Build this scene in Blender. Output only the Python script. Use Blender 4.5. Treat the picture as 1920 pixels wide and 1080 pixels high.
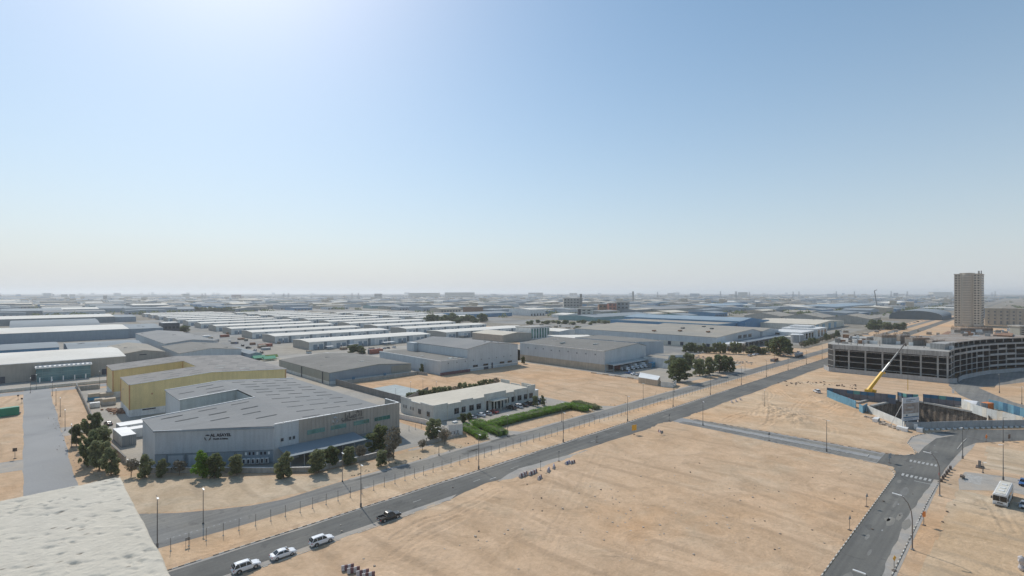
import bpy, bmesh, math, random
import numpy as np
from mathutils import Vector, Matrix

sc = bpy.context.scene
for o in list(bpy.data.objects):
    bpy.data.objects.remove(o)
R = math.radians
rnd = random.Random(7)

# ------------------------------------------------------------------ camera, world, sun, exposure
# world axes: +X runs along the main road (away to the right), +Y across it (away to the left), metres
CAMH, FPX, HOR, CXP = 48.0, 942.0, 549.0, 960.0
YAW = R(45.8)
cam = bpy.data.cameras.new('camera'); camo = bpy.data.objects.new('camera', cam)
sc.collection.objects.link(camo); sc.camera = camo
camo.location = (0, 0, CAMH); camo.rotation_euler = (R(90), 0, -(math.pi/2 - YAW))
cam.sensor_width = 36; cam.lens = FPX/1920*36; cam.shift_y = (HOR-540)/1920
cam.clip_start = .05; cam.clip_end = 90000
cam.dof.use_dof = True; cam.dof.focus_distance = 140; cam.dof.aperture_fstop = 5.6

SUN_AZ, SUN_EL = R(12.5), R(44.0)      # azimuth from +Y towards +X
w = bpy.data.worlds.new('World'); sc.world = w; w.use_nodes = True
wn = w.node_tree; sky = wn.nodes.new('ShaderNodeTexSky'); sky.sky_type = 'NISHITA'
sky.sun_disc = False; sky.sun_elevation = SUN_EL; sky.sun_rotation = SUN_AZ
sky.altitude = 0; sky.air_density = 1.0; sky.dust_density = .8; sky.ozone_density = 2.0
wn.nodes['Background'].inputs[1].default_value = .117
# dusty air: towards the horizon, all the way round, the blue fades to an even pale grey
_tc = wn.nodes.new('ShaderNodeTexCoord'); _sx = wn.nodes.new('ShaderNodeSeparateXYZ'); wn.links.new(_tc.outputs['Generated'], _sx.inputs[0])
_cl = wn.nodes.new('ShaderNodeMath'); _cl.operation = 'MAXIMUM'; _cl.inputs[1].default_value = 0; wn.links.new(_sx.outputs['Z'], _cl.inputs[0])
_mu = wn.nodes.new('ShaderNodeMath'); _mu.operation = 'MULTIPLY'; _mu.inputs[1].default_value = -3.5; wn.links.new(_cl.outputs[0], _mu.inputs[0])
_ex = wn.nodes.new('ShaderNodeMath'); _ex.operation = 'EXPONENT'; wn.links.new(_mu.outputs[0], _ex.inputs[0])
_fa = wn.nodes.new('ShaderNodeMath'); _fa.operation = 'MULTIPLY'; _fa.inputs[1].default_value = .96; wn.links.new(_ex.outputs[0], _fa.inputs[0])
_mx = wn.nodes.new('ShaderNodeMix'); _mx.data_type = 'RGBA'; wn.links.new(_fa.outputs[0], _mx.inputs[0]); _hs = wn.nodes.new('ShaderNodeHueSaturation'); _hs.inputs['Saturation'].default_value = 1.2; _hs.inputs['Hue'].default_value = .487; wn.links.new(sky.outputs[0], _hs.inputs['Color']); wn.links.new(_hs.outputs[0], _mx.inputs[6])
_mx.inputs[7].default_value = (4.85, 5.25, 5.6, 1)
wn.links.new(_mx.outputs[2], wn.nodes['Background'].inputs[0])
sl = bpy.data.lights.new('sun', 'SUN'); sl.energy = 2.9; sl.angle = R(.53); sl.color = (1, .945, .86)
so = bpy.data.objects.new('sun', sl); sc.collection.objects.link(so)
sd = Vector((math.sin(SUN_AZ)*math.cos(SUN_EL), math.cos(SUN_AZ)*math.cos(SUN_EL), math.sin(SUN_EL)))
so.rotation_euler = sd.to_track_quat('Z', 'Y').to_euler()
sc.view_settings.view_transform = 'Standard'; sc.view_settings.look = 'None'
sc.view_settings.exposure = .12; sc.view_settings.gamma = 1; sc.view_settings.use_curve_mapping = False
sc.cycles.max_bounces = 6; sc.cycles.diffuse_bounces = 3; sc.cycles.glossy_bounces = 2
sc.cycles.transmission_bounces = 2; sc.cycles.volume_bounces = 1; sc.cycles.transparent_max_bounces = 8
sc.cycles.use_denoising = True

# ------------------------------------------------------------------ survey helpers
CS, SN = math.cos(YAW), math.sin(YAW)
def g(u, v, z=0.0):
    """a bearing taken from the roof (column u, row v) met with the level z: site coordinates"""
    y = FPX*(CAMH-z)/(v-HOR); x = (u-CXP)*y/FPX
    return (x*SN + y*CS, -x*CS + y*SN)
def onwall(A, B, u, v):
    """where the same bearing meets the vertical wall A-B: (distance from A, height)"""
    rx, ry = (u-CXP)/FPX, 1.0
    d = (rx*SN + ry*CS, -rx*CS + ry*SN)
    L = math.hypot(B[0]-A[0], B[1]-A[1]); e = ((B[0]-A[0])/L, (B[1]-A[1])/L)
    den = d[0]*e[1]-d[1]*e[0]
    k = (A[0]*e[1]-A[1]*e[0])/den
    q = (k*d[0], k*d[1])
    return ((q[0]-A[0])*e[0]+(q[1]-A[1])*e[1], CAMH-(v-HOR)/FPX*k)
def inview(x, y, m=30):
    cx = x*SN-y*CS; cy = x*CS+y*SN
    return cy > 5 and abs(cx) < 1.03*cy+m

# ------------------------------------------------------------------ materials
def mat(name, col, rough=.8, metal=0, var=.12, scale=.25, var2=.08, scale2=4.0, streak=0, bump=0, bscale=8, spec=None, tint=None, ribs=None, hue=None, trans=0, along=0, specks=None):
    m = bpy.data.materials.new(name); m.use_nodes = True
    nt = m.node_tree; N = nt.nodes; Lk = nt.links; b = N['Principled BSDF']
    b.inputs['Roughness'].default_value = rough; b.inputs['Metallic'].default_value = metal
    if spec is not None: b.inputs['Specular IOR Level'].default_value = spec
    geo = N.new('ShaderNodeNewGeometry')
    def noise(sv, det=4, vec=None, dist=0):
        n = N.new('ShaderNodeTexNoise'); n.inputs['Scale'].default_value = sv; n.inputs['Detail'].default_value = det
        n.inputs['Distortion'].default_value = dist
        Lk.new(vec or geo.outputs['Position'], n.inputs['Vector']); return n
    def mix(a, bb, fac, mode='MIX'):
        x = N.new('ShaderNodeMix'); x.data_type = 'RGBA'; x.blend_type = mode
        for s, val in ((6, a), (7, bb)):
            if isinstance(val, tuple): x.inputs[s].default_value = (*val[:3], 1)
            else: Lk.new(val, x.inputs[s])
        if isinstance(fac, (int, float)): x.inputs[0].default_value = fac
        else: Lk.new(fac, x.inputs[0])
        return x.outputs[2]
    def ramp(src, lo, hi):
        r = N.new('ShaderNodeMapRange'); r.inputs[1].default_value = lo; r.inputs[2].default_value = hi
        Lk.new(src, r.inputs[0]); return r.outputs[0]
    c = tuple(col)
    lo = tuple(max(0, x*(1-var)) for x in c); hi = tuple(min(1, x*(1+var)) for x in c)
    n1 = noise(scale, 5, dist=.4)
    out = mix(lo, hi, ramp(n1.outputs[0], .3, .7))
    if tint:
        n3 = noise(scale*.37, 3, dist=.8)
        out = mix(out, tuple(tint), ramp(n3.outputs[0], .42, .7))
    if var2:
        n2 = noise(scale2, 4)
        lo2, hi2 = (1-var2,)*3, (1+var2,)*3
        f = mix(lo2, hi2, ramp(n2.outputs[0], .3, .7)); 
        out = mix(out, f, 1.0, 'MULTIPLY')
    if streak:
        mp = N.new('ShaderNodeMapping'); mp.inputs['Scale'].default_value = (1, 1, .08)
        Lk.new(geo.outputs['Position'], mp.inputs[0])
        n4 = noise(1.4, 3, mp.outputs[0])
        out = mix(out, mix((1-streak,)*3, (1, 1, 1), ramp(n4.outputs[0], .38, .6)), 1.0, 'MULTIPLY')
    if along:
        mp = N.new('ShaderNodeMapping'); mp.inputs['Scale'].default_value = (.025, 1, 1)
        Lk.new(geo.outputs['Position'], mp.inputs[0])
        n5 = noise(.9, 5, mp.outputs[0])
        out = mix(out, mix((1-along,)*3, (1+along, 1+along, 1+along*.8), ramp(n5.outputs[0], .33, .67)), 1.0, 'MULTIPLY')
        n6 = noise(.16, 4, dist=2.5)
        out = mix(out, mix((1, 1, 1), (.82, .82, .83), ramp(n6.outputs[0], .60, .64)), 1.0, 'MULTIPLY')
    if specks:
        vo = N.new('ShaderNodeTexVoronoi'); vo.inputs['Scale'].default_value = specks[0]; mp = N.new('ShaderNodeMapping'); mp.inputs['Rotation'].default_value = (0, 0, .8); mp.inputs['Scale'].default_value = (.55, 1.5, 1)
        Lk.new(geo.outputs['Position'], mp.inputs[0]); Lk.new(mp.outputs[0], vo.inputs['Vector'])
        nn = noise(specks[0]*.35, 2)
        mm = N.new('ShaderNodeMath'); mm.operation = 'ADD'; Lk.new(vo.outputs['Distance'], mm.inputs[0]); Lk.new(ramp(nn.outputs[0], .48, .60), mm.inputs[1])
        out = mix(specks[1], out, ramp(mm.outputs[0], .07, .17))
    if ribs:
        per, axis, amt = ribs
        wv = N.new('ShaderNodeTexWave'); wv.wave_type = 'BANDS'; wv.bands_direction = axis
        wv.inputs['Scale'].default_value = 6.2832/per/20*1.0; wv.inputs['Distortion'].default_value = 0
        Lk.new(geo.outputs['Position'], wv.inputs[0])
        bp = N.new('ShaderNodeBump'); bp.inputs['Strength'].default_value = amt; bp.inputs['Distance'].default_value = .05
        Lk.new(wv.outputs['Fac'], bp.inputs['Height']); Lk.new(bp.outputs[0], b.inputs['Normal'])
    if bump:
        nb = noise(bscale, 5)
        bp = N.new('ShaderNodeBump'); bp.inputs['Strength'].default_value = 1; bp.inputs['Distance'].default_value = bump
        Lk.new(nb.outputs[0], bp.inputs['Height']); Lk.new(bp.outputs[0], b.inputs['Normal'])
    Lk.new(out, b.inputs['Base Color'])
    if trans:
        t = N.new('ShaderNodeBsdfTranslucent'); Lk.new(out, t.inputs[0]); ms = N.new('ShaderNodeMixShader'); ms.inputs[0].default_value = trans
        Lk.new(b.outputs[0], ms.inputs[1]); Lk.new(t.outputs[0], ms.inputs[2]); Lk.new(ms.outputs[0], N['Material Output'].inputs[0])
    return m

def sandmat(name, c1, c2, c3, tracks=0.5, tscale=1.0, fine=.5):
    """dry ground: three tones of sand in broad patches, scuffed drifts, faint wheel tracks and grit"""
    m = bpy.data.materials.new(name); m.use_nodes = True
    nt = m.node_tree; N = nt.nodes; Lk = nt.links; b = N['Principled BSDF']
    b.inputs['Roughness'].default_value = .95; b.inputs['Specular IOR Level'].default_value = .1
    geo = N.new('ShaderNodeNewGeometry')
    def nz(s, det=5, dist=0, scl=None, rot=0):
        v = geo.outputs['Position']
        if scl:
            mp = N.new('ShaderNodeMapping'); mp.inputs['Scale'].default_value = scl; mp.inputs['Rotation'].default_value = (0, 0, rot)
            Lk.new(v, mp.inputs[0]); v = mp.outputs[0]
        n = N.new('ShaderNodeTexNoise'); n.inputs['Scale'].default_value = s; n.inputs['Detail'].default_value = det
        n.inputs['Distortion'].default_value = dist; n.inputs['Roughness'].default_value = .6
        Lk.new(v, n.inputs['Vector']); return n.outputs[0]
    def rg(src, lo, hi, a=0., z=1.):
        r = N.new('ShaderNodeMapRange'); r.inputs[1].default_value = lo; r.inputs[2].default_value = hi
        r.inputs[3].default_value = a; r.inputs[4].default_value = z; Lk.new(src, r.inputs[0]); return r.outputs[0]
    def mix(a, bb, fac, mode='MIX'):
        x = N.new('ShaderNodeMix'); x.data_type = 'RGBA'; x.blend_type = mode
        for s, val in ((6, a), (7, bb)):
            if isinstance(val, tuple): x.inputs[s].default_value = (*val[:3], 1)
            else: Lk.new(val, x.inputs[s])
        if isinstance(fac, (int, float)): x.inputs[0].default_value = fac
        else: Lk.new(fac, x.inputs[0])
        return x.outputs[2]
    def gray(src): return src
    o = mix(c1, c2, rg(nz(.028, 4, .6), .38, .62))
    o = mix(o, c3, rg(nz(.05, 5, 1.2), .50, .72, 0, .75))
    o = mix(o, (c1[0]*1.03, c1[1]*.93, c1[2]*.82), rg(nz(.013, 4, .8), .5, .64, 0, .75))
    # broad drifts and scraped streaks
    s1 = nz(.13, 7, .9, (1, .62, 1), .7)
    o = mix(o, mix((.88, .86, .83), (1.10, 1.10, 1.10), rg(s1, .36, .64)), 1., 'MULTIPLY')
    o = mix(o, mix((1, 1, 1), (.86, .85, .84), rg(nz(.35, 6, 2.5), .58, .68, 0, .7)), 1., 'MULTIPLY')
    o = mix(o, tuple(min(1, x*1.15) for x in c2), rg(nz(.22, 5, 1.8), .64, .76, 0, .6))
    s2 = nz(.9, 5, .8)
    o = mix(o, mix((.92, .92, .91), (1.07, 1.07, 1.07), rg(s2, .35, .65)), 1., 'MULTIPLY')
    if tracks:
        wv = N.new('ShaderNodeTexWave'); wv.wave_type = 'BANDS'; wv.inputs['Scale'].default_value = .035*tscale
        wv.inputs['Distortion'].default_value = 14; wv.inputs['Detail'].default_value = 2; wv.inputs['Detail Scale'].default_value = .18
        Lk.new(geo.outputs['Position'], wv.inputs[0])
        band = rg(wv.outputs['Fac'], .86, .97)
        mk = rg(nz(.03, 3, .5), .44, .56)
        mm = N.new('ShaderNodeMath'); mm.operation = 'MULTIPLY'; Lk.new(band, mm.inputs[0]); Lk.new(mk, mm.inputs[1])
        m2 = N.new('ShaderNodeMath'); m2.operation = 'MULTIPLY'; m2.inputs[1].default_value = tracks; Lk.new(mm.outputs[0], m2.inputs[0])
        o = mix(o, tuple(x*.72 for x in c1), m2.outputs[0])
    # grit and small stones
    vo = N.new('ShaderNodeTexVoronoi'); vo.inputs['Scale'].default_value = .55; Lk.new(geo.outputs['Position'], vo.inputs['Vector'])
    o = mix(tuple(x*.62 for x in c1), o, rg(vo.outputs['Distance'], .02, .06))
    Lk.new(o, b.inputs['Base Color'])
    ad = N.new('ShaderNodeMath'); ad.operation = 'ADD'; Lk.new(s1, ad.inputs[0]); Lk.new(rg(nz(2.2, 5), 0, 1, 0, fine*.35), ad.inputs[1])
    bp = N.new('ShaderNodeBump'); bp.inputs['Strength'].default_value = 1.; bp.inputs['Distance'].default_value = .7
    Lk.new(ad.outputs[0], bp.inputs['Height']); Lk.new(bp.outputs[0], b.inputs['Normal'])
    return m

M = {}
M['sand'] = sandmat('sand', (.55, .386, .25), (.58, .417, .28), (.52, .408, .29))
M['sand_orange'] = sandmat('sand_orange', (.60, .415, .262), (.59, .435, .29), (.62, .485, .345), tracks=.2)
M['sand_grey'] = sandmat('sand_grey', (.52, .40, .275), (.56, .445, .32), (.46, .39, .295), tracks=.6)
M['far_ground'] = sandmat('far_ground', (.23, .21, .18), (.30, .27, .225), (.15, .155, .125), tracks=0)
M['asphalt'] = mat('asphalt', (.135, .134, .126), .9, var=.16, scale=.11, var2=.08, scale2=2.5, along=.12, tint=(.185, .178, .16), bump=.01, bscale=20, spec=.2)
M['asphalt_old'] = mat('asphalt_old', (.19, .187, .178), .9, var=.14, scale=.12, var2=.08, scale2=2.2, along=.12, tint=(.25, .235, .205), bump=.01, bscale=20, spec=.2)
M['asphalt_pale'] = mat('asphalt_pale', (.29, .29, .285), .9, var=.09, scale=.10, var2=.06, scale2=2.2, tint=(.34, .335, .325), bump=.01, bscale=20, spec=.2)
M['dusty'] = mat('dusty', (.34, .32, .29), .95, var=.14, scale=.4, var2=.08, scale2=3, tint=(.42, .36, .29))
M['yard'] = mat('yard', (.33, .31, .275), .95, var=.16, scale=.08, var2=.1, scale2=1.2, tint=(.42, .36, .28))
M['yard_far'] = mat('yard_far', (.215, .215, .205), .95, var=.25, scale=.02, var2=.16, scale2=.15, tint=(.31, .275, .22))
M['kerb_white'] = mat('kerb_white', (.56, .53, .47), .9, var=.25, scale=.9)
M['kerb_black'] = mat('kerb_black', (.19, .165, .135), .9, var=.3, scale=1)
M['kerb_stone'] = mat('kerb_stone', (.5, .46, .4), .9)
M['paint'] = mat('paint', (.42, .42, .40), .85, var=.3, scale=1.5, var2=.3, scale2=6)
M['plaster'] = mat('plaster', (.60, .545, .445), .95, var=.07, scale=3, var2=.06, scale2=22, bump=.004, bscale=60, tint=(.57, .525, .44), specks=(20, (.20, .165, .125)))
M['white'] = mat('white', (.74, .73, .70), .6, streak=.1)
M['cream'] = mat('cream', (.66, .62, .53), .8, streak=.12)
M['office_cream'] = mat('office_cream', (.60, .585, .53), .8, streak=.1)
M['tan'] = mat('tan', (.50, .42, .32), .85, streak=.14)
M['clad_blue_grey'] = mat('clad_blue_grey', (.46, .50, .53), .6, var=.06, scale=.15, streak=.1, ribs=(1.0, 'X', .5))
M['clad_pale'] = mat('clad_pale', (.54, .57, .58), .6, var=.06, scale=.15, streak=.1)
M['clad_brown'] = mat('clad_brown', (.40, .365, .315), .6, var=.06, scale=.3, streak=.12)
M['clad_dark'] = mat('clad_dark', (.20, .23, .25), .5, var=.08, streak=.1)
M['clad_greygreen'] = mat('clad_greygreen', (.30, .31, .275), .6, var=.06, streak=.1)
M['clad_slate'] = mat('clad_slate', (.26, .32, .37), .55, var=.06, streak=.08)
M['clad_teal'] = mat('clad_teal', (.16, .30, .31), .5, var=.08)
M['clad_lightgreen'] = mat('clad_lightgreen', (.43, .47, .455), .7, var=.05, streak=.12)
M['yellow_clad'] = mat('yellow_clad', (.74, .585, .285), .7, var=.06, scale=.2, streak=.08)
M['yellow_trim'] = mat('yellow_trim', (.52, .27, .13), .6)
M['blue_wall'] = mat('blue_wall', (.07, .22, .38), .6, var=.1, scale=.1, streak=.1)
M['blue_pale'] = mat('blue_pale', (.20, .36, .48), .6, var=.1, streak=.1)
M['roof_grey'] = mat('roof_grey', (.235, .24, .238), .85, var=.07, scale=.06, var2=.04, scale2=.8, tint=(.27, .268, .26), spec=.2, ribs=(1.0, 'Y', .35))
M['roof_brown'] = mat('roof_brown', (.215, .207, .188), .9, var=.10, scale=.08, var2=.08, scale2=1, spec=.2)
M['roof_yell'] = mat('roof_yell', (.27, .255, .238), .9, var=.08, scale=.06, var2=.06, scale2=.8, spec=.2, ribs=(1.0, 'Y', .35))
M['roof_white'] = mat('roof_white', (.76, .73, .66), .9, var=.05, scale=.05, var2=.05, scale2=.6, tint=(.68, .64, .565), spec=.1)
M['roof_cream'] = mat('roof_cream', (.61, .555, .46), .9, var=.07, scale=.08, var2=.06, scale2=.7, spec=.1)
M['roof_tan'] = mat('roof_tan', (.37, .335, .28), .9, var=.1, scale=.06, var2=.08, scale2=.7, tint=(.32, .305, .27), spec=.1)
M['roof_blue'] = mat('roof_blue', (.26, .34, .40), .85, var=.1, scale=.05, spec=.2)
M['roof_slate'] = mat('roof_slate', (.25, .285, .305), .85, var=.1, scale=.05, spec=.2)
M['edge_white'] = mat('edge_white', (.80, .79, .76), .4)
M['sky_strip'] = mat('sky_strip', (.17, .175, .175), .95, var=.2, scale=.5, spec=.1)
M['sky_strip_pale'] = mat('sky_strip_pale', (.50, .51, .48), .8, spec=.1)
M['concrete'] = mat('concrete', (.40, .385, .35), .9, var=.12, scale=.2, streak=.2, var2=.1, scale2=1.5)
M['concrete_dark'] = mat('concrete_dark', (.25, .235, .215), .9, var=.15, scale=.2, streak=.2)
M['rust'] = mat('rust', (.27, .15, .09), .9, var=.3, scale=.5, var2=.2, scale2=3)
M['formwork'] = mat('formwork', (.25, .195, .15), .9, var=.35, scale=.25, var2=.3, scale2=1.5, tint=(.36, .34, .31))
M['tower_wall'] = mat('tower_wall', (.55, .50, .42), .8, var=.05, streak=.06)
M['tower_band'] = mat('tower_band', (.44, .40, .335), .8, var=.05)
M['glass_dark'] = mat('glass_dark', (.03, .04, .05), .12, var=.3, scale=.3, spec=.6)
M['glass_green'] = mat('glass_green', (.04, .15, .12), .1, var=.5, scale=.25, spec=.7, tint=(.25, .42, .37))
M['glass_teal'] = mat('glass_teal', (.045, .16, .19), .15, var=.35, scale=.16, spec=.7, tint=(.10, .25, .28))
M['glass_black'] = mat('glass_black', (.015, .018, .02), .08, spec=.6)
M['frame_grey'] = mat('frame_grey', (.35, .36, .36), .6)
M['door_dark'] = mat('door_dark', (.06, .07, .09), .7)
M['door_blue'] = mat('door_blue', (.10, .22, .34), .6)
M['car_white'] = mat('car_white', (.80, .81, .82), .25, var=0.01, var2=0, spec=.6)
M['car_silver'] = mat('car_silver', (.42, .44, .46), .3, metal=.4, var=0.01, var2=0)
M['car_dark'] = mat('car_dark', (.055, .06, .06), .3, var=0.01, var2=0, spec=.6)
M['car_red'] = mat('car_red', (.33, .045, .04), .3, var=0.01, var2=0, spec=.6)
M['car_blue'] = mat('car_blue', (.05, .13, .30), .3, var=0.01, var2=0, spec=.6)
M['tyre'] = mat('tyre', (.025, .025, .025), .9)
M['rim'] = mat('rim', (.45, .46, .47), .4, metal=.6)
M['light_red'] = mat('light_red', (.45, .02, .02), .3)
M['light_clear'] = mat('light_clear', (.75, .78, .8), .15)
M['galv'] = mat('galv', (.42, .43, .43), .5, metal=.3)
M['pole_brown'] = mat('pole_brown', (.20, .17, .15), .7)
M['pole_dark'] = mat('pole_dark', (.13, .125, .12), .7)
M['post'] = mat('post', (.12, .115, .11), .8)
M['crane_yellow'] = mat('crane_yellow', (.72, .42, .03), .5)
M['sign_orange'] = mat('sign_orange', (.75, .22, .04), .5)
M['sign_yellow'] = mat('sign_yellow', (.70, .38, .04), .5)
M['sign_red'] = mat('sign_red', (.5, .03, .03), .5)
M['sign_back'] = mat('sign_back', (.22, .23, .23), .6)
M['barrier_red'] = mat('barrier_red', (.19, .10, .10), .8, var=.25, scale=2)
M['barrier_white'] = mat('barrier_white', (.52, .49, .48), .8, var=.15, scale=2)
M['barrier_blue'] = mat('barrier_blue', (.10, .14, .33), .7)
M['hoard_blue'] = mat('hoard_blue', (.045, .15, .25), .7, var=.25, scale=.3, streak=.1)
M['hoard_light'] = mat('hoard_light', (.12, .29, .40), .7, var=.2, scale=.3, streak=.15)
M['hoard_white'] = mat('hoard_white', (.60, .61, .58), .6, var=.12, scale=.4)
M['hoard_grey'] = mat('hoard_grey', (.38, .39, .39), .7, var=.12, scale=.4, streak=.1)
M['hoard_dark'] = mat('hoard_dark', (.16, .16, .18), .6, var=.2, scale=.4)
M['hoard_green'] = mat('hoard_green', (.10, .30, .27), .6, var=.2, scale=.4)
M['print_photo'] = mat('print_photo', (.29, .26, .24), .6, var=.3, scale=.6)
M['print_blue'] = mat('print_blue', (.04, .12, .22), .6)
M['print_pale'] = mat('print_pale', (.52, .56, .6), .6)
M['logo_grey'] = mat('logo_grey', (.16, .15, .14), .5)
M['logo_pale'] = mat('logo_pale', (.47, .45, .42), .4)
M['ink'] = mat('ink', (.02, .025, .04), .5)
M['container_rust'] = mat('container_rust', (.36, .12, .08), .7, var=.2, scale=.4)
M['container_blue'] = mat('container_blue', (.04, .24, .40), .6)
M['container_green'] = mat('container_green', (.03, .25, .15), .6)
M['pit_wall'] = mat('pit_wall', (.25, .20, .155), .95, var=.45, scale=.35, var2=.35, scale2=2.5, streak=.4, bump=.15, bscale=1.5)
M['rubble'] = mat('rubble', (.45, .38, .31), .95, var=.35, scale=1.5)
M['debris_dark'] = mat('debris_dark', (.13, .10, .08), .95, var=.4, scale=1)
M['bark'] = mat('bark', (.16, .12, .09), .95, var=.3, scale=3)
M['leaf_dark'] = mat('leaf_dark', (.15, .18, .08), .75, var=.4, scale=1.1, var2=.35, scale2=5, trans=.5)
M['leaf_mid'] = mat('leaf_mid', (.24, .26, .135), .75, var=.4, scale=1.1, var2=.35, scale2=5, trans=.5)
M['leaf_grey'] = mat('leaf_grey', (.23, .205, .15), .8, var=.35, scale=1.1, var2=.3, scale2=5, trans=.25)
M['leaf_bright'] = mat('leaf_bright', (.15, .29, .04), .7, var=.45, scale=.7, var2=.35, scale2=4, trans=.5, tint=(.20, .30, .05))
M['tent_green'] = mat('tent_green', (.06, .36, .20), .7)
M['cloth_white'] = mat('cloth_white', (.7, .7, .7), .8)
M['court'] = mat('court', (.38, .42, .41), .9, var=.12)

M['interior_shade'] = mat('interior_shade', (.045, .043, .042), .95, var=.3, scale=.3)  # shade inside the open concrete floors, put into the colour
M['frame_concrete'] = mat('frame_concrete', (.42, .41, .385), .9, var=.15, scale=.2, streak=.25, var2=.12, scale2=1.5)
M['hall_dark'] = mat('hall_dark', (.09, .125, .145), .8, var=.1)
# ------------------------------------------------------------------ mesh helpers
class MB:
    def __init__(s): s.v = []; s.f = []; s.m = []; s.mats = []
    def mi(s, m):
        m = M[m] if isinstance(m, str) else m
        if m not in s.mats: s.mats.append(m)
        return s.mats.index(m)
    def add(s, vs, fs, m):
        o = len(s.v); s.v += [tuple(x) for x in vs]; k = s.mi(m)
        for f in fs: s.f.append(tuple(i+o for i in f)); s.m.append(k)
        return s
    def box(s, x0, x1, y0, y1, z0, z1, m):
        return s.add([(x0,y0,z0),(x1,y0,z0),(x1,y1,z0),(x0,y1,z0),(x0,y0,z1),(x1,y0,z1),(x1,y1,z1),(x0,y1,z1)],
                     [(0,3,2,1),(4,5,6,7),(0,1,5,4),(1,2,6,5),(2,3,7,6),(3,0,4,7)], m)
    def obox(s, A, B, d0, d1, z0, z1, out0, out1, m):
        """box on the wall line A-B between distances d0,d1; out = distance to the right of A->B"""
        L = math.hypot(B[0]-A[0], B[1]-A[1]); e = ((B[0]-A[0])/L, (B[1]-A[1])/L); n = (e[1], -e[0])
        P = []
        for z in (z0, z1):
            for d, q in ((d0, out0), (d0, out1), (d1, out1), (d1, out0)):
                P.append((A[0]+e[0]*d+n[0]*q, A[1]+e[1]*d+n[1]*q, z))
        return s.add(P, [(0,3,2,1),(4,5,6,7),(0,1,5,4),(1,2,6,5),(2,3,7,6),(3,0,4,7)], m)
    def prism(s, pts, z0, z1, m, top=True, bottom=False, mtop=None):
        n = len(pts); zt = z1 if hasattr(z1, '__len__') else [z1]*n
        vs = [(p[0], p[1], z0) for p in pts]+[(p[0], p[1], zt[i]) for i, p in enumerate(pts)]
        s.add(vs, [(i, (i+1) % n, n+(i+1) % n, n+i) for i in range(n)], m)
        if top: s.add([(p[0], p[1], zt[i]) for i, p in enumerate(pts)], [tuple(range(n))], mtop or m)
        if bottom: s.add([(p[0], p[1], z0) for p in pts], [tuple(reversed(range(n)))], m)
        return s
    def bar(s, a, b, w, m, h=None):
        a = Vector(a); b = Vector(b); d = (b-a).normalized(); up = Vector((0,0,1)) if abs(d.z) < .9 else Vector((1,0,0))
        x = d.cross(up).normalized()*w/2; y = d.cross(x).normalized()*(h or w)/2
        P = [a-x-y, a+x-y, a+x+y, a-x+y, b-x-y, b+x-y, b+x+y, b-x+y]
        return s.add(P, [(0,3,2,1),(4,5,6,7),(0,1,5,4),(1,2,6,5),(2,3,7,6),(3,0,4,7)], m)
    def tube(s, pts, rs, m, n=8, cap=True):
        pts = [Vector(p) for p in pts]
        if not hasattr(rs, '__len__'): rs = [rs]*len(pts)
        vs = []
        for i, p in enumerate(pts):
            d = (pts[min(i+1, len(pts)-1)]-pts[max(i-1, 0)]).normalized()
            up = Vector((0,0,1)) if abs(d.z) < .9 else Vector((1,0,0))
            x = d.cross(up).normalized(); y = d.cross(x).normalized()
            for k in range(n):
                a = 2*math.pi*k/n; vs.append(p+x*math.cos(a)*rs[i]+y*math.sin(a)*rs[i])
        fs = []
        for i in range(len(pts)-1):
            for k in range(n):
                fs.append((i*n+k, i*n+(k+1) % n, (i+1)*n+(k+1) % n, (i+1)*n+k))
        if cap: fs += [tuple(reversed(range(n))), tuple(range((len(pts)-1)*n, len(pts)*n))]
        return s.add(vs, fs, m)
    def cyl(s, cx, cy, z0, z1, r, m, n=20, r1=None, top=None):
        s.tube([(cx, cy, z0), (cx, cy, z1)], [r, r if r1 is None else r1], m, n, cap=False)
        rr = r if r1 is None else r1
        s.add([(cx+rr*math.cos(2*math.pi*k/n), cy+rr*math.sin(2*math.pi*k/n), z1) for k in range(n)], [tuple(range(n))], top or m)
        return s
    def build(s, name, parent=None, smooth=False):
        me = bpy.data.meshes.new(name)
        o = bpy.data.objects.new(name, me); sc.collection.objects.link(o)
        off = Vector((0, 0, 0))
        if parent is not None:
            o.parent = parent; off = Vector(list(parent.get('_abs', (0, 0, 0))))
        me.from_pydata([tuple(Vector(v)-off) for v in s.v] if off.length else s.v, [], s.f)
        for m in s.mats: me.materials.append(m)
        if len(s.mats) > 1: me.polygons.foreach_set('material_index', s.m)
        if smooth: me.polygons.foreach_set('use_smooth', [True]*len(s.f))
        me.update()
        return o
def thing(name, label, cat, loc=(0,0,0), group=None, rz=0, absolute=True):
    o = bpy.data.objects.new(name, None); sc.collection.objects.link(o); o.empty_display_size = .5
    loc = (loc[0], loc[1], loc[2] if len(loc) > 2 else 0)
    o.location = loc; o.rotation_euler = (0, 0, rz)
    if absolute and rz == 0: o['_abs'] = loc
    o['label'] = label; o['category'] = cat
    if group: o['group'] = group
    return o
def tag(o, label=None, cat=None, group=None, kind=None):
    if label: o['label'] = label
    if cat: o['category'] = cat
    if group: o['group'] = group
    if kind: o['kind'] = kind
    return o
def sub(mb, name, part, top):
    """sub-part: parent is a part whose own origin sits on the thing's origin"""
    o = mb.build(name, top); o.parent = part; return o
KIDS = {}; PROTOS = set()
def copy_tree(o, parent=None):
    c = o.copy(); sc.collection.objects.link(c)
    if parent is not None: c.parent = parent
    for ch in KIDS.get(o.name, ()): copy_tree(ch, c)
    return c
def freeze(o):
    """remember the parts of a finished prototype so that it can be copied quickly"""
    if o.parent is None: PROTOS.add(o.name)
    ch = list(o.children); KIDS[o.name] = ch
    for c in ch: freeze(c)
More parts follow.
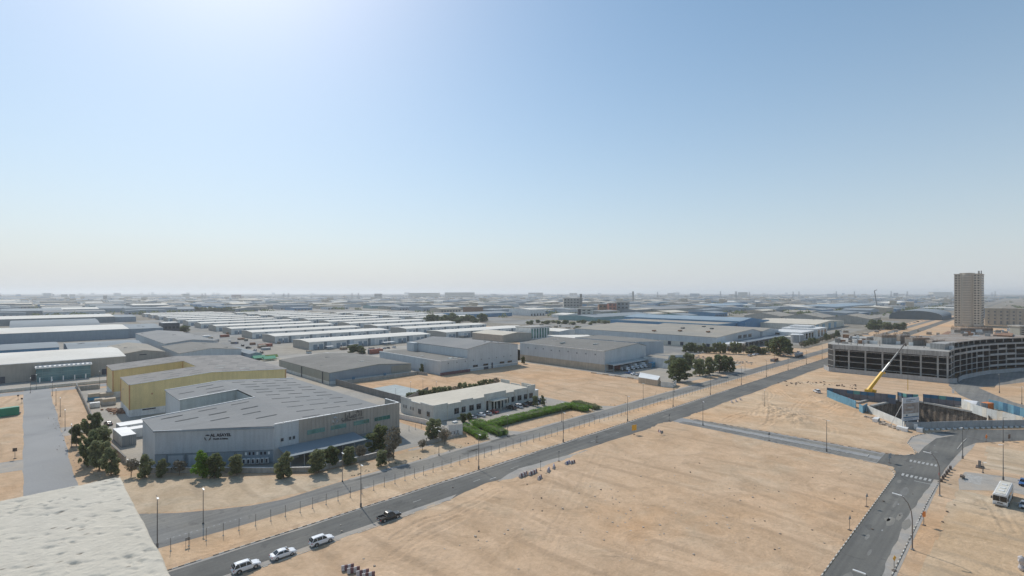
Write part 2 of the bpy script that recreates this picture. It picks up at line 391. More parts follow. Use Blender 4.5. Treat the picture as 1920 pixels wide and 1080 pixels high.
def place(proto, loc, rz=0, label=None, group=None, cat=None, scale=None):
    c = copy_tree(proto) if proto.get('_used') else proto
    proto['_used'] = 1
    c.location = (loc[0], loc[1], loc[2] if len(loc) > 2 else 0); c.rotation_euler = (0, 0, rz)
    if scale: c.scale = scale if hasattr(scale, '__len__') else (scale,)*3
    if label: c['label'] = label
    if cat: c['category'] = cat
    if group: c['group'] = group
    return c
def struct(mb, name): return tag(mb.build(name), kind='structure')
def pix(pts, z): return [(*g(*p, z)[:2], z) for p in pts]

# ------------------------------------------------------------------ ground, roads, yards (the setting)
PITP = [g(1632, 763), g(1694, 748.5), g(1853, 779), g(1853, 796), g(1698, 797)]
def ground():
    bm = bmesh.new()
    NB = 1400
    outer = [bm.verts.new(p) for p in ((-300,-300,0), (NB,-300,0), (NB,NB,0), (-300,NB,0))]
    pit = [bm.verts.new((p[0], p[1], 0)) for p in PITP]
    es = [bm.edges.new((outer[i], outer[(i+1) % 4])) for i in range(4)]+[bm.edges.new((pit[i], pit[(i+1) % len(pit)])) for i in range(len(pit))]
    bmesh.ops.triangle_fill(bm, use_beauty=True, edges=es)
    F = 30000
    big = [bm.verts.new(p) for p in ((-F,-F,0), (F,-F,0), (F,F,0), (-F,F,0))]
    for i in range(4): bm.faces.new((big[i], big[(i+1) % 4], outer[(i+1) % 4], outer[i]))
    for f in bm.faces:
        if f.normal.z < 0: f.normal_flip()
    bmesh.ops.recalc_face_normals(bm, faces=bm.faces)
    bm.normal_update()
    if sum(f.normal.z for f in bm.faces) < 0: bmesh.ops.reverse_faces(bm, faces=bm.faces)
    me = bpy.data.meshes.new('desert_ground'); bm.to_mesh(me); bm.free()
    me.materials.append(M['sand']); me.materials.append(M['far_ground'])
    for p in me.polygons: p.material_index = 1 if max(abs(me.vertices[i].co.x) for i in p.vertices) > 2000 else 0
    o = bpy.data.objects.new('desert_ground', me); sc.collection.objects.link(o); o['kind'] = 'structure'
ground()

def sheet(name, polys, z, m):
    b = MB()
    for p in polys: b.add([(q[0], q[1], z) for q in p], [tuple(range(len(p)))], m)
    o = b.build(name)
    me = o.data; bmx = bmesh.new(); bmx.from_mesh(me)
    bmx.normal_update()
    for f in bmx.faces:
        if f.normal.z < 0: f.normal_flip()
    bmx.to_mesh(me); bmx.free()
    return tag(o, kind='structure')
def rect(x0, x1, y0, y1): return [(x0,y0),(x1,y0),(x1,y1),(x0,y1)]
def wobble(pts, amp, step, seed):
    """subdivide an edge line and let it wander, for sand lapping over a road's edge"""
    r = random.Random(seed); out = []; ph = [r.uniform(0, 6) for _ in range(5)]
    dist = 0
    for (a, b) in zip(pts[:-1], pts[1:]):
        L = math.hypot(b[0]-a[0], b[1]-a[1]); n = max(1, int(L/step)); nx, ny = -(b[1]-a[1])/L, (b[0]-a[0])/L
        for i in range(n):
            t = i/n; d = dist+L*t
            q = amp*(math.sin(d*.11+ph[0])+.6*math.sin(d*.31+ph[1])+.35*math.sin(d*.83+ph[2])+.2*r.uniform(-1, 1))/2
            out.append((a[0]+(b[0]-a[0])*t+nx*q, a[1]+(b[1]-a[1])*t+ny*q))
        dist += L
    out.append(pts[-1]); return out

# heightfield sand fields: real low drifts, scraped heaps and wheel ruts over the ground sheet
def snoise(X, Y, seed, octs=((40, 1.), (17, .55), (7, .3), (3, .16), (1.4, .08))):
    r = np.random.RandomState(seed); Z = np.zeros_like(X)
    for wl, a in octs:
        for _ in range(5):
            th = r.uniform(0, 2*math.pi); k = 2*math.pi/wl*r.uniform(.7, 1.3); ph = r.uniform(0, 6.28)
            Z += a*np.sin(k*(X*math.cos(th)+Y*math.sin(th))+ph+1.3*np.sin(k*.6*(X*math.sin(th)-Y*math.cos(th))+ph*2))/5
    return Z
def field(name, x0, x1, y0, y1, step, amp, seed, m, inside, heaps=(), ruts=()):
    nx = int((x1-x0)/step)+1; ny = int((y1-y0)/step)+1
    X, Y = np.meshgrid(np.linspace(x0, x1, nx), np.linspace(y0, y1, ny), indexing='ij')
    Z = snoise(X, Y, seed)*amp
    Z = np.where(Z < 0, Z*.5, Z)+amp*.4
    for (hx, hy, hr, hh) in heaps:
        d2 = ((X-hx)**2+(Y-hy)**2)/hr**2
        Z += hh*np.exp(-d2)*(1+.5*snoise(X, Y, seed+3, ((5, 1), (2, .7), (1.1, .4))))
    for path, dep in ruts:           # pairs of wheel ruts left by lorries
        D = np.full(X.shape, 99.)
        for (ax, ay), (bx, by) in zip(path[:-1], path[1:]):
            L2 = (bx-ax)**2+(by-ay)**2; tt = np.clip(((X-ax)*(bx-ax)+(Y-ay)*(by-ay))/L2, 0, 1)
            D = np.minimum(D, np.hypot(X-ax-tt*(bx-ax), Y-ay-tt*(by-ay)))
        Z += dep*(-np.exp(-((D-.95)/.3)**2)+.75*np.exp(-((D-1.55)/.32)**2))
    E_ = inside(X, Y)                     # metres inside the border, wandering
    E_ = E_+1.2*snoise(X, Y, seed+9, ((23, 1), (9, .6), (3, .35)))
    k = np.clip(E_/4.0, 0, 1)
    Z = .014+np.maximum(Z, .0)*k*k*(3-2*k)
    keep = E_ > 0
    idx = -np.ones(X.shape, int)
    fm = keep[:-1,:-1] & keep[1:,:-1] & keep[1:,1:] & keep[:-1,1:]
    vid = np.arange(nx*ny).reshape(nx, ny)
    F4 = np.stack([vid[:-1,:-1][fm], vid[1:,:-1][fm], vid[1:,1:][fm], vid[:-1,1:][fm]], 1)
    used = np.unique(F4); remap = -np.ones(nx*ny, int); remap[used] = np.arange(len(used))
    V = np.stack([X.ravel(), Y.ravel(), Z.ravel()], 1)[used]; F4 = remap[F4]
    me = bpy.data.meshes.new(name); me.vertices.add(len(V)); me.vertices.foreach_set('co', V.ravel())
    me.loops.add(F4.size); me.loops.foreach_set('vertex_index', F4.ravel().astype(np.int32))
    me.polygons.add(len(F4)); me.polygons.foreach_set('loop_start', np.arange(0, F4.size, 4, dtype=np.int32))
    me.polygons.foreach_set('use_smooth', np.ones(len(F4), bool))
    me.update(calc_edges=True); me.validate(); me.materials.append(M[m])
    o = bpy.data.objects.new(name, me); sc.collection.objects.link(o); o['kind'] = 'structure'
    return o
LB = [g(u, v) for u, v in ((180, 968), (265, 963), (330, 962), (400, 956), (470, 948), (533, 936), (575, 923))]
_ls = sorted(LB)+[(60, 121.8), (400, 121.6)]
road_n = lambda X: np.interp(X, [p[0] for p in _ls], [p[1] for p in _ls])
mn = np.minimum
def arcs(n, x0, x1, y0, y1, seed, dep=.09, wild=1.):
    r = random.Random(seed); out = []
    for _ in range(n):
        x, y, a = r.uniform(x0, x1), r.uniform(y0, y1), r.choice([.05, -.1, .3, 1.2, 2.8, -.6])+r.uniform(-.3, .3); c = r.uniform(-.05, .05)*wild; p = []
        for k in range(r.randint(8, 26)): p.append((x, y)); x += 4*math.cos(a); y += 4*math.sin(a); a += c+r.uniform(-.04, .04)*wild
        out.append((p, dep*r.uniform(.5, 1.1)))
    return out
# the wide empty plot between the main road, the side road and the right-hand road
field('sand_plot', 20, 176, 22, 98, .36, .24, 4, 'sand',
      lambda X, Y: mn(mn(mn(X-22, 172.2-X), Y-25.6), 93.6-Y),
      heaps=((60, 88, 4, .35), (72, 84, 5, .4), (80, 88, 3, .3), (52, 78, 5, .35), (95, 84, 3.5, .25), (152, 86, 3, .4), (149, 84, 2, .35), (110, 60, 9, .15)), ruts=arcs(5, 40, 165, 30, 90, 3, .045, 1.6)+[([(52, 86), (58, 87.5), (66, 87), (74, 88), (82, 89.5)], .1), ([(48, 80), (56, 83), (66, 84)], .09)])
# the plot where the crane works
field('sand_plot', 182, 360, 22, 97, .42, .28, 12, 'sand_orange',
      lambda X, Y: mn(mn(mn(X-186, 350-X), 92.0-Y), Y-27.5-np.clip((X-218)*.85, 0, 44)),
      heaps=((212, 66, 7, 1.1), (205, 60, 5, .8), (220, 73, 6, .9), (228, 80, 4, .6), (250, 62, 6, .6), (262, 70, 5, .5)), ruts=arcs(22, 190, 250, 45, 85, 9, .16, 3)+arcs(6, 190, 330, 50, 90, 10, .1))
field('sand_plot', 97, 250, 96, 121, .7, .05, 5, 'sand_orange', lambda X, Y: mn(mn(X-99, 248-X), mn(Y-104.9, 112.8-Y)))
field('sand_plot', 14, 99, 96, 121, .5, .06, 6, 'sand_orange', lambda X, Y: mn(mn(X-14, 99.3-X), mn(Y-104.9, 112.8-Y)+.0*X))
field('sand_plot', 120, 252, 158, 236, .8, .22, 8, 'sand', lambda X, Y: mn(mn(X-144, 246-X), mn(Y-160, 234-Y)), heaps=((180, 190, 5, .4), (225, 170, 6, .35)), ruts=arcs(9, 130, 240, 165, 230, 31, .1))
field('sand_plot', 100, 170, -22, 13, .36, .18, 14, 'sand_grey', lambda X, Y: mn(mn(X-102, 164-X), mn(Y+20, 12.6-Y)), ruts=arcs(10, 105, 160, -10, 10, 21, .1, 2))
field('sand_plot', 185, 235, -22, 12, .7, .2, 15, 'sand_grey', lambda X, Y: mn(mn(X-188, 217-X), mn(Y+20, 9.5-Y)))
field('sand_plot', 11, 100, 120, 166, .5, .16, 17, 'sand_grey', lambda X, Y: mn(mn(X-12, 99-X), mn(Y-road_n(X)-.6, 131.6+np.clip((54-X), 0, 34)-Y)))

# road sheets
far_edge_n = [(-9, 152)]+LB+[(56, 121.8), (400, 121.6), (6000, 121.6)]
far_edge_s = [(6000, 113.6), (400, 113.6), (60, 113.4), (30, 113.2), (10, 114.5), (-40, 118)]
sheet('service_road', [far_edge_n+far_edge_s], .006, 'asphalt_old')
sheet('main_road', [wobble([(-60, 93.8), (30, 93.6), (70, 93.6), (84, 95.8), (97, 93.5), (122, 95.2), (150, 94.2), (163, 92.4), (400, 92.6), (1000, 93)], .5, 2, 3)+[(6000, 93), (6000, 103.7), (-60, 103.7)]], .006, 'asphalt')
strip = wobble([(12, 97.4), (70, 97.4)], .25, 1.5, 5)
sheet('parking_strip', [[(12, 93.7), (71.5, 93.7), (74, 95.0)]+list(reversed(wobble([(12, 95.3), (69, 95.1)], .22, 1.0, 5)))], .010, 'dusty')
sheet('road_dust', [wobble([(84, 93.2), (97, 97.2), (112, 95.6), (123, 94.2)], .5, 1.5, 8)+[(123, 91), (84, 91)],
                    wobble([(14, 103.1), (250, 103.0)], .25, 1.5, 9)+[(250, 103.65), (14, 103.65)],
                    wobble([(60, 114.3), (110, 114.0), (330, 114.4)], .4, 2, 10)+[(330, 113.3), (60, 113.3)],
                    wobble([(60, 121.2), (110, 120.9), (330, 121.3)], .4, 2, 10)+[(330, 122.2), (60, 122.2)]], .012, 'dusty')
rl = [(60, 24.3), (150, 24.3), (163, 24.3), (168.5, 25.0), (172.5, 27.5), (172.6, 30), (184.4, 30), (185, 27.2), (187.5, 24.9), (190, 23.5), (194, 23.4)]
bulge = [g(u, v) for u, v in ((1712, 841), (1701, 831), (1709, 820), (1722, 816), (1752, 811.5), (1790, 806), (1920, 805))]
rr = [g(u, v) for u, v in ((1960, 826), (1920, 826), (1830, 830.5), (1808, 839), (1790, 858), (1772, 880))]+[(170, 16), (150, 16.4), (60, 16.4)]
sheet('side_street', [rl+bulge+[(275, -25)]+rr], .008, 'asphalt')
wlk = [(60, 16.4), (150, 16.4), (170, 16.0)]
sheet('road_dust', [wobble([(60, 17.2), (120, 17.6), (140, 18.2), (168, 17.0)], .4, 1.5, 21)+[(168, 15.6), (60, 15.6)],
                    bulge[:5]+[g(u, v) for u, v in ((1790, 816), (1755, 822), (1733, 838), (1722, 850))],
                    [g(u, v) for u, v in ((1830, 831), (1808, 839), (1783, 866), (1764, 893), (1772, 894), (1796, 868), (1822, 842))]], .013, 'dusty')
sheet('cross_street', [[(172.6, 29.9), (184.4, 29.9), (184.0, 62), (181, 92.8), (174, 92.8), (172.4, 60)]], .009, 'asphalt_pale')
sheet('cross_street_lane', [wobble([(173.2, 90), (173.0, 30)], .25, 2, 31)+[(176.6, 30), (176.6, 90)],
                       [(179.6, 88), (179.9, 30)]+wobble([(183.2, 30), (182.8, 88)], .2, 2, 32)], .014, 'asphalt_old')
sheet('paved_median', [[(176.9, 88), (176.9, 33), (179.4, 33), (179.4, 88)]], .10, 'asphalt_pale')
sheet('left_street', [wobble([(-.1, 150), (0, 345)], .25, 3, 41)+[(9.3, 345)]+list(reversed(wobble([(9.7, 150), (9.3, 335)], .3, 3, 42)))], .007, 'asphalt_pale')
sheet('back_street', [[(-120, 330.5), (40, 330.8), (100, 331), (100, 341.5), (-120, 341)]], .009, 'asphalt_pale')
sheet('back_lane', [[g(u, v) for u, v in ((1778, 722), (1800, 741), (1850, 762), (1940, 790), (1960, 770), (1900, 754), (1860, 738), (1835, 727), (1960, 712), (1960, 690), (1800, 700))]], .008, 'asphalt_old')
# yards
sheet('yard_paving', [[(20.8, 176), (24.5, 163.4), (50, 138.7), (56, 133.6), (100, 133), (100, 250), (19.5, 250)], rect(19.5, 112, 250, 326), [(103, 141), (118, 131), (172, 131), (172, 160), (105, 160)]], .004, 'yard')
sheet('yard_paving', [rect(99, 121, 168, 252), rect(112, 300, 252, 420), rect(-120, 110, 345, 540), rect(247, 345, 134, 330)], .005, 'yard')
sheet('yard_paving', [rect(130, 470, 395, 900), rect(345, 470, 180, 395), rect(-200, 128, 545, 960), rect(470, 800, 150, 420)], .02, 'yard_far')
sheet('driveway', [[(83.5, 121.4), (97, 121.4), (92.5, 133), (84, 132)], [(109, 121.5), (124, 121.5), (118, 131), (112.5, 131)], [(165, 121.5), (180, 121.5), (172, 132), (168, 128)],
                   [(300, 121.5), (330, 121.5), (322, 132), (250, 134), (250, 128), (292, 127)], [(-40, 196), (0, 190), (0, 202), (-40, 206)], [(9.5, 225), (19, 226), (19, 238), (9.5, 240)]], .011, 'dusty')
# far plots: fields of paving and dry earth between the distant sheds
def farplots():
    r = random.Random(5); A = MB(); Bm = MB()
    for i in range(-3, 42):
        for j in range(-2, 42):
            x = i*135.; y = j*112.+420 if i < 7 else j*112.+150
            if y < 130 or not inview(x, y, 200) or x*CS+y*SN < 620 or (x < 480 and y < 560): continue
            (A if r.random() < .6 else Bm).add([(x, y, .05), (x+118, y, .05), (x+118, y+96, .05), (x, y+96, .05)], [(0, 1, 2, 3)], 'yard_far' if r.random() < .7 else 'far_ground')
    tag(A.build('far_plots'), kind='structure'); tag(Bm.build('far_plots'), kind='structure')
farplots()
sheet('dry_plain', [rect(480, 7000, 134, 7000), rect(-5000, 470, 962, 7000), rect(1250, 7000, -1500, 91)], .012, 'far_ground')

# kerbs: painted black and white stones, laid end to end
def kerb(line, m1='kerb_black', m2='kerb_white', L=.9, h=.12, w_=.17, name='kerb', gap=.0):
    b = MB(); k = 0; r = random.Random(len(line))
    for a, c in zip(line[:-1], line[1:]):
        D = math.hypot(c[0]-a[0], c[1]-a[1]); n = max(1, round(D/L))
        for i in range(n):
            p = (a[0]+(c[0]-a[0])*i/n, a[1]+(c[1]-a[1])*i/n); q = (a[0]+(c[0]-a[0])*(i+1)/n, a[1]+(c[1]-a[1])*(i+1)/n)
            k += 1
            if r.random() < gap: continue
            b.obox(p, q, .02, D/n-.02, 0, h+r.uniform(-.01, .01), -w_/2, w_/2, m1 if k % 2 else m2)
    return tag(b.build(name), kind='structure')
kerb([(14, 103.75), (330, 103.75)], gap=.04)
kerb([(30, 93.3), (71, 93.35)], 'kerb_white', 'kerb_stone', gap=.35, h=.08)
kerb([(80, 24.5), (164.3, 24.5), (167.5, 25.4)])
kerb([(80, 16.2), (150, 16.2), (168, 15.9)], gap=.05)
kerb([(189.5, 23.9), (187, 25.2), (185, 27.6), (184.7, 31), (184.2, 62), (182.3, 90)], L=1.2, gap=.2)
kerb([(172.3, 60), (172.3, 34), (171.6, 28.6), (169, 26), (167.5, 25.4)], 'kerb_stone', 'kerb_stone', gap=.25)
kerb([g(u, v) for u, v in ((1716, 850), (1712, 841), (1701, 831), (1709, 820), (1722, 815.5), (1752, 811))])
kerb([g(u, v) for u, v in ((1795, 842), (1806, 828), (1812, 823))], 'kerb_white', 'kerb_stone')
kerb([(176.8, 88), (176.8, 33), (179.5, 33), (179.5, 88)], 'kerb_stone', 'kerb_white', w_=.18, h=.14, gap=.1)
kerb([(330, 103.75), (480, 103.75)], L=2.0)
b = MB()
for k in range(7):      # two zebra crossings
    y = 17.7+k*.92
    b.box(180.8, 182.9, y, y+.5, .016, .018, 'paint'); b.box(165.4, 167.6, y-.3, y+.2, .016, .018, 'paint')
b.box(162.9, 163.2, 16.9, 20.4, .016, .018, 'paint')
for k in range(9): b.box(171.5+k*.9, 171.9+k*.9, 8.4, 11.4, .02, .022, 'paint')
for x in (64, 82, 95, 131, 145): b.box(x, x+2.2, 98.3, 98.45, .011, .013, 'paint')
b.box(86, 88.2, 96.5, 96.75, .011, .013, 'paint')
for x in (124, 132, 142, 148, 196, 205): b.box(x, x+.8, 20.5, 20.75, .016, .018, 'asphalt_pale')
for x in range(20, 34): b.box(x, x+.3, 116.7+(34-x)*.02, 117.1+(34-x)*.02, .011, .013, 'asphalt_pale')
tag(b.build('road_marking'), kind='structure')
def patches():
    r = random.Random(12); P = {'asphalt_old': [], 'asphalt': [], 'dusty': []}
    for k in range(26):
        if k % 2: x, y0, y1 = r.uniform(30, 420), 96, 102.6
        else: x, y0, y1 = r.uniform(85, 205), 17.5, 23
        y = r.uniform(y0, y1); L, W = r.uniform(1.5, 9), r.uniform(.5, 1.6); m = 'asphalt_old'
        n = 9; P[m].append([(x+L*.5*math.cos(q)*r.uniform(.8, 1.1), y+W*.5*math.sin(q)*r.uniform(.8, 1.1)) for q in [2*math.pi*i/n for i in range(n)]])
    for k in range(14):
        x, y = r.uniform(30, 420), r.uniform(115, 120.5); L, W = r.uniform(2, 12), r.uniform(.5, 1.8)
        P['asphalt'].append([(x, y), (x+L, y), (x+L, y+W), (x, y+W)] if k % 3 else [(x+L*.5*math.cos(q), y+W*.5*math.sin(q)) for q in [2*math.pi*i/8 for i in range(8)]])
    for z, (m, p) in zip((.0165, .0185, .0205), P.items()):
        for i, q in enumerate(p): pass
        if p: sheet('road_patch', p, z, m)
patches()
sheet('paved_path', [[(163.5, 11.8), (172.5, 12.6), (181, 11.9), (184, 4), (184, -15), (170, -15), (170.5, 4)]], .017, 'dusty')

# haze: even, thin air over the whole plain
hz = MB().box(-30500, 30500, -30500, 30500, -10.5, 112, 'sand'); hz.mats = []
def haze():
    m = bpy.data.materials.new('haze'); m.use_nodes = True; N = m.node_tree.nodes; N.clear()
    out = N.new('ShaderNodeOutputMaterial'); v = N.new('ShaderNodeVolumePrincipled')
    v.inputs['Color'].default_value = (.90, .93, .96, 1); v.inputs['Density'].default_value = HAZE; v.inputs['Anisotropy'].default_value = .35
    m.node_tree.links.new(v.outputs[0], out.inputs['Volume'])
    hz.mats = [m]; hz.m = [0]*len(hz.m); o = hz.build('haze'); o['kind'] = 'stuff'; o['label'] = 'thin pale dust haze over the industrial plain'
HAZE = .00011
haze()

# ------------------------------------------------------------------ buildings
def text(body, size, loc, e, name, parent, m, ext=.03, align='LEFT'):
    """lettering as real raised letters on a wall whose horizontal direction is e"""
    cu = bpy.data.curves.new(name, 'FONT'); cu.body = body; cu.size = size; cu.extrude = ext; cu.align_x = align
    cu.resolution_u = 3; cu.offset = .035*size
    tmp = bpy.data.objects.new('lettering_curve', cu); sc.collection.objects.link(tmp); bpy.context.view_layer.update()
    me = bpy.data.meshes.new_from_object(tmp.evaluated_get(bpy.context.evaluated_depsgraph_get())); bpy.data.objects.remove(tmp)
    me.materials.clear(); me.materials.append(M[m]); o = bpy.data.objects.new(name, me); sc.collection.objects.link(o)
    ex = Vector((e[0], e[1], 0)); ez = Vector((0, 0, 1)); n = ex.cross(ez)
    mt = Matrix.Identity(4)
    for i in range(3): mt[i][0] = ex[i]; mt[i][1] = ez[i]; mt[i][2] = n[i]; mt[i][3] = loc[i]
    off = Vector(list(parent.get('_abs', (0, 0, 0)))) if parent else Vector()
    o.parent = parent; mt.translation = Vector(loc)-off; o.matrix_local = mt
    return o

def gable(mb, x0, x1, y0, y1, h, hr, axis, m, ov=.3, th=.18, ridge=None, edge=None):
    """two roof slopes, solid, overhanging; axis = direction of the ridge"""
    if axis == 'x':
        c = (y0+y1)/2 if ridge is None else ridge
        S = [[(x0-ov, y0-ov, h), (x1+ov, y0-ov, h), (x1+ov, c, hr), (x0-ov, c, hr)], [(x0-ov, c, hr), (x1+ov, c, hr), (x1+ov, y1+ov, h), (x0-ov, y1+ov, h)]]
    else:
        c = (x0+x1)/2 if ridge is None else ridge
        S = [[(x0-ov, y1+ov, h), (x0-ov, y0-ov, h), (c, y0-ov, hr), (c, y1+ov, hr)], [(c, y1+ov, hr), (c, y0-ov, hr), (x1+ov, y0-ov, h), (x1+ov, y1+ov, h)]]
    for q in S:
        mb.add([(p[0], p[1], p[2]+th) for p in q]+q, [(0,1,2,3),(7,6,5,4),(0,4,5,1),(1,5,6,2),(2,6,7,3),(3,7,4,0)], m)
def gwalls(mb, x0, x1, y0, y1, h, hr, axis, m, ridge=None, z0=0):
    if axis == 'x':
        c = (y0+y1)/2 if ridge is None else ridge
        mb.add([(x0,y0,z0),(x1,y0,z0),(x1,y0,h),(x0,y0,h)], [(0,1,2,3)], m); mb.add([(x1,y1,z0),(x0,y1,z0),(x0,y1,h),(x1,y1,h)], [(0,1,2,3)], m)
        for x, s in ((x0, 1), (x1, 0)):
            f = [(x,y0,z0),(x,y0,h),(x,c,hr),(x,y1,h),(x,y1,z0)]; mb.add(f, [tuple(range(5)) if s else tuple(reversed(range(5)))], m)
    else:
        c = (x0+x1)/2 if ridge is None else ridge
        mb.add([(x0,y1,z0),(x0,y0,z0),(x0,y0,h),(x0,y1,h)], [(0,1,2,3)], m); mb.add([(x1,y0,z0),(x1,y1,z0),(x1,y1,h),(x1,y0,h)], [(0,1,2,3)], m)
        for y, s in ((y0, 0), (y1, 1)):
            f = [(x0,y,z0),(x0,y,h),(c,y,hr),(x1,y,h),(x1,y,z0)]; mb.add(f, [tuple(range(5)) if s else tuple(reversed(range(5)))], m)
def window(top, A, B, d0, d1, z0, z1, glass='glass_dark', frame='frame_grey', n=1, fr=.09):
    """window frame (part) with its panes (sub-parts), set proud of the wall"""
    f = MB()
    f.obox(A, B, d0, d1, z1-fr, z1, 0, .10, frame); f.obox(A, B, d0, d1, z0, z0+fr, 0, .14, frame)
    f.obox(A, B, d0, d0+fr, z0+fr, z1-fr, 0, .10, frame); f.obox(A, B, d1-fr, d1, z0+fr, z1-fr, 0, .10, frame)
    for k in range(1, n):
        d = d0+(d1-d0)*k/n; f.obox(A, B, d-.03, d+.03, z0+fr, z1-fr, 0, .09, frame)
    fo = f.build('window', top)
    for k in range(n):
        a = d0+fr*.5+(d1-d0-fr)*k/n; c = a+(d1-d0-fr)/n
        p = MB().obox(A, B, a+.02, c-.02, z0+fr*.8, z1-fr*.8, 0, .06, glass); sub(p, 'pane', fo, top)
    return fo
def walls_poly(mb, pts, m, z0=0):
    """upright walls through (x, y, ztop) corners, closed"""
    n = len(pts)
    for i in range(n):
        a, b = pts[i], pts[(i+1) % n]
        mb.add([(a[0],a[1],z0),(b[0],b[1],z0),(b[0],b[1],b[2]),(a[0],a[1],a[2])], [(0,1,2,3)], m)
def strips(top, cells, m, name='skylight_strip'):
    """rooflight sheets: thin strips proud of the slope; cells = (x0,x1,y,width,z(x))"""
    base = None
    for (x0, x1, y, wd, zf) in cells:
        b = MB(); z0, z1 = zf(x0), zf(x1)
        b.add([(x0,y,z0),(x1,y,z1),(x1,y+wd,z1),(x0,y+wd,z0),(x0,y,z0-.05),(x1,y,z1-.05),(x1,y+wd,z1-.05),(x0,y+wd,z0-.05)],
              [(0,1,2,3),(0,4,5,1),(1,5,6,2),(2,6,7,3),(3,7,4,0)], m)
        b.build(name, top)

# ---- large pale warehouse with the chamfered corner and dark company sign
def big_warehouse():
    A0, A1, A2, A3 = (25.6, 185), (25.8, 166.8), (50.6, 148.6), (57.6, 148.6)
    EX, ZR, RX = 86.5, 12.0, 57.5
    t = thing('warehouse', 'large pale grey warehouse with a chamfered corner, a brown clad front and dark sign lettering', 'warehouse', (55, 150))
    def zr(x, y=200):
        zz = 10.35+(ZR-10.35)*min(1, max(0, (y-148.6)/36.5)); lo = 9.9 if x < RX else 9.6
        f = (x-25.6)/(RX-25.6) if x < RX else (EX-x)/(EX-RX)
        return lo+(zz-lo)*f
    w_ = MB()
    def wl(a, c, m, zt=None, z0=0):
        za, zc = (zr(*a), zr(*c)) if zt is None else zt
        w_.add([(a[0],a[1],z0),(c[0],c[1],z0),(c[0],c[1],zc),(a[0],a[1],za)], [(0,1,2,3)], m)
    wl(A0, A1, 'clad_pale'); wl(A1, A2, 'clad_blue_grey')
    for a, c in (((EX,148.6),(EX,185)), ((EX,185),(EX,229)), ((EX,229),(RX,229)), ((RX,229),(38.8,229)), ((38.8,229),(38.8,204.6)), ((RX,185),(A0[0],185))):
        wl(a, c, 'clad_pale')
    wl((38.8, 204.6), (RX-1, 204.6), 'clad_lightgreen'); wl((RX-1, 204.6), (RX-1, 185), 'clad_lightgreen'); 
    w_.build('wall', t)
    f = MB(); f.obox(A2, A3, 0, 8.0, 0, 10.7, -.1, .18, 'clad_pale'); f.build('side_wall_panel', t)
    # roof slopes (south wing, north wing, east slope)
    r = MB(); th = .16
    def slab(pts):
        top = [(p[0], p[1], zr(*p)+th) for p in pts]; lo = [(p[0], p[1], zr(*p)) for p in pts]; n = len(pts)
        r.add(top+lo, [tuple(range(n)), tuple(reversed(range(n, 2*n)))]+[(i, i+n, (i+1) % n+n, (i+1) % n) for i in range(n)], 'roof_grey')
    for k in range(8):
        ya, yb = 148.7+36.6*k/8, 148.7+36.6*(k+1)/8
        xl = lambda y: A1[0]-.3 if y > 166.5 else A1[0]-.3+(166.5-y)/17.8*24.8
        pl = [(xl(yb), yb), (xl(ya), ya), (RX, ya), (RX, yb)]
        if ya < 166.5 < yb: pl = [(xl(yb), yb), (A1[0]-.3, 166.5), (xl(ya), ya), (RX, ya), (RX, yb)]
        slab(pl); slab([(RX, yb), (RX, ya), (EX+.3, ya), (EX+.3, yb)])
    slab([(38.5, 229.3), (38.5, 204.3), (RX, 204.3), (RX, 229.3)])
    slab([(RX-.6, 204.3), (RX-.6, 185.3), (RX, 185.3), (RX, 204.3)])
    slab([(RX, 229.3), (RX, 185.3), (EX+.3, 185.3), (EX+.3, 229.3)])
    r.build('roof', t)
    def ridge(pts, m='edge_white', wd=.38, h=.22):
        b = MB()
        for a, c in zip(pts[:-1], pts[1:]): b.bar((a[0], a[1], zr(*a)+th+h/2), (c[0], c[1], zr(*c)+th+h/2), wd, m, h)
        return b.build('roof_edge', t)
    ridge([(25.3, 185.3), (RX-.6, 185.3)]); ridge([(38.5, 204.4), (RX-.6, 204.4)]); ridge([(38.5, 229.2), (RX, 229.2), (EX, 229.2)])
    b = MB(); b.obox(A1, A2, -.3, 31.0, 9.8, 10.25, .0, .35, 'clad_slate'); b.build('gutter', t)
    # brown front with its white capping and the fin wall on the right
    F0, F1 = (57.6, 148.4), (91.2, 148.4)
    n = 28
    for k in range(n):
        p = MB(); d0 = 33.6*k/n; p.obox(F0, F1, d0+.03, 33.6*(k+1)/n-.03, 3.0, 10.85, -.25, .05+.012*(k % 2), 'clad_brown'); p.build('cladding_panel', t)
    p = MB(); p.obox(F0, F1, 0, 33.6, 0, 3.0, -.25, .02, 'clad_dark'); p.obox(F0, F1, 0, 33.6, 3.0, 10.8, -.3, -.02, 'clad_brown'); p.build('front_wall', t)
    p = MB(); p.box(90.9, 91.2, 148.65, 157.5, 0, 10.85, 'clad_brown'); p.build('fin_wall', t)
    p = MB()
    for k in range(17): p.box(50.9+k*2.38, 50.9+k*2.38+2.2, 148.3, 148.85, 10.86, 11.0, 'edge_white')
    p.box(90.85, 91.25, 148.9, 157.5, 10.86, 10.97, 'edge_white'); p.build('parapet_capping', t)
    # windows of the brown front
    W0 = (57.6, 148.35)
    for (u0, v0, u1, v1, gl) in ((576, 815, 609, 818, 0), (620, 805, 649, 808, 0), (663, 797, 692, 799, 1), (702, 789.5, 731, 790.5, 0), (676, 821, 692, 823, 0)):
        d0, z0 = onwall(W0, F1, u0, v0+3); d1, z1 = onwall(W0, F1, u1, v0-7)
        if u0 == 676: z0 -= .6; z1 = z0+1.5
        else: z0 = 6.1; z1 = 7.4
        window(t, W0, F1, d0, d1, z0, z1, 'glass_green' if gl else 'glass_green', 'clad_teal', 4)
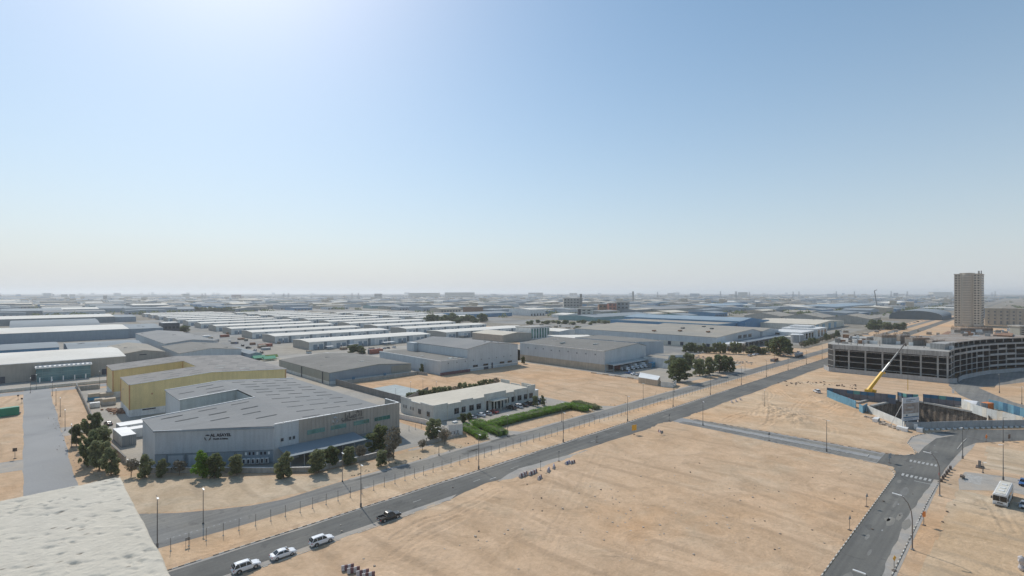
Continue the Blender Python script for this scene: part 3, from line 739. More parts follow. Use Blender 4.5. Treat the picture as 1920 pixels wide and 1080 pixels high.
    for u0, u1 in ((525.5, 531.5), (541, 545.5), (548, 553)):
        d0, z0 = onwall(A2, A3, u0, 828); d1, _ = onwall(A2, A3, u1, 828)
        window(t, (A2[0], A2[1]-.18), (A3[0], A3[1]-.18), d0, d1, 5.6, 6.6, 'glass_dark', 'frame_grey')
    # chamfer wall: base band, bays, doors
    p = MB(); p.obox(A1, A2, 0, 30.6, 0, 3.6, .02, .10, 'clad_slate'); p.build('base_band', t)
    p = MB(); p.obox(A1, A2, 0, 30.7, 3.6, 3.75, .02, .2, 'clad_dark'); p.build('ledge', t)
    for d0 in (3.4, 8.6):
        p = MB(); p.obox(A1, A2, d0, d0+3.9, .1, 3.2, .10, .16, 'clad_blue_grey'); p.build('roller_door', t)
    for d0 in (2.9, 7.7, 13.2, 20.5, 22.8): 
        p = MB(); p.obox(A1, A2, d0, d0+.3, 0, 3.6, .10, .3, 'clad_dark'); p.build('buttress', t)
    for k in range(7):
        p = MB(); p.obox(A1, A2, 23.2+k*1.02, 23.2+k*1.02+.5, 2.5, 3.3, .10, .16, 'ink' if k % 3 else 'edge_white'); p.build('vent', t)
    for k in range(6):
        p = MB(); p.obox(A1, A2, 23.0+k*1.2, 23.0+k*1.2+.85, .5, 1.9, .9, 1.6, 'edge_white')
        p.obox(A1, A2, 23.15+k*1.2, 23.0+k*1.2+.7, .65, 1.75, 1.6, 1.63, 'ink'); p.build('cooling_unit', t)
    e = ((A2[0]-A1[0])/30.77, (A2[1]-A1[1])/30.77); nn = (e[1], -e[0])
    def wp(d, z, o=.05): return (A1[0]+e[0]*d+nn[0]*o, A1[1]+e[1]*d+nn[1]*o, z)
    d0, z0 = onwall(A1, A2, 394.5, 818.8); d1, z1 = onwall(A1, A2, 429, 817)
    text('AL ASAYEL', 1.12, wp(d0, z0), e, 'sign_lettering', t, 'ink', .05)
    text('Health & Safety', .62, wp(d0+.7, z0-.85), e, 'sign_lettering', t, 'ink', .05)
    lg = MB(); dl, zl = onwall(A1, A2, 388, 820)
    for k in range(3):      # three bent arrows round a clear middle
        a0 = math.pi/2+k*2*math.pi/3
        pts = [wp(dl+.2+.75*math.cos(a0+s)*(1.05-.15*math.cos(3*s)), zl-.1+.75*math.sin(a0+s)*(1.05-.15*math.cos(3*s)), .1) for s in (-.7, -.35, 0, .35, .7)]
        lg.tube(pts, [.06, .15, .2, .15, .06], 'logo_grey' if k else 'ink', 4)
    lg.build('logo', t)
    # weathered metal lettering and emblem on the brown front
    d0, z0 = onwall(W0, F1, 640, 787); d1, z1 = onwall(W0, F1, 684, 775)
    text('\uFEDE\uFEF3\uFE8E\uFEBB\uFEF7\uFE8D', 2.3, (W0[0]+d0, W0[1]-.08, 8.75), (1, 0), 'sign_lettering', t, 'logo_grey', .04)
    text('AL ASAYEL Health & Safety', .62, (W0[0]+d0+.3, W0[1]-.08, 7.95), (1, 0), 'sign_lettering', t, 'logo_grey', .03)
    d0, z0 = onwall(W0, F1, 628, 790)
    lg = MB(); cx = W0[0]+d0
    for k in range(3):
        a0 = math.pi/2+k*2*math.pi/3
        lg.tube([(cx+.8*math.cos(a0+s), W0[1]-.1, 8.9+.8*math.sin(a0+s)) for s in (-.75, -.35, 0, .35, .75)], [.2, .38, .48, .38, .2], 'logo_pale', 4)
    lg.build('logo', t)
    # long shade canopy on posts
    c = MB(); c.add([(51.5, 148.1, 4.1), (74.5, 148.1, 4.1), (74.5, 139.6, 3.5), (51.5, 139.6, 3.5), (51.5, 148.1, 4.2), (74.5, 148.1, 4.2), (74.5, 139.6, 3.6), (51.5, 139.6, 3.6)],
          [(0,1,2,3),(7,6,5,4),(0,4,5,1),(1,5,6,2),(2,6,7,3),(3,7,4,0)], 'roof_slate'); 
    co = c.build('canopy', t)
    for x in range(7):
        p = MB().box(52+x*3.7, 52.15+x*3.7, 139.8, 139.95, 0, 3.5, 'galv'); p.build('canopy_post', t)
    # rooflight sheets running down the slopes, in staggered rows
    cells = []; r2 = random.Random(3)
    for j in range(11):
        y = 152+j*7.1
        for i in range(3):
            x0 = (60.5, 68.5, 77)[i]+r2.uniform(-.6, .6)+(j % 2)*1.2; x1 = x0+r2.uniform(4.5, 6); cells.append((x0, x1, y+r2.uniform(-.4, .4), .75, lambda x, y=y: zr(x, y)+th+.09))
        for i in range(3):
            x0 = (30, 39, 48)[i]+r2.uniform(-.6, .6)+(j % 2)*1.2; x1 = x0+r2.uniform(4.5, 6)
            if 184 < y < 206 or (y > 200 and x0 < 39.5) or (y < 172 and x0 < 26+(170-y)*1.45): continue
            cells.append((x0, x1, y+r2.uniform(-.4, .4), .75, lambda x, y=y: zr(x, y)+th+.09))
    strips(t, cells, 'sky_strip')
    # low perimeter wall of the plot
    wl_ = thing('boundary_wall', 'low pale boundary wall with railing in front of the large grey warehouse', 'wall', (50, 134))
    LN = [(20.8, 176), (24.5, 163.2), (50, 138.5), (56, 133.4), (78, 132.6)]
    for a, c in zip(LN[:-1], LN[1:]):
        Lc = math.hypot(c[0]-a[0], c[1]-a[1]); p = MB(); p.obox(a, c, 0, Lc, 0, 1.3, -.12, .12, 'concrete'); p.obox(a, c, 0, Lc, 1.3, 1.4, -.18, .18, 'white'); p.build('wall_panel', wl_)
    p = MB(); p.obox((91, 132.8), (104.5, 132.9), 0, 13.5, 0, 1.1, -.12, .12, 'concrete'); p.build('wall_panel', wl_)
    for k in range(10): MB().box(91.3+k*1.4, 91.45+k*1.4, 132.75, 132.95, 1.1, 2.1, 'pole_dark').build('railing_post', wl_)
    MB().box(91.3, 104.2, 132.8, 132.9, 2.0, 2.1, 'pole_dark').build('rail', wl_)
    return t
big_warehouse()

# ---- mustard yellow warehouse with a deep slot in its roof
def yellow_warehouse():
    x0, x1, y0, y1, n0, n1, nx = 29.3, 87.8, 241.8, 314, 264.8, 291.5, 56.5
    t = thing('warehouse', 'mustard yellow warehouse with white plinth, rusty corner trims and a slot cut into its roof', 'warehouse', (x0, y0))
    RX = 57.5; H0, HR = 12.5, 14.4
    def zr(x): return H0+(HR-H0)*(x-x0)/(RX-x0) if x < RX else HR-(HR-H0)*(x-RX)/(x1-RX)
    w_ = MB()
    def wl(a, c, m='yellow_clad', z0=2.7):
        k = [a]+([(RX, a[1])] if (a[0]-RX)*(c[0]-RX) < 0 else [])+[c]
        for p, q in zip(k[:-1], k[1:]): w_.add([(p[0],p[1],z0),(q[0],q[1],z0),(q[0],q[1],zr(q[0])),(p[0],p[1],zr(p[0]))], [(0,1,2,3)], m)
    ring = [(x0,y0),(x1,y0),(x1,y1),(x0,y1),(x0,n1),(nx,n1),(nx,n0),(x0,n0)]
    for i in range(8): wl(ring[i], ring[(i+1) % 8])
    w_.build('wall', t)
    p = MB(); pr = [(x0-.15,y0-.15),(x1+.15,y0-.15),(x1+.15,y1+.15),(x0-.15,y1+.15),(x0-.15,n1-.15),(nx-.15,n1-.15),(nx-.15,n0+.15),(x0-.15,n0+.15)]
    p.prism(pr, 0, 2.7, 'white'); p.build('plinth', t)
    r = MB(); th = .15
    def slab(pts):
        n = len(pts); top = [(q[0], q[1], zr(min(max(q[0], x0), x1))+th) for q in pts]; lo = [(q[0], q[1], q[2]-th) for q in top]
        r.add(top+lo, [tuple(range(n)), tuple(reversed(range(n, 2*n)))]+[(i, i+n, (i+1) % n+n, (i+1) % n) for i in range(n)], 'roof_yell')
    o = .35
    slab([(x0-o,y0-o),(RX,y0-o),(RX,n0+o),(x0-o,n0+o)]); slab([(nx,n0+o),(RX,n0+o),(RX,n1-o),(nx,n1-o)]); slab([(x0-o,n1-o),(RX,n1-o),(RX,y1+o),(x0-o,y1+o)])
    slab([(RX,y0-o),(x1+o,y0-o),(x1+o,y1+o),(RX,y1+o)]); r.build('roof', t)
    for (cx, cy) in ((x0, y0), (x1, y0), (x0, n0), (x0, n1), (x0, y1), (nx, n0), (nx, n1)):
        MB().box(cx-.18, cx+.18, cy-.18, cy+.18, 2.7, zr(cx)-.02, 'yellow_trim').build('corner_trim', t)
    for a, c in (((x0, y0), (RX, y0)), ((RX, y0), (x1, y0)), ((x0, n0+.5), (nx, n0+.5)), ((x0, n1), (nx, n1)), ((x0-.3, y0), (x0-.3, n0)), ((x0-.3, n1), (x0-.3, y1))):
        b = MB(); b.bar((a[0], a[1]-.38, zr(a[0])+.02), (c[0], c[1]-.38, zr(c[0])+.02), .08, 'edge_white' if a[1] == y0 else 'cream', .26); b.build('roof_edge', t)
    cells = []
    for j in range(12):
        for xx in (33, 42, 50, 62, 71, 80):
            y = y0+3+j*5.9
            if n0-1 < y < n1+1 and xx < 57: continue
            cells.append((xx+(j % 2)*2, xx+4.2+(j % 2)*2, y, .6, lambda x: zr(x)+.2))
    strips(t, cells, 'sky_strip')
    strips(t, [(61, 64.6, 252, 1.6, lambda x: zr(x)+.3), (70, 73.8, 247.5, 1.5, lambda x: zr(x)+.3), (64, 68, 262, 1.2, lambda x: zr(x)+.28)], 'sky_strip_pale', 'roof_vent')
    A, B = (x0, y0-.15), (x1, y0-.15)
    window(t, A, B, 4.0, 8.4, 2.0, 2.55, 'glass_black', 'frame_grey', 3)
    MB().obox(A, B, 12.6, 13.9, 0, 2.1, 0, .06, 'door_dark').build('door', t)
    MB().obox(A, B, 6.9, 7.5, 7.8, 8.4, -.16, .0, 'yellow_trim').build('wall_lamp', t)
    MB().obox((x0, n0), (x0, y0), 6, 6.7, 8.2, 8.9, 0, .1, 'clad_brown').build('wall_lamp', t)
yellow_warehouse()

# ---- generic shed with gable, base band, doors, windows
def shed(label, x0, x1, y0, y1, h, hr, wall, roof, axis='x', name='warehouse', cat='warehouse', band=None, doors=(), wins=(), group=None, ridge=None, bays=0, edge=None, sky=0, ov=.3, z0=0, doorm='door_dark'):
    t = thing(name, label, cat, (x0, y0, z0), group)
    w_ = MB(); gwalls(w_, x0, x1, y0, y1, h, hr, axis, wall, ridge); w_.build('wall', t)
    r = MB(); gable(r, x0, x1, y0, y1, h, hr, axis, roof, ov=ov, ridge=ridge); r.build('roof', t)
    if band:
        zb, mb_ = band; b = MB(); b.box(x0-.12, x1+.12, y0-.12, y0-.01, 0, zb, mb_); b.box(x0-.12, x0-.01, y0-.12, y1, 0, zb, mb_); b.build('base_band', t)
    A, B = (x0, y0), (x1, y0)
    for (d, wd, z, hh, *mm) in doors:
        MB().obox(A, B, d, d+wd, z, z+hh, 0, .16, mm[0] if mm else doorm).build('door', t)
    for (d, wd, z, hh) in wins: window(t, A, B, d, d+wd, z, z+hh, fr=.12)
    if bays:
        n = int((x1-x0)/bays)
        for k in range(1, n): MB().obox(A, B, k*bays-.15, k*bays+.15, 0, h-.1, 0, .2, wall).build('buttress', t)
    if edge:
        b = MB(); 
        if axis == 'x': b.box(x0-ov, x1+ov, y0-ov-.1, y0-ov, h-.1, h+.25, edge)
        else:
            c = (x0+x1)/2 if ridge is None else ridge
            b.bar((x0-ov, y0-ov, h+.1), (c, y0-ov, hr+.1), .12, edge, .28); b.bar((c, y0-ov, hr+.1), (x1+ov, y0-ov, h+.1), .12, edge, .28)
        b.build('roof_edge', t)
    if sky:
        r2 = random.Random(int(x0*7+y0)); zz = (lambda x, y: h+(hr-h)*(1-abs(y-(y0+y1)/2)/((y1-y0)/2))) if axis == 'x' else (lambda x, y: h+(hr-h)*(1-abs(x-((x0+x1)/2 if ridge is None else ridge))/((x1-x0)/2)))
        for k in range(sky):
            x = r2.uniform(x0+3, x1-6); y = r2.uniform(y0+3, y1-5); z = zz(x+1, y+1)+.3
            MB().box(x, x+2.4, y, y+1.4, z-.25, z+.1, 'sky_strip_pale' if k % 2 else 'sky_strip').build('roof_vent', t)
    return t

# grey-green shed beyond the big warehouse
t = shed('low grey shed with dull green side walls behind the sports court', 114.5, 164, 254.4, 326, 6.1, 7.9, 'clad_slate', 'roof_brown', 'y', band=(1.7, 'hoard_white'), ridge=143, sky=3, edge='clad_greygreen')
strips(t, [(x0, x0+4.5, y, .8, lambda x: 6.1+1.8*((x-114.5)/28.5 if x < 143 else (164-x)/21)+.24) for x0 in (119, 128, 136, 145, 154) for y in (262+(x0 % 2)*4, 275, 288+(x0 % 3), 301, 314)], 'roof_yell')
MB().box(114.3, 114.42, 254.4, 326, 1.7, 6.05, 'clad_greygreen').build('side_cladding', t)
MB().box(151, 164.1, 254.2, 254.36, 1.7, 6.05, 'clad_greygreen').build('front_cladding', t)
MB().box(127, 128.6, 254.1, 254.35, 0, 2.6, 'door_blue').build('door', t); MB().box(146, 147.5, 254.1, 254.35, 0, 2.6, 'door_blue').build('door', t)
for y in (262, 290): MB().box(114.0, 114.28, y, y+.4, 0, 6, 'door_dark').build('downpipe', t)
# pale shed with a raised hall, red hoarding along its foot
t = thing('warehouse', 'pale grey warehouse of two heights with small dark windows along the sand plot', 'warehouse', (174, 238))
w_ = MB(); w_.prism([(173.8, 238.3), (193.8, 238.3), (193.8, 308), (173.8, 308)], 0, 8.0, 'clad_pale'); w_.build('low_wall', t)
r_ = MB().box(173.9, 193.7, 238.5, 307.8, 8.0, 8.12, 'roof_brown'); r_.build('low_roof', t)
MB().box(173.6, 174.0, 238.1, 308, 8.0, 8.35, 'edge_white').build('roof_edge', t); MB().box(174.0, 193.8, 238.1, 238.5, 8.0, 8.3, 'clad_pale').build('roof_edge', t)
for (x, y) in ((186, 246), (188.4, 244), (179, 266), (184, 243)): MB().box(x, x+2.6, y, y+1.6, 8.12, 8.4, 'sky_strip_pale').build('roof_vent', t)
w_ = MB(); gwalls(w_, 193.8, 237, 238.2, 300, 13.6, 16.4, 'y', 'clad_pale', ridge=212); w_.build('high_wall', t)
r_ = MB(); gable(r_, 193.8, 237, 238.2, 300, 13.6, 16.4, 'y', 'roof_grey', ridge=212); r_.build('high_roof', t)
MB().box(190.6, 193.7, 292, 300.5, 8.1, 13.9, 'clad_pale').build('stair_tower', t)
A, B = (174, 238.1), (237, 238.1)
for d0 in (24, 32.5, 46.5, 53.5): window(t, A, B, d0, d0+4, 2.2, 3.5, 'glass_black', 'frame_grey', 2)
MB().obox(A, B, 33, 36.5, 0, 1.6, 0, .3, 'door_dark').build('door', t); MB().obox(A, B, 39.4, 40.4, 0, 3.6, 0, .2, 'door_dark').build('door', t)
MB().obox(A, B, 20, 62, 1.5, 1.9, 0, .15, 'edge_white').build('ledge', t)
for k in range(9): MB().obox(A, B, 5+k*6.4, 5.5+k*6.4, 6.2, 6.8, 0, .12, 'sky_strip').build('wall_lamp', t)
for k in range(6): MB().box(215+k*3, 216+k*3, 250, 251.2, 16.0-k*.35, 16.6-k*.35, 'clad_dark').build('roof_fan', t) if k % 2 else None
bf = thing('site_hoarding', 'dull red hoarding along the foot of the two-height warehouse', 'hoarding', (173, 237))
for k in range(9): MB().box(172.4+k*2.5, 174.8+k*2.5, 236.6, 236.75, 0, 1.7+.1*(k % 2), 'barrier_red').build('panel', bf)
# tall pale warehouse right of the sand plot
t = thing('warehouse', 'tall pale grey warehouse with tan base and delivery canopy where lorries are parked', 'warehouse', (253, 179.5))
X0, X1, Y0, Y1 = 253, 300, 179.5, 252
w_ = MB(); gwalls(w_, X0, X1, Y0, Y1, 12.4, 14.6, 'y', 'clad_pale', ridge=290); w_.build('wall', t)
r_ = MB(); gable(r_, X0, X1, Y0, Y1, 12.4, 14.6, 'y', 'roof_brown', ridge=290); r_.build('roof', t)
strips(t, [(x0, x0+5, y, .8, lambda x: 12.4+2.2*min((x-253)/37, (300-x)/10)+.26) for x0 in (257, 266, 275, 283) for y in (185+(x0 % 2)*3, 196, 208+(x0 % 3), 220, 233, 244)], 'roof_yell')
MB().box(X0-.15, X0-.02, Y0-.1, Y1, 0, 4.3, 'tan').build('base_band', t)
MB().box(X0-.36, X0-.2, Y0, Y1, 12.35, 12.75, 'edge_white').build('roof_edge', t)
w_ = MB().prism([(300, 187.5), (304.5, 187.5), (321, 178), (330, 200), (330, 240), (300, 240)], 0, 14.2, 'clad_blue_grey', mtop='roof_brown'); w_.build('side_wing', t)
MB().prism([(301, 246), (320, 232), (345, 262), (318, 285)], 0, 12.2, 'clad_slate', mtop='roof_white').build('rear_wing', t)
c = MB(); c.box(253.2, 303, 173.5, 179.3, 4.6, 4.85, 'clad_lightgreen'); c.box(253.2, 303, 173.4, 173.55, 4.1, 5.0, 'clad_pale'); c.build('delivery_canopy', t)
for k in range(7): MB().box(254+k*8, 254.3+k*8, 173.7, 174, 0, 4.6, 'clad_dark').build('canopy_post', t)
for k in range(5): MB().box(257+k*9, 261.5+k*9, 179.2, 179.45, .8, 4.2, 'door_dark').build('dock_door', t)
r2 = random.Random(4)
for k in range(9):
    MB().box(X0-.22, X0-.02, 186+k*7.2, 186.8+k*7.2, 9.6-(k % 3)*.2, 10.4-(k % 3)*.2, 'clad_dark').build('wall_lamp', t)
for (x, y) in ((270, 200), (262, 222), (283, 214), (276, 240), (290, 200)): MB().box(x, x+5, y, y+.9, 13.4, 14.3, 'sky_strip_pale').build('roof_vent', t)
# low white office block at its right end
t = thing('office_block', 'small white two storey office with round windows beside the parked lorries', 'building', (293, 157))
MB().prism([(291.4, 158.5), (306, 165.8), (304, 178), (293, 177)], 0, 6.2, 'white', mtop='roof_tan').build('wall', t)
MB().prism([(306, 165.8), (318, 160), (324, 172), (306, 177)], 0, 6.6, 'white', mtop='roof_tan').build('side_wall', t)
A, B = (291.4, 158.5), (306, 165.8)
for d0 in (2.2, 7.4, 12):
    for z in (1.2, 4.1): window(t, A, B, d0, d0+1.3, z, z+1.3, 'glass_black', 'door_dark')
MB().prism([(306.5, 165), (318, 158.6), (319, 160), (307.5, 166.6)], 4.5, 5.2, 'clad_dark').build('awning', t)

# ---- single storey cream office with stepped parapets
def office():
    x0, x1, y0, y1 = 108.8, 163.8, 153.6, 176
    t = thing('office_building', 'long single storey cream office with stepped parapet, square windows and cars parked in front', 'office', (x0, y0))
    MB().prism([(x0,y0),(x1,y0),(x1,y1),(x0,y1)], 0, 5.3, 'office_cream', mtop='roof_cream').build('wall', t)
    MB().box(x0+.4, x1-.4, y0+.5, y1-.5, 5.305, 5.42, 'roof_cream').build('roof', t)
    A, B = (x0, y0), (x1, y0)
    for (d0, d1, z) in ((0, 6.5, 6.2), (6.5, 13, 5.7), (13, 19, 6.3), (19, 25, 5.8), (25, 37, 6.9), (37, 42, 5.8), (42, 50, 6.4), (50, 55, 7.1)):
        b = MB(); b.obox(A, B, d0+.02, d1-.02, 5.3, z, -.35, .12, 'office_cream'); b.obox(A, B, d0+.02, d1-.02, z, z+.1, -.4, .17, 'cream'); b.build('parapet', t)
    A2, B2 = (x0, y1), (x0, y0)
    for (d0, d1, z) in ((0, 7, 6.4), (7, 14, 5.7), (14, 22.3, 6.2)):
        b = MB(); b.obox(A2, B2, d0+.02, d1-.02, 5.3, z, -.35, .12, 'office_cream'); b.build('parapet', t)
    for (yy, z) in ((156, 6.9), (163, 5.9), (170, 6.9)): MB().box(x1-.3, x1+.05, yy, yy+6, 5.3, z, 'office_cream').build('parapet', t)
    for d0 in (12, 15.2, 18.6, 22.2, 39, 43, 46.4, 49.6): pass
    for u in (856, 868.5, 884, 897.5, 937, 950.5, 962.5, 974, 985.5, 995.5):
        d, _ = onwall(A, B, u, 760); window(t, A, B, d-1.2, d+1.2, 1.4, 3.7, 'glass_black', 'frame_grey', 2)
    for d0 in (2.2, 8.0): window(t, A2, B2, 22.4-d0-2, 22.4-d0, 1.6, 3.5, 'glass_black', 'frame_grey', 2)
    for d0 in (2, 3.6, 7, 8.6): window(t, A2, B2, d0, d0+.7, 2.2, 3.5, 'glass_black', 'frame_grey')
    p = MB(); p.obox(A, B, 27.5, 35.5, 3.9, 4.3, .12, 3.0, 'cream'); p.build('entrance_canopy', t)
    for d0 in (27.6, 31.3, 35.1): MB().obox(A, B, d0, d0+.35, 0, 3.9, 2.6, 2.95, 'cream').build('column', t)
    MB().obox(A, B, 26.0, 27.0, .1, 4.0, 0, .15, 'glass_black').build('door', t); MB().obox(A, B, 29, 31.4, .1, 3.3, 0, .15, 'glass_black').build('door', t); MB().obox(A, B, 32.6, 35.2, .1, 3.3, 0, .15, 'glass_dark').build('door', t)
    for d in (6.5, 13, 25, 37, 42, 50): MB().obox(A, B, d-.12, d+.12, 0, 5.6, 0, .16, 'cream').build('pilaster', t)
    MB().box(164, 168.5, 156, 166, 0, 3.7, 'cream').build('annex', t); MB().box(163.9, 168.7, 155.8, 166.2, 3.7, 3.9, 'edge_white').build('annex_roof', t)
    text('AL ASAYEL', .8, (x0+27.8, y0-.2, 5.7), (1, 0), 'sign_lettering', t, 'logo_grey', .02) if False else None
office()
def pwall(label, pts, h, m, name='boundary_wall', L=4.0, cap=None, group=None, th=.2, post=None):
    """a wall or hoarding put together from panels between posts"""
    t = thing(name, label, 'wall' if name == 'boundary_wall' else 'hoarding' if name == 'site_hoarding' else 'fence', pts[0], group)
    for a, c in zip(pts[:-1], pts[1:]):
        D = math.hypot(c[0]-a[0], c[1]-a[1]); n = max(1, round(D/L))
        for i in range(n):
            mm = m[(i) % len(m)] if isinstance(m, (list, tuple)) else m
            b = MB(); b.obox(a, c, D*i/n+.03, D*(i+1)/n-.03, 0, h, -th/2, th/2, mm)
            if cap: b.obox(a, c, D*i/n+.03, D*(i+1)/n-.03, h, h+.12, -th, th, cap)
            b.build('panel', t)
            if post: b = MB(); b.obox(a, c, D*i/n-.1, D*i/n+.1, 0, h+post, -th/2-.05, th/2+.05, 'concrete_dark'); b.build('post', t)
    return t
pwall('white yard wall beside the cream office and its sandy side plot', [(102.4, 170), (105.2, 154), (104.6, 141)], 1.7, 'white', cap='cream', L=5)
pwall('dark screen wall round the pale sports court', [(116.8, 252), (118.4, 187), (139, 200.5)], 3.0, 'concrete_dark', L=6)
pwall('pale far wall of the sports court under the grey shed', [(118, 251), (166, 250.5), (168, 243)], 1.8, 'concrete', L=6)
sheet('sports_court', [[(119.5, 229), (139.5, 231), (140.8, 204), (120, 190)]], .03, 'court')
pwall('short grey wall by the back street in front of the yellow warehouse', [(18.9, 325), (27.5, 324)], 2.2, 'concrete', L=4)
pwall('long low wall with dark coping down the side of the left street', [(19.4, 341), (19.2, 300), (18.6, 243)], 1.6, ['concrete', 'tan'], cap='concrete_dark', L=5)
pwall('patched side wall running behind the trees to the large grey warehouse', [(18.6, 241), (18.4, 205), (20.6, 177)], 1.8, ['tan', 'concrete'], cap='concrete_dark', L=5)
pwall('pale roadside wall in front of the white roofed factory', [(-90, 343.5), (60, 344.5)], 1.4, 'cream', cap='white', L=6)
pwall('rubble strewn low wall beside the tan guard house', [(242.6, 182), (244.5, 137)], .7, ['tan', 'white'], L=4)
# guard house and tank house
t = thing('guard_house', 'tan single storey guard house at the corner of the lorry yard', 'building', (240, 131))
gp = [g(1197, 718), g(1233, 724), g(1238, 716), g(1200, 708.5)]
MB().prism(gp, 0, 2.9, 'tan', mtop='roof_cream').build('wall', t); MB().prism([(p[0]*1.0, p[1], 0)[:2] for p in gp], 2.9, 3.1, 'edge_white').build('roof', t)
pwall('white ribbed yard screen joined to the tan guard house', [g(1239, 725), g(1262, 727), g(1268, 722)], 2.6, 'hoard_white', L=1.5)
t = thing('tank_house', 'small white block hut between the cream office and the green hedge', 'building', (103, 134))
MB().prism([(102.2, 135.5), (106.6, 133.6), (109, 137.6), (104.8, 140)], 0, 3.6, 'white', mtop='roof_tan').build('wall', t)
MB().box(104.9, 106.6, 136.2, 137.3, 3.6, 4.1, 'white').build('roof_box', t)
t = thing('water_tank', 'round white water tank beside the small white block hut', 'tank', (101.2, 140))
MB().cyl(100.8, 140.6, 0, 2.4, 1.9, 'cream', 20).build('tank_body', t); MB().cyl(100.8, 140.6, 2.4, 2.65, 1.2, 'white', 16, r1=.5).build('lid', t)

# ---- left-hand factories
def tx(u, t):
    """site x at which the bearing u crosses the line y = t"""
    rx = (u-CXP)/FPX; return t*(rx*SN+CS)/(-rx*CS+SN)
shed('big factory shed with a cream white roof and taupe walls behind the blue glass office', -75, 44, 379, 451, 9.8, 11.5, 'clad_brown', 'roof_white', 'x', sky=0, doors=((60, 8, 0, 3.5), (78, 5, 0, 3.2), (108, 6, 0, 3.2)), edge='edge_white')
t = thing('glass_office', 'two storey blue green glass office with white parapet in front of the cream roofed factory', 'office', (4.8, 371))
MB().box(4.9, 27.4, 371.2, 378.8, 0, 7.2, 'clad_teal').build('wall', t); MB().box(4.4, 28, 370.6, 378.9, 7.2, 8.0, 'edge_white').build('parapet', t)
for k in range(9):
    for (z0, z1) in ((.2, 2.2), (2.6, 4.6), (4.9, 7.0)):
        MB().obox((4.9, 371.2), (27.4, 371.2), k*2.5+.05, k*2.5+2.45, z0, z1, 0, .1, 'glass_teal').build('pane', t)
for k in range(3): MB().obox((4.9, 378.8), (4.9, 371.2), k*2.5+.05, k*2.5+2.45, .3, 7.0, 0, .1, 'glass_teal').build('pane', t)
for k in range(12): MB().box(5+k*1.95, 6+k*1.95, 371, 371.5, 8.0, 8.5, 'edge_white').build('parapet_block', t)
for k in range(5): MB().box(6+k*4.7, 6.5+k*4.7, 368.4, 368.9, 0, 2.6, 'edge_white').build('canopy_post', t)
shed('taupe gabled shed beside the cream roofed factory', 47, 71.5, 425, 500, 6.4, 8.4, 'clad_brown', 'roof_tan', 'y', sky=2, doors=((10, 4, 5.2, .6),))
shed('pale blue grey shed with a row of blue shutters behind the taupe gabled shed', 24, 70, 499, 562, 5.6, 7.4, 'clad_slate', 'roof_slate', 'x', doors=[(3+k*9, 4.5, .3, 3.6, 'door_blue') for k in range(5)], sky=3)
shed('long shed with bright blue walls and slate roof at the left edge', -70, 19, 503, 560, 7.4, 8.8, 'blue_wall', 'roof_slate', 'x', sky=0)
shed('very long slate blue factory with a cream roof, left of the black building', -110, 80, 664, 770, 9.8, 12, 'clad_slate', 'roof_white', 'x')
shed('slate roofed extension between the cream roofed factory and the black building', 80.5, 111, 668, 772, 9.2, 11.5, 'clad_slate', 'roof_slate', 'x', sky=3)
t = thing('black_building', 'black flat roofed block at the end of the long slate blue factory', 'building', (112, 680))
MB().box(112, 128, 676, 700, 0, 13.5, 'door_dark').build('wall', t); MB().box(112.5, 127.5, 676.5, 699.5, 13.5, 14.3, 'frame_grey').build('roof', t)
for k in range(4): MB().obox((112, 676), (128, 676), 1.5+k*3.8, 3.8+k*3.8, 7.5, 10, 0, .12, 'glass_dark').build('window', t)
t = thing('arched_hall', 'barrel roofed pale blue hall behind the very long cream roofed factory', 'hall', (-8, 845))
b = MB(); n = 12
pr = [(846+60*(1-math.cos(math.pi*k/n))/1.0, 4.5+7.5*math.sin(math.pi*k/n)) for k in range(n+1)]
for p, q in zip(pr[:-1], pr[1:]): b.add([(-12, p[0], p[1]), (72, p[0], p[1]), (72, q[0], q[1]), (-12, q[0], q[1])], [(0,1,2,3)], 'roof_slate')
b.build('roof', t); MB().box(-12, 72, 846, 966, 0, 4.45, 'clad_slate').build('wall', t)
shed('cream roofed shed beyond the barrel roofed hall', -140, 106, 1034, 1160, 9.5, 12, 'clad_dark', 'roof_white', 'x')
shed('short pale shed right of the cream roofed one beyond the barrel roofed hall', 107, 135, 1040, 1150, 8, 10, 'clad_slate', 'roof_slate', 'x')
for i, (u0, u1, v, dep, lab, wm, rm) in enumerate((
    (0, 118, 583, 190, 'far slate shed with pale roof at the left edge below the horizon', 'clad_dark', 'roof_slate'),
    (82, 186, 580, 120, 'far blue grey shed with gleaming roof left of the tall slate one', 'clad_slate', 'roof_white'),
    (187, 248, 578, 210, 'far tall slate shed with pale roof at the corner of the white rows', 'clad_slate', 'roof_slate'),
    (0, 60, 570, 150, 'far cream roofed shed near the horizon at the left edge', 'clad_dark', 'roof_cream'),
    (250, 318, 572, 160, 'far dark sided shed with white roof right of the tall slate one', 'clad_dark', 'roof_white'))):
    T = g((u0+u1)/2, v, 10)[1]; shed(lab, tx(u0, T), tx(u1, T), T, T+dep, 10, 13, wm, rm, 'x')
# grey pair of workshops in front of the white rows
shed('grey roofed workshop with pale walls, the left one of the pair by the white rows', 79, 116, 470, 612, 8, 10.2, 'clad_pale', 'roof_grey', 'y', sky=3)
shed('grey roofed workshop, the nearer of the pair behind the yellow warehouse', 76.5, 115, 404, 468, 6.4, 8.6, 'clad_pale', 'roof_brown', 'y', sky=3)
shed('small grey lean-to shed at the foot of the nearer grey workshop', 116, 124, 388, 440, 4, 5, 'clad_slate', 'roof_slate', 'y')

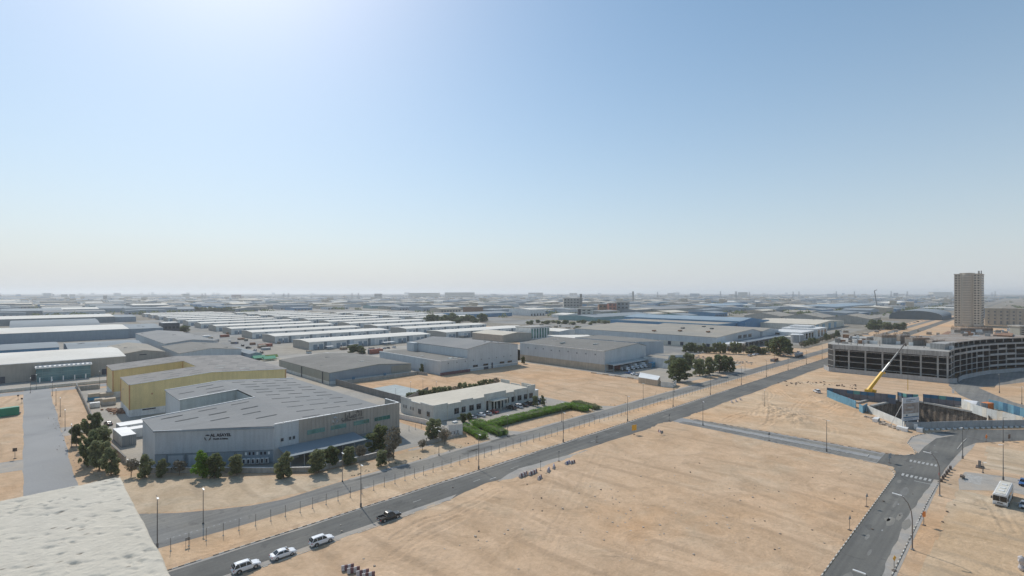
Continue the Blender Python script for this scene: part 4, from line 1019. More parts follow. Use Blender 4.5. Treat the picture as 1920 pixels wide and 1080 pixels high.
# ---- the rows of identical white warehouses
def row_unit():
    t = thing('row_warehouse', '', 'warehouse', (0, 0), absolute=False)
    L, D, H, HR = 122, 35, 6.4, 7.3
    w_ = MB(); gwalls(w_, 0, L, 0, D, H, HR, 'x', 'white'); w_.build('wall', t)
    w_ = MB(); w_.add([(-.1, D-.1, 0), (-.1, .1, 0), (-.1, .1, H-.1), (-.1, D/2, HR-.15), (-.1, D-.1, H-.1)], [(0,1,2,3,4)], 'clad_brown'); w_.build('gable_cladding', t)
    r = MB(); gable(r, 0, L, 0, D, H, HR, 'x', 'roof_white', ov=.5, th=.25); r.build('roof', t)
    r = MB(); r.box(-.5, L+.5, -.7, -.5, H-.2, H+.3, 'edge_white'); r.build('roof_edge', t)
    A, B = (0, 0), (L, 0)
    for k in range(6):
        d = 3+k*20.5
        b = MB(); b.obox(A, B, d+10, d+12, 0, H-.1, 0, .8, 'clad_dark'); b.build('bay_divider', t)
        b = MB(); b.obox(A, B, d+12.1, d+16, 0, H-.6, 0, .7, 'clad_pale'); b.build('bay_front', t)
        for q in (0.5, 5.5): MB().obox(A, B, d+q, d+q+3.4, .1, 4.2, 0, .15, 'clad_slate').build('roller_door', t)
        MB().obox(A, B, d+4.2, d+5.1, .1, 2.3, 0, .15, 'door_dark').build('door', t)
    return t
ru = row_unit(); freeze(ru)
T0 = [420, 500, 566, 640, 704, 778, 850, 922, 996, 1068, 1142, 1214]
NTH = ['first','second','third','fourth','fifth','sixth','seventh','eighth','ninth','tenth','eleventh','twelfth','thirteenth','fourteenth','fifteenth','sixteenth','seventeenth','eighteenth','nineteenth','twentieth','twenty-first']
ordn = ['first', 'second', 'third', 'fourth', 'fifth', 'sixth', 'seventh', 'eighth', 'ninth', 'tenth', 'eleventh', 'twelfth']
for ci, (xc, cn, nrow) in enumerate(((171.5, 'left', 12), (316.5, 'middle', 11), (465, 'right', 9))):
    for k in range(nrow):
        if cn == 'right' and k < 4: continue
        place(ru, (xc, T0[k] if k else (420 if cn == 'left' else 424)), 0,
              'long white row warehouse, %s from the front in the %s column of the white rows' % (ordn[k], cn), 'long white warehouses in parallel rows')
def carport(x, y, n, label, grp='white shade roofs in front of the first row warehouses'):
    t = thing('shade_roof', label, 'carport', (x, y), grp)
    MB().box(x, x+n*3., y, y+5, 2.6, 2.8, 'edge_white').build('shade_roof_sheet', t)
    for k in range(n+1): MB().box(x+k*3.-.1*(k == n), x+k*3.+.15-.1*(k == n), y+.2, y+.35, 0, 2.6, 'galv').build('post', t)
for i, (u, v, n) in enumerate(((614, 656, 2), (655, 652, 3), (720, 648, 4), (782, 640, 4), (865, 634, 3), (896, 631, 4), (938, 628, 4))):
    x, y = g(u, v); carport(x, y, n, 'white shade roof, %s from the left in front of the white rows' % ordn[i])

# ---- right-hand factories
def long_store():
    t = thing('warehouse', 'broad tan roofed warehouse with high band of cream wall behind the roadside trees', 'warehouse', (421, 182))
    w_ = MB(); gwalls(w_, 421, 520, 184, 337, 10, 13.2, 'y', 'clad_pale', ridge=500); w_.build('wall', t)
    r_ = MB(); gable(r_, 421, 520, 184, 337, 10, 13.2, 'y', 'roof_tan', ridge=500); r_.build('roof', t)
    MB().box(420.7, 420.95, 184, 337, 0, 4.6, 'cream').build('base_band', t)
    w_ = MB(); gwalls(w_, 520.2, 565, 182, 300, 10.2, 12.2, 'y', 'clad_pale'); w_.build('side_wall', t)
    r_ = MB(); gable(r_, 520.2, 565, 182, 300, 10.2, 12.2, 'y', 'roof_tan'); r_.build('side_roof', t)
    for k in range(12): MB().box(420.4, 420.7, 190+k*12, 193+k*12, 1.0, 4.2, 'door_dark').build('door', t)
    for (x, y) in ((432, 250), (445, 230), (450, 205), (470, 240), (480, 215), (495, 230)): MB().box(x, x+5, y, y+2, 11.2+(x-430)*.03, 12.2+(x-430)*.03, 'rust' if x < 460 else 'sky_strip').build('roof_vent', t)
    A, B = (421, 183.9), (520, 183.9)
    for d0 in (44, 56, 68): 
        window(t, A, B, d0, d0+8, 6.3, 9.2, 'glass_black', 'frame_grey', 3)
    MB().box(452, 566, 170, 181.8, 4.6, 5.2, 'clad_dark').build('loading_canopy', t)
    for k in range(10): MB().box(454+k*12, 454.5+k*12, 170.3, 170.8, 0, 4.6, 'galv').build('canopy_post', t)
    for k in range(12): MB().obox(A, (566, 183.9), 33+k*9, 38+k*9, .2, 4.3, 0, .2, 'door_dark').build('dock_door', t)
    MB().box(416, 440, 168, 183.8, 0, 5.2, 'white').build('office_wing', t)
    MB().box(415.6, 440.4, 167.6, 183.8, 5.2, 5.8, 'edge_white').build('office_roof', t)
    for k in range(3): MB().box(417, 423, 167.5+k*.0, 167.95, .3+k*1.7, 1.8+k*1.7, 'glass_teal').build('pane', t)
    for k in range(3): MB().box(415.6, 415.95, 170+k*4.4, 173+k*4.4, 1.5, 4, 'glass_teal').build('pane', t)
    return t
long_store()
t = thing('warehouse', 'wide bright blue warehouse with a sunken tan roof behind the broad tan roofed one', 'warehouse', (606, 262))
MB().prism([(606, 264), (672, 264), (672, 420), (606, 420)], 0, 8.6, 'blue_wall', mtop='roof_tan').build('wall', t)
for q in ((605.8, 606.6, 264, 420), (606, 672, 263.8, 264.6), (606, 672, 419.4, 420.2)): MB().box(q[0], q[1], q[2], q[3], 8.6, 9.6, 'blue_pale').build('parapet', t)
w_ = MB(); gwalls(w_, 660, 745, 252, 262, 10.5, 12.5, 'y', 'blue_wall'); w_.build('front_wall', t)
w_ = MB(); gwalls(w_, 672.2, 745, 262.1, 440, 10.5, 14, 'y', 'blue_wall'); w_.build('tall_wall', t)
r_ = MB(); gable(r_, 672.2, 745, 262.1, 440, 10.5, 14, 'y', 'roof_blue'); r_.build('roof', t)
t = shed('cream and teal striped factory with pale roof beyond the white villa office', 712, 850, 186, 268, 8, 10.5, 'cream', 'roof_cream', 'y', sky=3)
for k in range(4): MB().box(713+k*28, 723+k*28, 185.6, 185.95, .3, 7.8, 'blue_pale').build('wall_stripe', t)
t = thing('villa_office', 'white two storey office with flat roof and dark glazed bays beyond the round white tank', 'office', (545, 160))
MB().box(556, 600, 158, 190, 0, 8.2, 'white').build('wall', t); MB().box(600.1, 640, 156, 190, 0, 9.8, 'white').build('high_wall', t)
MB().box(610, 628, 165, 185, 9.8, 12, 'white').build('roof_room', t); MB().box(540, 556, 160, 176, 0, 4.6, 'cream').build('porch', t)
for k in range(4): MB().obox((556, 158), (600, 158), 4+k*10, 10+k*10, 1, 6.6, 0, .2, 'glass_black').build('window', t)
for k in range(3): MB().obox((600.1, 156), (640, 156), 5+k*12, 11+k*12, 1.5, 8, 0, .2, 'glass_dark').build('window', t)
for z in (2, 5.5): MB().box(555.7, 555.95, 178, 184, z, z+1.4, 'glass_black').build('window', t)
t = thing('storage_tank', 'round white storage tank standing before the white villa office', 'tank', (537, 155))
MB().cyl(537, 156, 0, 7.6, 5.8, 'hoard_grey', 28).build('tank_shell', t); MB().cyl(537, 156, 7.6, 8.1, 5.95, 'edge_white', 28, r1=5.0).build('tank_roof', t)
MB().box(530.7, 531.3, 152, 152.5, 0, 8.2, 'edge_white').build('ladder', t)
for i in range(3):
    shed(['tan ribbed gable shed, front one of three beyond the striped factory', 'tan ribbed gable shed, middle one of three beyond the striped factory', 'tan ribbed gable shed, rear one of three beyond the striped factory'][i],
         [905, 905, 905][i], [985, 985, 985][i], 165+i*62, 223+i*62, 8.5, 14, 'concrete', 'roof_tan', 'x', sky=16)
t = thing('arched_hall', 'dark slate barrel roofed hall left of the tall residential tower', 'hall', (1150, 105))
b = MB(); n = 12; pr = [(105+75*(1-math.cos(math.pi*k/n))/2, 6+10*math.sin(math.pi*k/n)) for k in range(n+1)]
for p, q in zip(pr[:-1], pr[1:]): b.add([(1150, p[0], p[1]), (1300, p[0], p[1]), (1300, q[0], q[1]), (1150, q[0], q[1])], [(0,1,2,3)], 'roof_slate')
b.build('roof', t); MB().add([(1150, p[0], p[1]) for p in pr]+[(1150, 180, 0), (1150, 105, 0)], [tuple(range(n+3))], 'hall_dark').build('end_wall', t)
MB().box(1150.1, 1300, 105, 180, 0, 5.9, 'hall_dark').build('side_wall', t)
for i, (u0, u1, v, dep, h, lab, wm, rm) in enumerate((
    (1516, 1566, 575, 90, 10, 'far dark blue walled shed beyond the three tan sheds', 'clad_slate', 'roof_white'),
    (1567, 1640, 573, 120, 11, 'far tall slate blue shed right of the dark blue walled one', 'clad_slate', 'roof_blue'),
    (1664, 1706, 567, 60, 12, 'far bright white block above the dark barrel roofed hall', 'white', 'roof_white'),
    (1338, 1412, 572, 130, 9, 'far blue walled shed with pale roof near the middle of the plain', 'blue_wall', 'roof_blue'),
    (1180, 1235, 579, 110, 9, 'far long slate roofed factory behind the parked lorries', 'clad_dark', 'roof_slate'),
    (1236, 1335, 578, 130, 9, 'far grey green factory right of the slate roofed one', 'clad_greygreen', 'roof_grey'),
    (992, 1040, 583, 110, 7, 'far small shed with blue walls above the white rows', 'blue_wall', 'roof_slate'),
    (858, 960, 588, 70, 7, 'far blue walled shed half hidden by trees above the white rows', 'blue_wall', 'roof_slate'),
    (1116, 1230, 592, 80, 7, 'far pale teal roofed factory behind the broad tan roofed warehouse', 'clad_teal', 'roof_slate'))):
    T = g((u0+u1)/2, v, h)[1]
    if T < 20: continue
    shed(lab, tx(u0, T), tx(u1, T), T, T+dep, h, h+2.5, wm, rm, 'x')
t = thing('striped_block', 'three storey white block with green glass bays behind the tall pale warehouse', 'building', (373, 355))
MB().box(373, 402, 356, 378, 0, 12, 'white').build('wall', t)
for k in range(7): MB().obox((373, 356), (402, 356), 1+k*4.1, 3.2+k*4.1, 1, 11, 0, .15, 'glass_green').build('window', t)
MB().box(372.6, 402.4, 355.6, 378.4, 12, 12.6, 'concrete').build('roof', t)
shed('low white gable shed beside the three storey block with green bays', 330, 370, 352, 398, 7, 9, 'clad_brown', 'roof_cream', 'y')
shed('pale low store behind the tall pale warehouse and the green bay block', 405, 440, 345, 400, 7, 8.5, 'clad_pale', 'roof_white', 'y')

# ---- residential tower and the arcaded block beside it
def tower():
    x0, x1, y0, y1, H = 958, 1018, 46, 74.5, 74
    t = thing('apartment_tower', 'tall sand coloured residential tower standing alone on the right', 'tower', (x0, y0))
    MB().box(x0, x1, y0, y1, 0, H, 'tower_wall').build('wall', t)
    # bowed centre bay
    b = MB(); n = 8; P = [(x0-3.2*math.sin(math.pi*k/n), y0+9+12*k/n*1.0) for k in range(n+1)]
    b.prism([(x0+.1, y0+9)]+P[1:-1]+[(x0+.1, y0+21)], 0, H+2.2, 'tower_band'); b.build('bay', t)
    MB().box(x0-.6, x0+14, y0+7, y0+23, H, H+2.0, 'tower_wall').build('crown', t)
    MB().box(x0-.5, x1+.5, y0-.5, y1+.5, H, H+1.0, 'tower_band').build('parapet', t)
    MB().box(x0+8, x0+10, y0+2, y0+4, H+1, H+5, 'tower_band').build('mast', t); MB().box(x0+30, x0+31, y0+1, y0+2, H+1, H+6, 'pole_dark').build('mast', t)
    wnd = MB(); bal = MB(); fl = 21; fh = H/fl
    for f in range(1, fl):
        z = f*fh+1.0
        for y in (y0+2, y0+5.4, y0+22.4, y0+25.6): wnd.box(x0-.25, x0-.05, y, y+1.9, z, z+1.5, 'glass_dark')
        for x in range(8): wnd.box(x0+3+x*7, x0+6+x*7, y0-.25, y0-.05, z, z+1.5, 'glass_dark')
        bal.box(x0-3.7, x0-1.6, y0+10.5, y0+19.5, z-.9, z+.1, 'tower_wall')
        wnd.box(x0-3.45, x0-2.4, y0+11.5, y0+18.5, z+.2, z+1.5, 'clad_brown')
    o = wnd.build('windows', t); o['kind'] = 'stuff'; o = bal.build('balcony_bands', t); o['kind'] = 'stuff'
    for y in (y0+.2, y0+8.0, y1-5.2, y1-.7): MB().box(x0-.6, x0-.02, y, y+.6, 0, H, 'tower_band').build('pilaster', t)
    a = thing('arcaded_block', 'sand coloured four storey arcaded block with arched windows beside the tower', 'building', (1030, 5))
    MB().box(1030, 1052, 4, 46, 0, 24, 'tower_wall').build('wall', a); MB().box(1029.4, 1052.6, 3.4, 46.6, 24, 25.2, 'tower_band').build('parapet', a)
    b = MB(); b.add([(1031, 12, 25.2), (1048, 12, 25.2), (1048, 28, 25.2), (1031, 28, 25.2), (1037, 20, 30.5), (1042, 20, 30.5)], [(0,1,5,4),(1,2,5),(2,3,4,5),(3,0,4)], 'clad_brown'); b.build('roof', a)
    for k in range(6):
        MB().box(1029.2, 1029.95, 5+k*7, 5.8+k*7, 0, 24, 'tower_band').build('pilaster', a)
        for z in (2, 9, 14, 19): MB().box(1029.5, 1029.95, 7.4+k*6.6, 9.4+k*6.6, z, z+(4.6 if z == 2 else 2.0), 'clad_dark').build('window', a)
tower()
shed('slate blue shed right behind the arcaded block', 1300, 1400, 45, 85, 16, 19, 'blue_wall', 'roof_slate', 'x')

# ---- concrete frame building under construction
def frame_building():
    t = thing('frame_building', 'unfinished five storey concrete frame building with open floors and rusty rebar on its roof', 'building', (356, 30))
    X0 = 356.; YA, YB = 30., 83.5
    wing = [(356, 29.6), (373, 29), (393, 25), (408, 21.4), (422, 16.5), (438, 9.5), (452, 1.5), (478, -18)]
    back = [(478, 40), (452, 62), (432, 92), (362, 88), (356, 83.5)]
    poly = wing+back
    FH = 3.3
    def inner(pts, m):
        return [(x, y) for x, y in pts]
    for k in range(1, 5):
        z = k*FH
        b = MB(); b.prism(poly, z-.32, z, 'frame_concrete', bottom=True, mtop='interior_shade'); b.build('floor_slab', t)  # floor tops take the painted shade colour
    b = MB(); b.prism(poly, 4*FH+2.9, 4*FH+3.2, 'frame_concrete', bottom=True, mtop='concrete'); b.build('roof_slab', t)
    ZR = 4*FH+3.2
    b = MB(); b.obox((X0, YB+.3), (X0, YA-.3), 0, 54.1, ZR-2.7, ZR, 0.05, .45, 'frame_concrete'); b.build('edge_beam', t)
    # columns: front face, then the wing
    cols = [(X0+.5, y) for y in (83, 75.4, 67.1, 58.9, 50.4, 41.6, 34.4)]+[(356.6, 30.4)]
    for (x, y) in cols: MB().box(x-.7, x+.05, y-.38, y+.38, 0, ZR-.35, 'frame_concrete').build('column', t)
    tot = 0
    for a, c in zip(wing[:-1], wing[1:]):
        L = math.hypot(c[0]-a[0], c[1]-a[1]); n = max(1, round(L/8.5))
        for i in range(n):
            x = a[0]+(c[0]-a[0])*i/n; y = a[1]+(c[1]-a[1])*i/n
            if x > 357: MB().box(x-.3, x+.3, y-.15, y+.45, 0, ZR-.35, 'frame_concrete').build('column', t)
        for k in range(1, 6):
            z = k*FH if k < 5 else ZR
            if (c[0] < 410 and k < 4) or (c[0] < 425 and k < 3) or (c[0] < 440 and k == 2): hh = .35
            else: hh = 1.25 if k < 5 else 1.0
            nb = max(1, round(L/8.5))
            for i in range(nb):
                h2 = .35 if random.Random(int(a[0])*31+k*7+i).random() < .28 and k < 5 else hh
                b = MB(); b.obox(a, c, L*i/nb, L*(i+1)/nb, z-.33, z+h2-.33, .03, .25, 'frame_concrete' if c[0] < 395 else 'hoard_grey'); b.build('spandrel', t)
    # inner columns so that the open floors read deep
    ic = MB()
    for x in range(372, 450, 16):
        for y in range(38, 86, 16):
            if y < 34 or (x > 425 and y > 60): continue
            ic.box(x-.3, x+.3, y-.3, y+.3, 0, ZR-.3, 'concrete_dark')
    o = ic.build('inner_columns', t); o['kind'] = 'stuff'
    for i in range(len(back)-1):
        a, c = back[i], back[i+1]; L = math.hypot(c[0]-a[0], c[1]-a[1]); MB().obox(a, c, .2, L-.2, 0, ZR-.35, -.5, -.2, 'interior_shade').build('rear_light_blocker', t)  # added to stop light entering from behind; colour painted as shade
    for k in range(9): MB().box(366.5+(k % 2)*1.5, 366.8+(k % 2)*1.5, 31+k*5.8, 36.5+k*5.8, .02, ZR-.35, 'interior_shade').build('inner_light_blocker', t)  # added screens behind the front bays, painted dark to deepen the openings
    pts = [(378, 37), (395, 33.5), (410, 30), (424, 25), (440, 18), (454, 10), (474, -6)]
    for a, c in zip(pts[:-1], pts[1:]): L = math.hypot(c[0]-a[0], c[1]-a[1]); MB().obox(a, c, .1, L-.1, .02, ZR+2.9, -.15, .15, 'interior_shade').build('inner_light_blocker', t)  # added screens behind the wing bays, shade put into their colour
    # cores inside the lower floors, their shade painted in as a near-black colour
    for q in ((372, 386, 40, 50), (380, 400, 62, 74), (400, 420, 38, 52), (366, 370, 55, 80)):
        MB().box(*q, .02, ZR-.35, 'interior_shade').build('core_wall', t)
    # extra storey on the wing
    w2 = [(380, 29.2), (393, 26.2), (408, 22.4), (422, 17.5), (438, 10.5), (452, 2.5), (478, -17), (478, 22), (450, 40), (400, 52)]
    b = MB(); b.prism(w2, ZR+3.0, ZR+3.35, 'frame_concrete', bottom=True, mtop='formwork'); b.build('roof_slab', t)
    for a, c in zip(w2[:6], w2[1:7]): 
        L = math.hypot(c[0]-a[0], c[1]-a[1])
        for i in range(max(1, round(L/7))):
            x = a[0]+(c[0]-a[0])*i/max(1, round(L/7)); y = a[1]+(c[1]-a[1])*i/max(1, round(L/7))
            MB().box(x-.25, x+.25, y+.2, y+.7, ZR, ZR+3.0, 'frame_concrete').build('column', t)
    MB().box(384, 460, 32, 34, ZR, ZR+2.95, 'interior_shade').build('core_wall', t)  # painted near-black for the shade behind the extra storey's openings
    MB().prism([(366, 32.5), (380, 30), (383, 36), (368, 39)], ZR, ZR+3.2, 'frame_concrete').build('stair_core', t)
    # roof cores with formwork and starter bars
    r2 = random.Random(8)
    def core(u0, u1, v0, v1, y_off, m, rebar=True):
        # front base at roof level where the bearing meets the roof
        p = g(u0, v1, ZR); q = g(u1, v1, ZR); hh = CAMH-(v0-HOR)*(CAMH-ZR)/(v1-HOR)-ZR
        dx, dy = q[0]-p[0], q[1]-p[1]; L = math.hypot(dx, dy); nx, ny = -dy/L*y_off, dx/L*y_off
        if nx*SN+0 < 0: pass
        back_ = [(q[0]+abs(nx), q[1]+abs(ny)), (p[0]+abs(nx), p[1]+abs(ny))]
        MB().prism([p, q]+back_, ZR+.01, ZR+hh*.62, m).build('roof_core', t)
        if rebar:
            b = MB(); n = int(L/.5)
            for i in range(n):
                for j in range(2):
                    f = (i+r2.random()*.5)/n; x = p[0]+dx*f+abs(nx)*j*.9; y = p[1]+dy*f+abs(ny)*j*.9
                    b.bar((x, y, ZR+hh*.55), (x+r2.uniform(-.1, .1), y+r2.uniform(-.1, .1), ZR+hh*r2.uniform(.85, 1.05)), .14, 'rust')
            b.prism([p, q]+back_, ZR+hh*.62+.01, ZR+hh*.82, 'formwork')
            o = b.build('starter_bars', t); o['kind'] = 'stuff'
    core(1653, 1681, 625, 645, 7, 'frame_concrete'); core(1688, 1706, 625, 645, 6, 'formwork')
    core(1711, 1743, 631, 648, 6, 'concrete_dark'); core(1801, 1862, 612, 632, 8, 'frame_concrete')
    core(1748, 1772, 636, 650, 8, 'formwork')
    for u0, u1, v0, v1 in ((1808, 1812, 0, 0),): pass
    for (u, v, wd) in ((1612, 644, 8), (1626, 644, 7), (1640, 645, 4), (1684, 646, 3), (1708, 648, 3), (1747, 651, 7), (1762, 651, 6), (1772, 653, 5), (1784, 655, 3)):
        p = g(u, v, ZR); MB().box(p[0], p[0]+.5, p[1]-wd*.35, p[1]+wd*.35, ZR+.02, ZR+2.0, 'white').build('white_panel', t)
    for u in (1572, 1596, 1608, 1620, 1650, 1694, 1733, 1782):
        p = g(u, 646+(u-1572)*.04, ZR); MB().box(p[0], p[0]+.25, p[1], p[1]+.25, ZR, ZR+3.6, 'pole_brown').build('prop', t)
    MB().bar((*g(1596, 642, ZR), ZR+2.6), (*g(1650, 643, ZR), ZR+2.6), .3, 'concrete_dark').build('beam', t)
    MB().bar((*g(1706, 640, ZR), ZR+3.4), (*g(1745, 640, ZR), ZR+3.4), .4, 'concrete_dark').build('beam', t)
    for (u0, v0, u1, v1) in ((1750, 636, 1800, 624), (1862, 640, 1900, 636)):
        a = g(u0, v0, ZR); b_ = g(u1, v1, ZR); m = MB()
        m.prism([(min(a[0], b_[0]), min(a[1], b_[1])), (max(a[0], b_[0]), min(a[1], b_[1])), (max(a[0], b_[0]), max(a[1], b_[1])), (min(a[0], b_[0]), max(a[1], b_[1]))], ZR+(3.36 if u0 > 1800 else .02), ZR+(4.2 if u0 > 1800 else .9), 'rust'); m.build('formwork_stack', t)
    r3 = random.Random(17)
    for k in range(95):
        u = 1575+k*3.4+r3.uniform(-3, 3); v = (639 if u < 1790 else 635)+r3.uniform(-6, 6); x, y = g(u, v, ZR); hh = r3.uniform(.5, 2.4); z_ = ZR+(3.37 if u > 1800 else .02)
        MB().box(x, x+r3.uniform(.6, 3), y, y+r3.uniform(.6, 3.4), z_, z_+hh, r3.choice(['formwork', 'rust', 'white', 'frame_concrete', 'concrete_dark'])).build('formwork_stack', t)
    # scaffold-like props under the first floor edges
    sc_ = MB()
    for y in range(32, 84, 2): sc_.box(355.2, 355.3, y, y+.1, ZR-4.2, ZR-2.7, 'pole_brown')
    o = sc_.build('edge_props', t); o['kind'] = 'stuff'
frame_building()
pwall('pale concrete hoarding round the foot of the unfinished frame building', [(362, 90), (352.5, 85), (350.5, 29.5), (356, 26.5)], 2.6, 'hoard_grey', name='site_hoarding', L=3)
pwall('pale concrete hoarding along the curved wing of the unfinished frame building', [(362, 26.4), (375, 25.5), (393, 21), (408, 17), (436, 4), (452, -6)], 2.2, 'hoard_grey', name='site_hoarding', L=3)

# ------------------------------------------------------------------ construction pit, hoardings, billboard, crane
def pit():
    b = MB(); n = len(PITP)
    for i in range(n):
        a, c = PITP[i], PITP[(i+1) % n]
        L = math.hypot(c[0]-a[0], c[1]-a[1]); k = max(1, int(L/1.2)); r = random.Random(i)
        pr = []
        for j in range(k+1):
            x = a[0]+(c[0]-a[0])*j/k; y = a[1]+(c[1]-a[1])*j/k; q = .18*(j % 2) if 0 < j < k else 0
            pr.append((x-(c[1]-a[1])/L*q*-1, y+(c[0]-a[0])/L*q*-1))
        for p, q in zip(pr[:-1], pr[1:]): b.add([(*p, -8), (*q, -8), (*q, 0), (*p, 0)], [(0,1,2,3),(3,2,1,0)] if False else [(0,1,2,3)], 'pit_wall')
    b.add([(p[0], p[1], -8) for p in PITP], [tuple(range(n))], 'concrete_dark')
    tag(b.build('excavation_pit'), kind='structure')
    t = thing('capping_beam', 'pale concrete capping beam round the rim of the excavation pit', 'beam', PITP[0])
    for i in range(2):
        a, c = PITP[i], PITP[i+1]; L = math.hypot(c[0]-a[0], c[1]-a[1])
        MB().obox(a, c, .4, L-.4, .01, .65, -.5, .7, 'concrete').build('beam', t)
    a, c = g(1607, 757), g(1634, 750); L = math.hypot(c[0]-a[0], c[1]-a[1]); MB().obox(a, c, 0, L, 0, .7, -.5, .5, 'concrete').build('beam', t)
    a, c = g(1765, 757), g(1810, 766); L = math.hypot(c[0]-a[0], c[1]-a[1]); MB().obox(a, c, 0, L, 0, .8, -.5, .5, 'concrete').build('beam', t)
    a, c = PITP[2], PITP[3]; MB().prism([c, (c[0]+1.5, c[1]+.5), (a[0]+1.2, a[1]), a], 0, 1.2, 'tan').build('pier', t)
pit()
P_ = lambda *uv: [g(u, v) for u, v in uv]
pwall('light blue and white hoarding on the left side of the excavation pit', P_((1551, 744), (1570, 752.5), (1590, 760), (1605, 766)), 3.2, ['hoard_light', 'hoard_light', 'hoard_light', 'hoard_white'], name='site_hoarding', L=3)
pwall('short bent light blue hoarding at the left corner of the excavation pit', P_((1611, 771), (1618, 775), (1626, 770)), 3.0, 'hoard_light', name='site_hoarding', L=2.5)
pwall('white ribbed hoarding slanting down to the billboard', P_((1626, 772), (1650, 783), (1675, 794), (1696, 803)), 2.6, 'hoard_white', name='site_hoarding', L=2.4)
pwall('grey road hoarding with concrete feet along the near side of the pit', P_((1698, 804), (1725, 805), (1800, 802.5), (1870, 801), (1960, 799.5)), 2.5, 'hoard_grey', name='site_hoarding', L=2.4, post=.0)
f = thing('block_row', 'row of white concrete feet under the grey road hoarding', 'blocks', g(1725, 807))
for k in range(20):
    p = g(1727+k*10.6, 807-k*.33); MB().box(p[0]-.4, p[0]+.4, p[1]-.4, p[1]+.5, 0, .45, 'white').build('block', f)
for lab, path, top, low in (
    ('dark hoarding with navy and teal top at the back left of the pit', P_((1551, 743), (1600, 749), (1640, 753.5), (1664, 756), (1680, 758)), ['hoard_blue', 'hoard_dark', 'hoard_dark', 'hoard_blue', 'hoard_green', 'hoard_blue'], 'hoard_dark'),
    ('dark hoarding with a navy top directly behind the billboard', P_((1684, 752), (1700, 756), (1722, 757)), ['hoard_blue', 'hoard_green'], 'hoard_dark'),
    ('dark hoarding with a navy top at the back right of the pit', P_((1731, 756), (1760, 759), (1803, 764)), ['hoard_blue', 'hoard_blue', 'hoard_green'], 'hoard_dark')):
    t = thing('site_hoarding', lab, 'hoarding', path[0])
    i0 = 0
    for a, c in zip(path[:-1], path[1:]):
        D = math.hypot(c[0]-a[0], c[1]-a[1]); n = max(1, round(D/2.8))
        for i in range(n):
            MB().obox(a, c, D*i/n+.05, D*(i+1)/n-.05, 0, 2.5, -.06, .06, low).build('panel', t)
            MB().obox(a, c, D*i/n+.05, D*(i+1)/n-.05, 2.52, 4.0, -.1, .1, top[i0 % len(top)]).build('top_panel', t)
            MB().obox(a, c, D*i/n-.08, D*i/n+.04, 0, 4.1, .1, .3, 'door_dark').build('post', t); i0 += 1
pwall('white patched hoarding down the right side of the excavation pit', P_((1803, 765), (1826, 775), (1850, 783), (1880, 790.5), (1918, 800)), 3.6, ['hoard_white', 'hoard_white', 'cream'], name='site_hoarding', L=2.4)
pwall('bright blue roadside hoarding behind the white patched one', P_((1854, 764), (1872, 768), (1890, 773), (1925, 784), (1960, 795)), 3.4, ['hoard_light', 'hoard_blue', 'hoard_light', 'hoard_light', 'hoard_green', 'hoard_light'], name='site_hoarding', L=2.8)
t = thing('storage_tent', 'white rounded site tent at the back right corner of the pit', 'tent', g(1822, 765))
b = MB(); a = g(1808, 764); c = g(1834, 768); L = math.hypot(c[0]-a[0], c[1]-a[1]); e = ((c[0]-a[0])/L, (c[1]-a[1])/L); nn = (-e[1], e[0])
for k in range(8):
    q0 = (2.6*math.cos(math.pi*k/8), 3.4*math.sin(math.pi*k/8)); q1 = (2.6*math.cos(math.pi*(k+1)/8), 3.4*math.sin(math.pi*(k+1)/8))
    f4 = [(a[0]+nn[0]*q[0]+e[0]*s, a[1]+nn[1]*q[0]+e[1]*s, q[1]) for q, s in ((q0, 0), (q0, L), (q1, L), (q1, 0))]
    b.add(f4, [(0,1,2,3)], 'cloth_white')
for s in (0, L): b.add([(a[0]+nn[0]*2.6*math.cos(math.pi*k/8)+e[0]*s, a[1]+nn[1]*2.6*math.cos(math.pi*k/8)+e[1]*s, 3.4*math.sin(math.pi*k/8)) for k in range(9)], [tuple(range(9))], 'cloth_white')
b.build('cover', t); MB().obox(a, c, -.05, L+.05, 0, .3, -2.7, 2.7, 'clad_dark').build('base', t)
def container(label, loc, rz, m, L=6.1, W=2.44, H=2.6, name='shipping_container', group=None, cat='container'):
    t = thing(name, label, cat, loc, group, rz, absolute=False)
    b = MB(); b.box(-L/2, L/2, -W/2, W/2, .1, H, m); b.build('body', t)
    r = MB(); n = int(L/.5)
    for k in range(n): r.box(-L/2+.15+k*(L-.3)/n, -L/2+.15+k*(L-.3)/n+.2, -W/2-.05, -W/2, .3, H-.2, m); r.box(-L/2+.15+k*(L-.3)/n, -L/2+.15+k*(L-.3)/n+.2, W/2, W/2+.05, .3, H-.2, m)
    r.build('side_corrugation', t)
    for x in (-L/2-.04, L/2-.1):
        MB().box(x, x+.14, -W/2-.04, W/2+.04, 0, H+.04, 'clad_dark' if m != 'white' else 'frame_grey').build('end_frame', t)
    MB().box(-L/2, L/2, -W/2-.03, W/2+.03, H, H+.06, 'edge_white' if m in ('white', 'hoard_white') else m).build('roof_panel', t)
    for y in (-.8, -.3, .3, .8): MB().bar((-L/2-.07, y, .3), (-L/2-.07, y, H-.3), .05, 'galv').build('lock_rod', t)
    return t
container('orange container beside the bright blue roadside hoarding', g(1851, 767), R(-30), 'sign_orange', L=3.5)

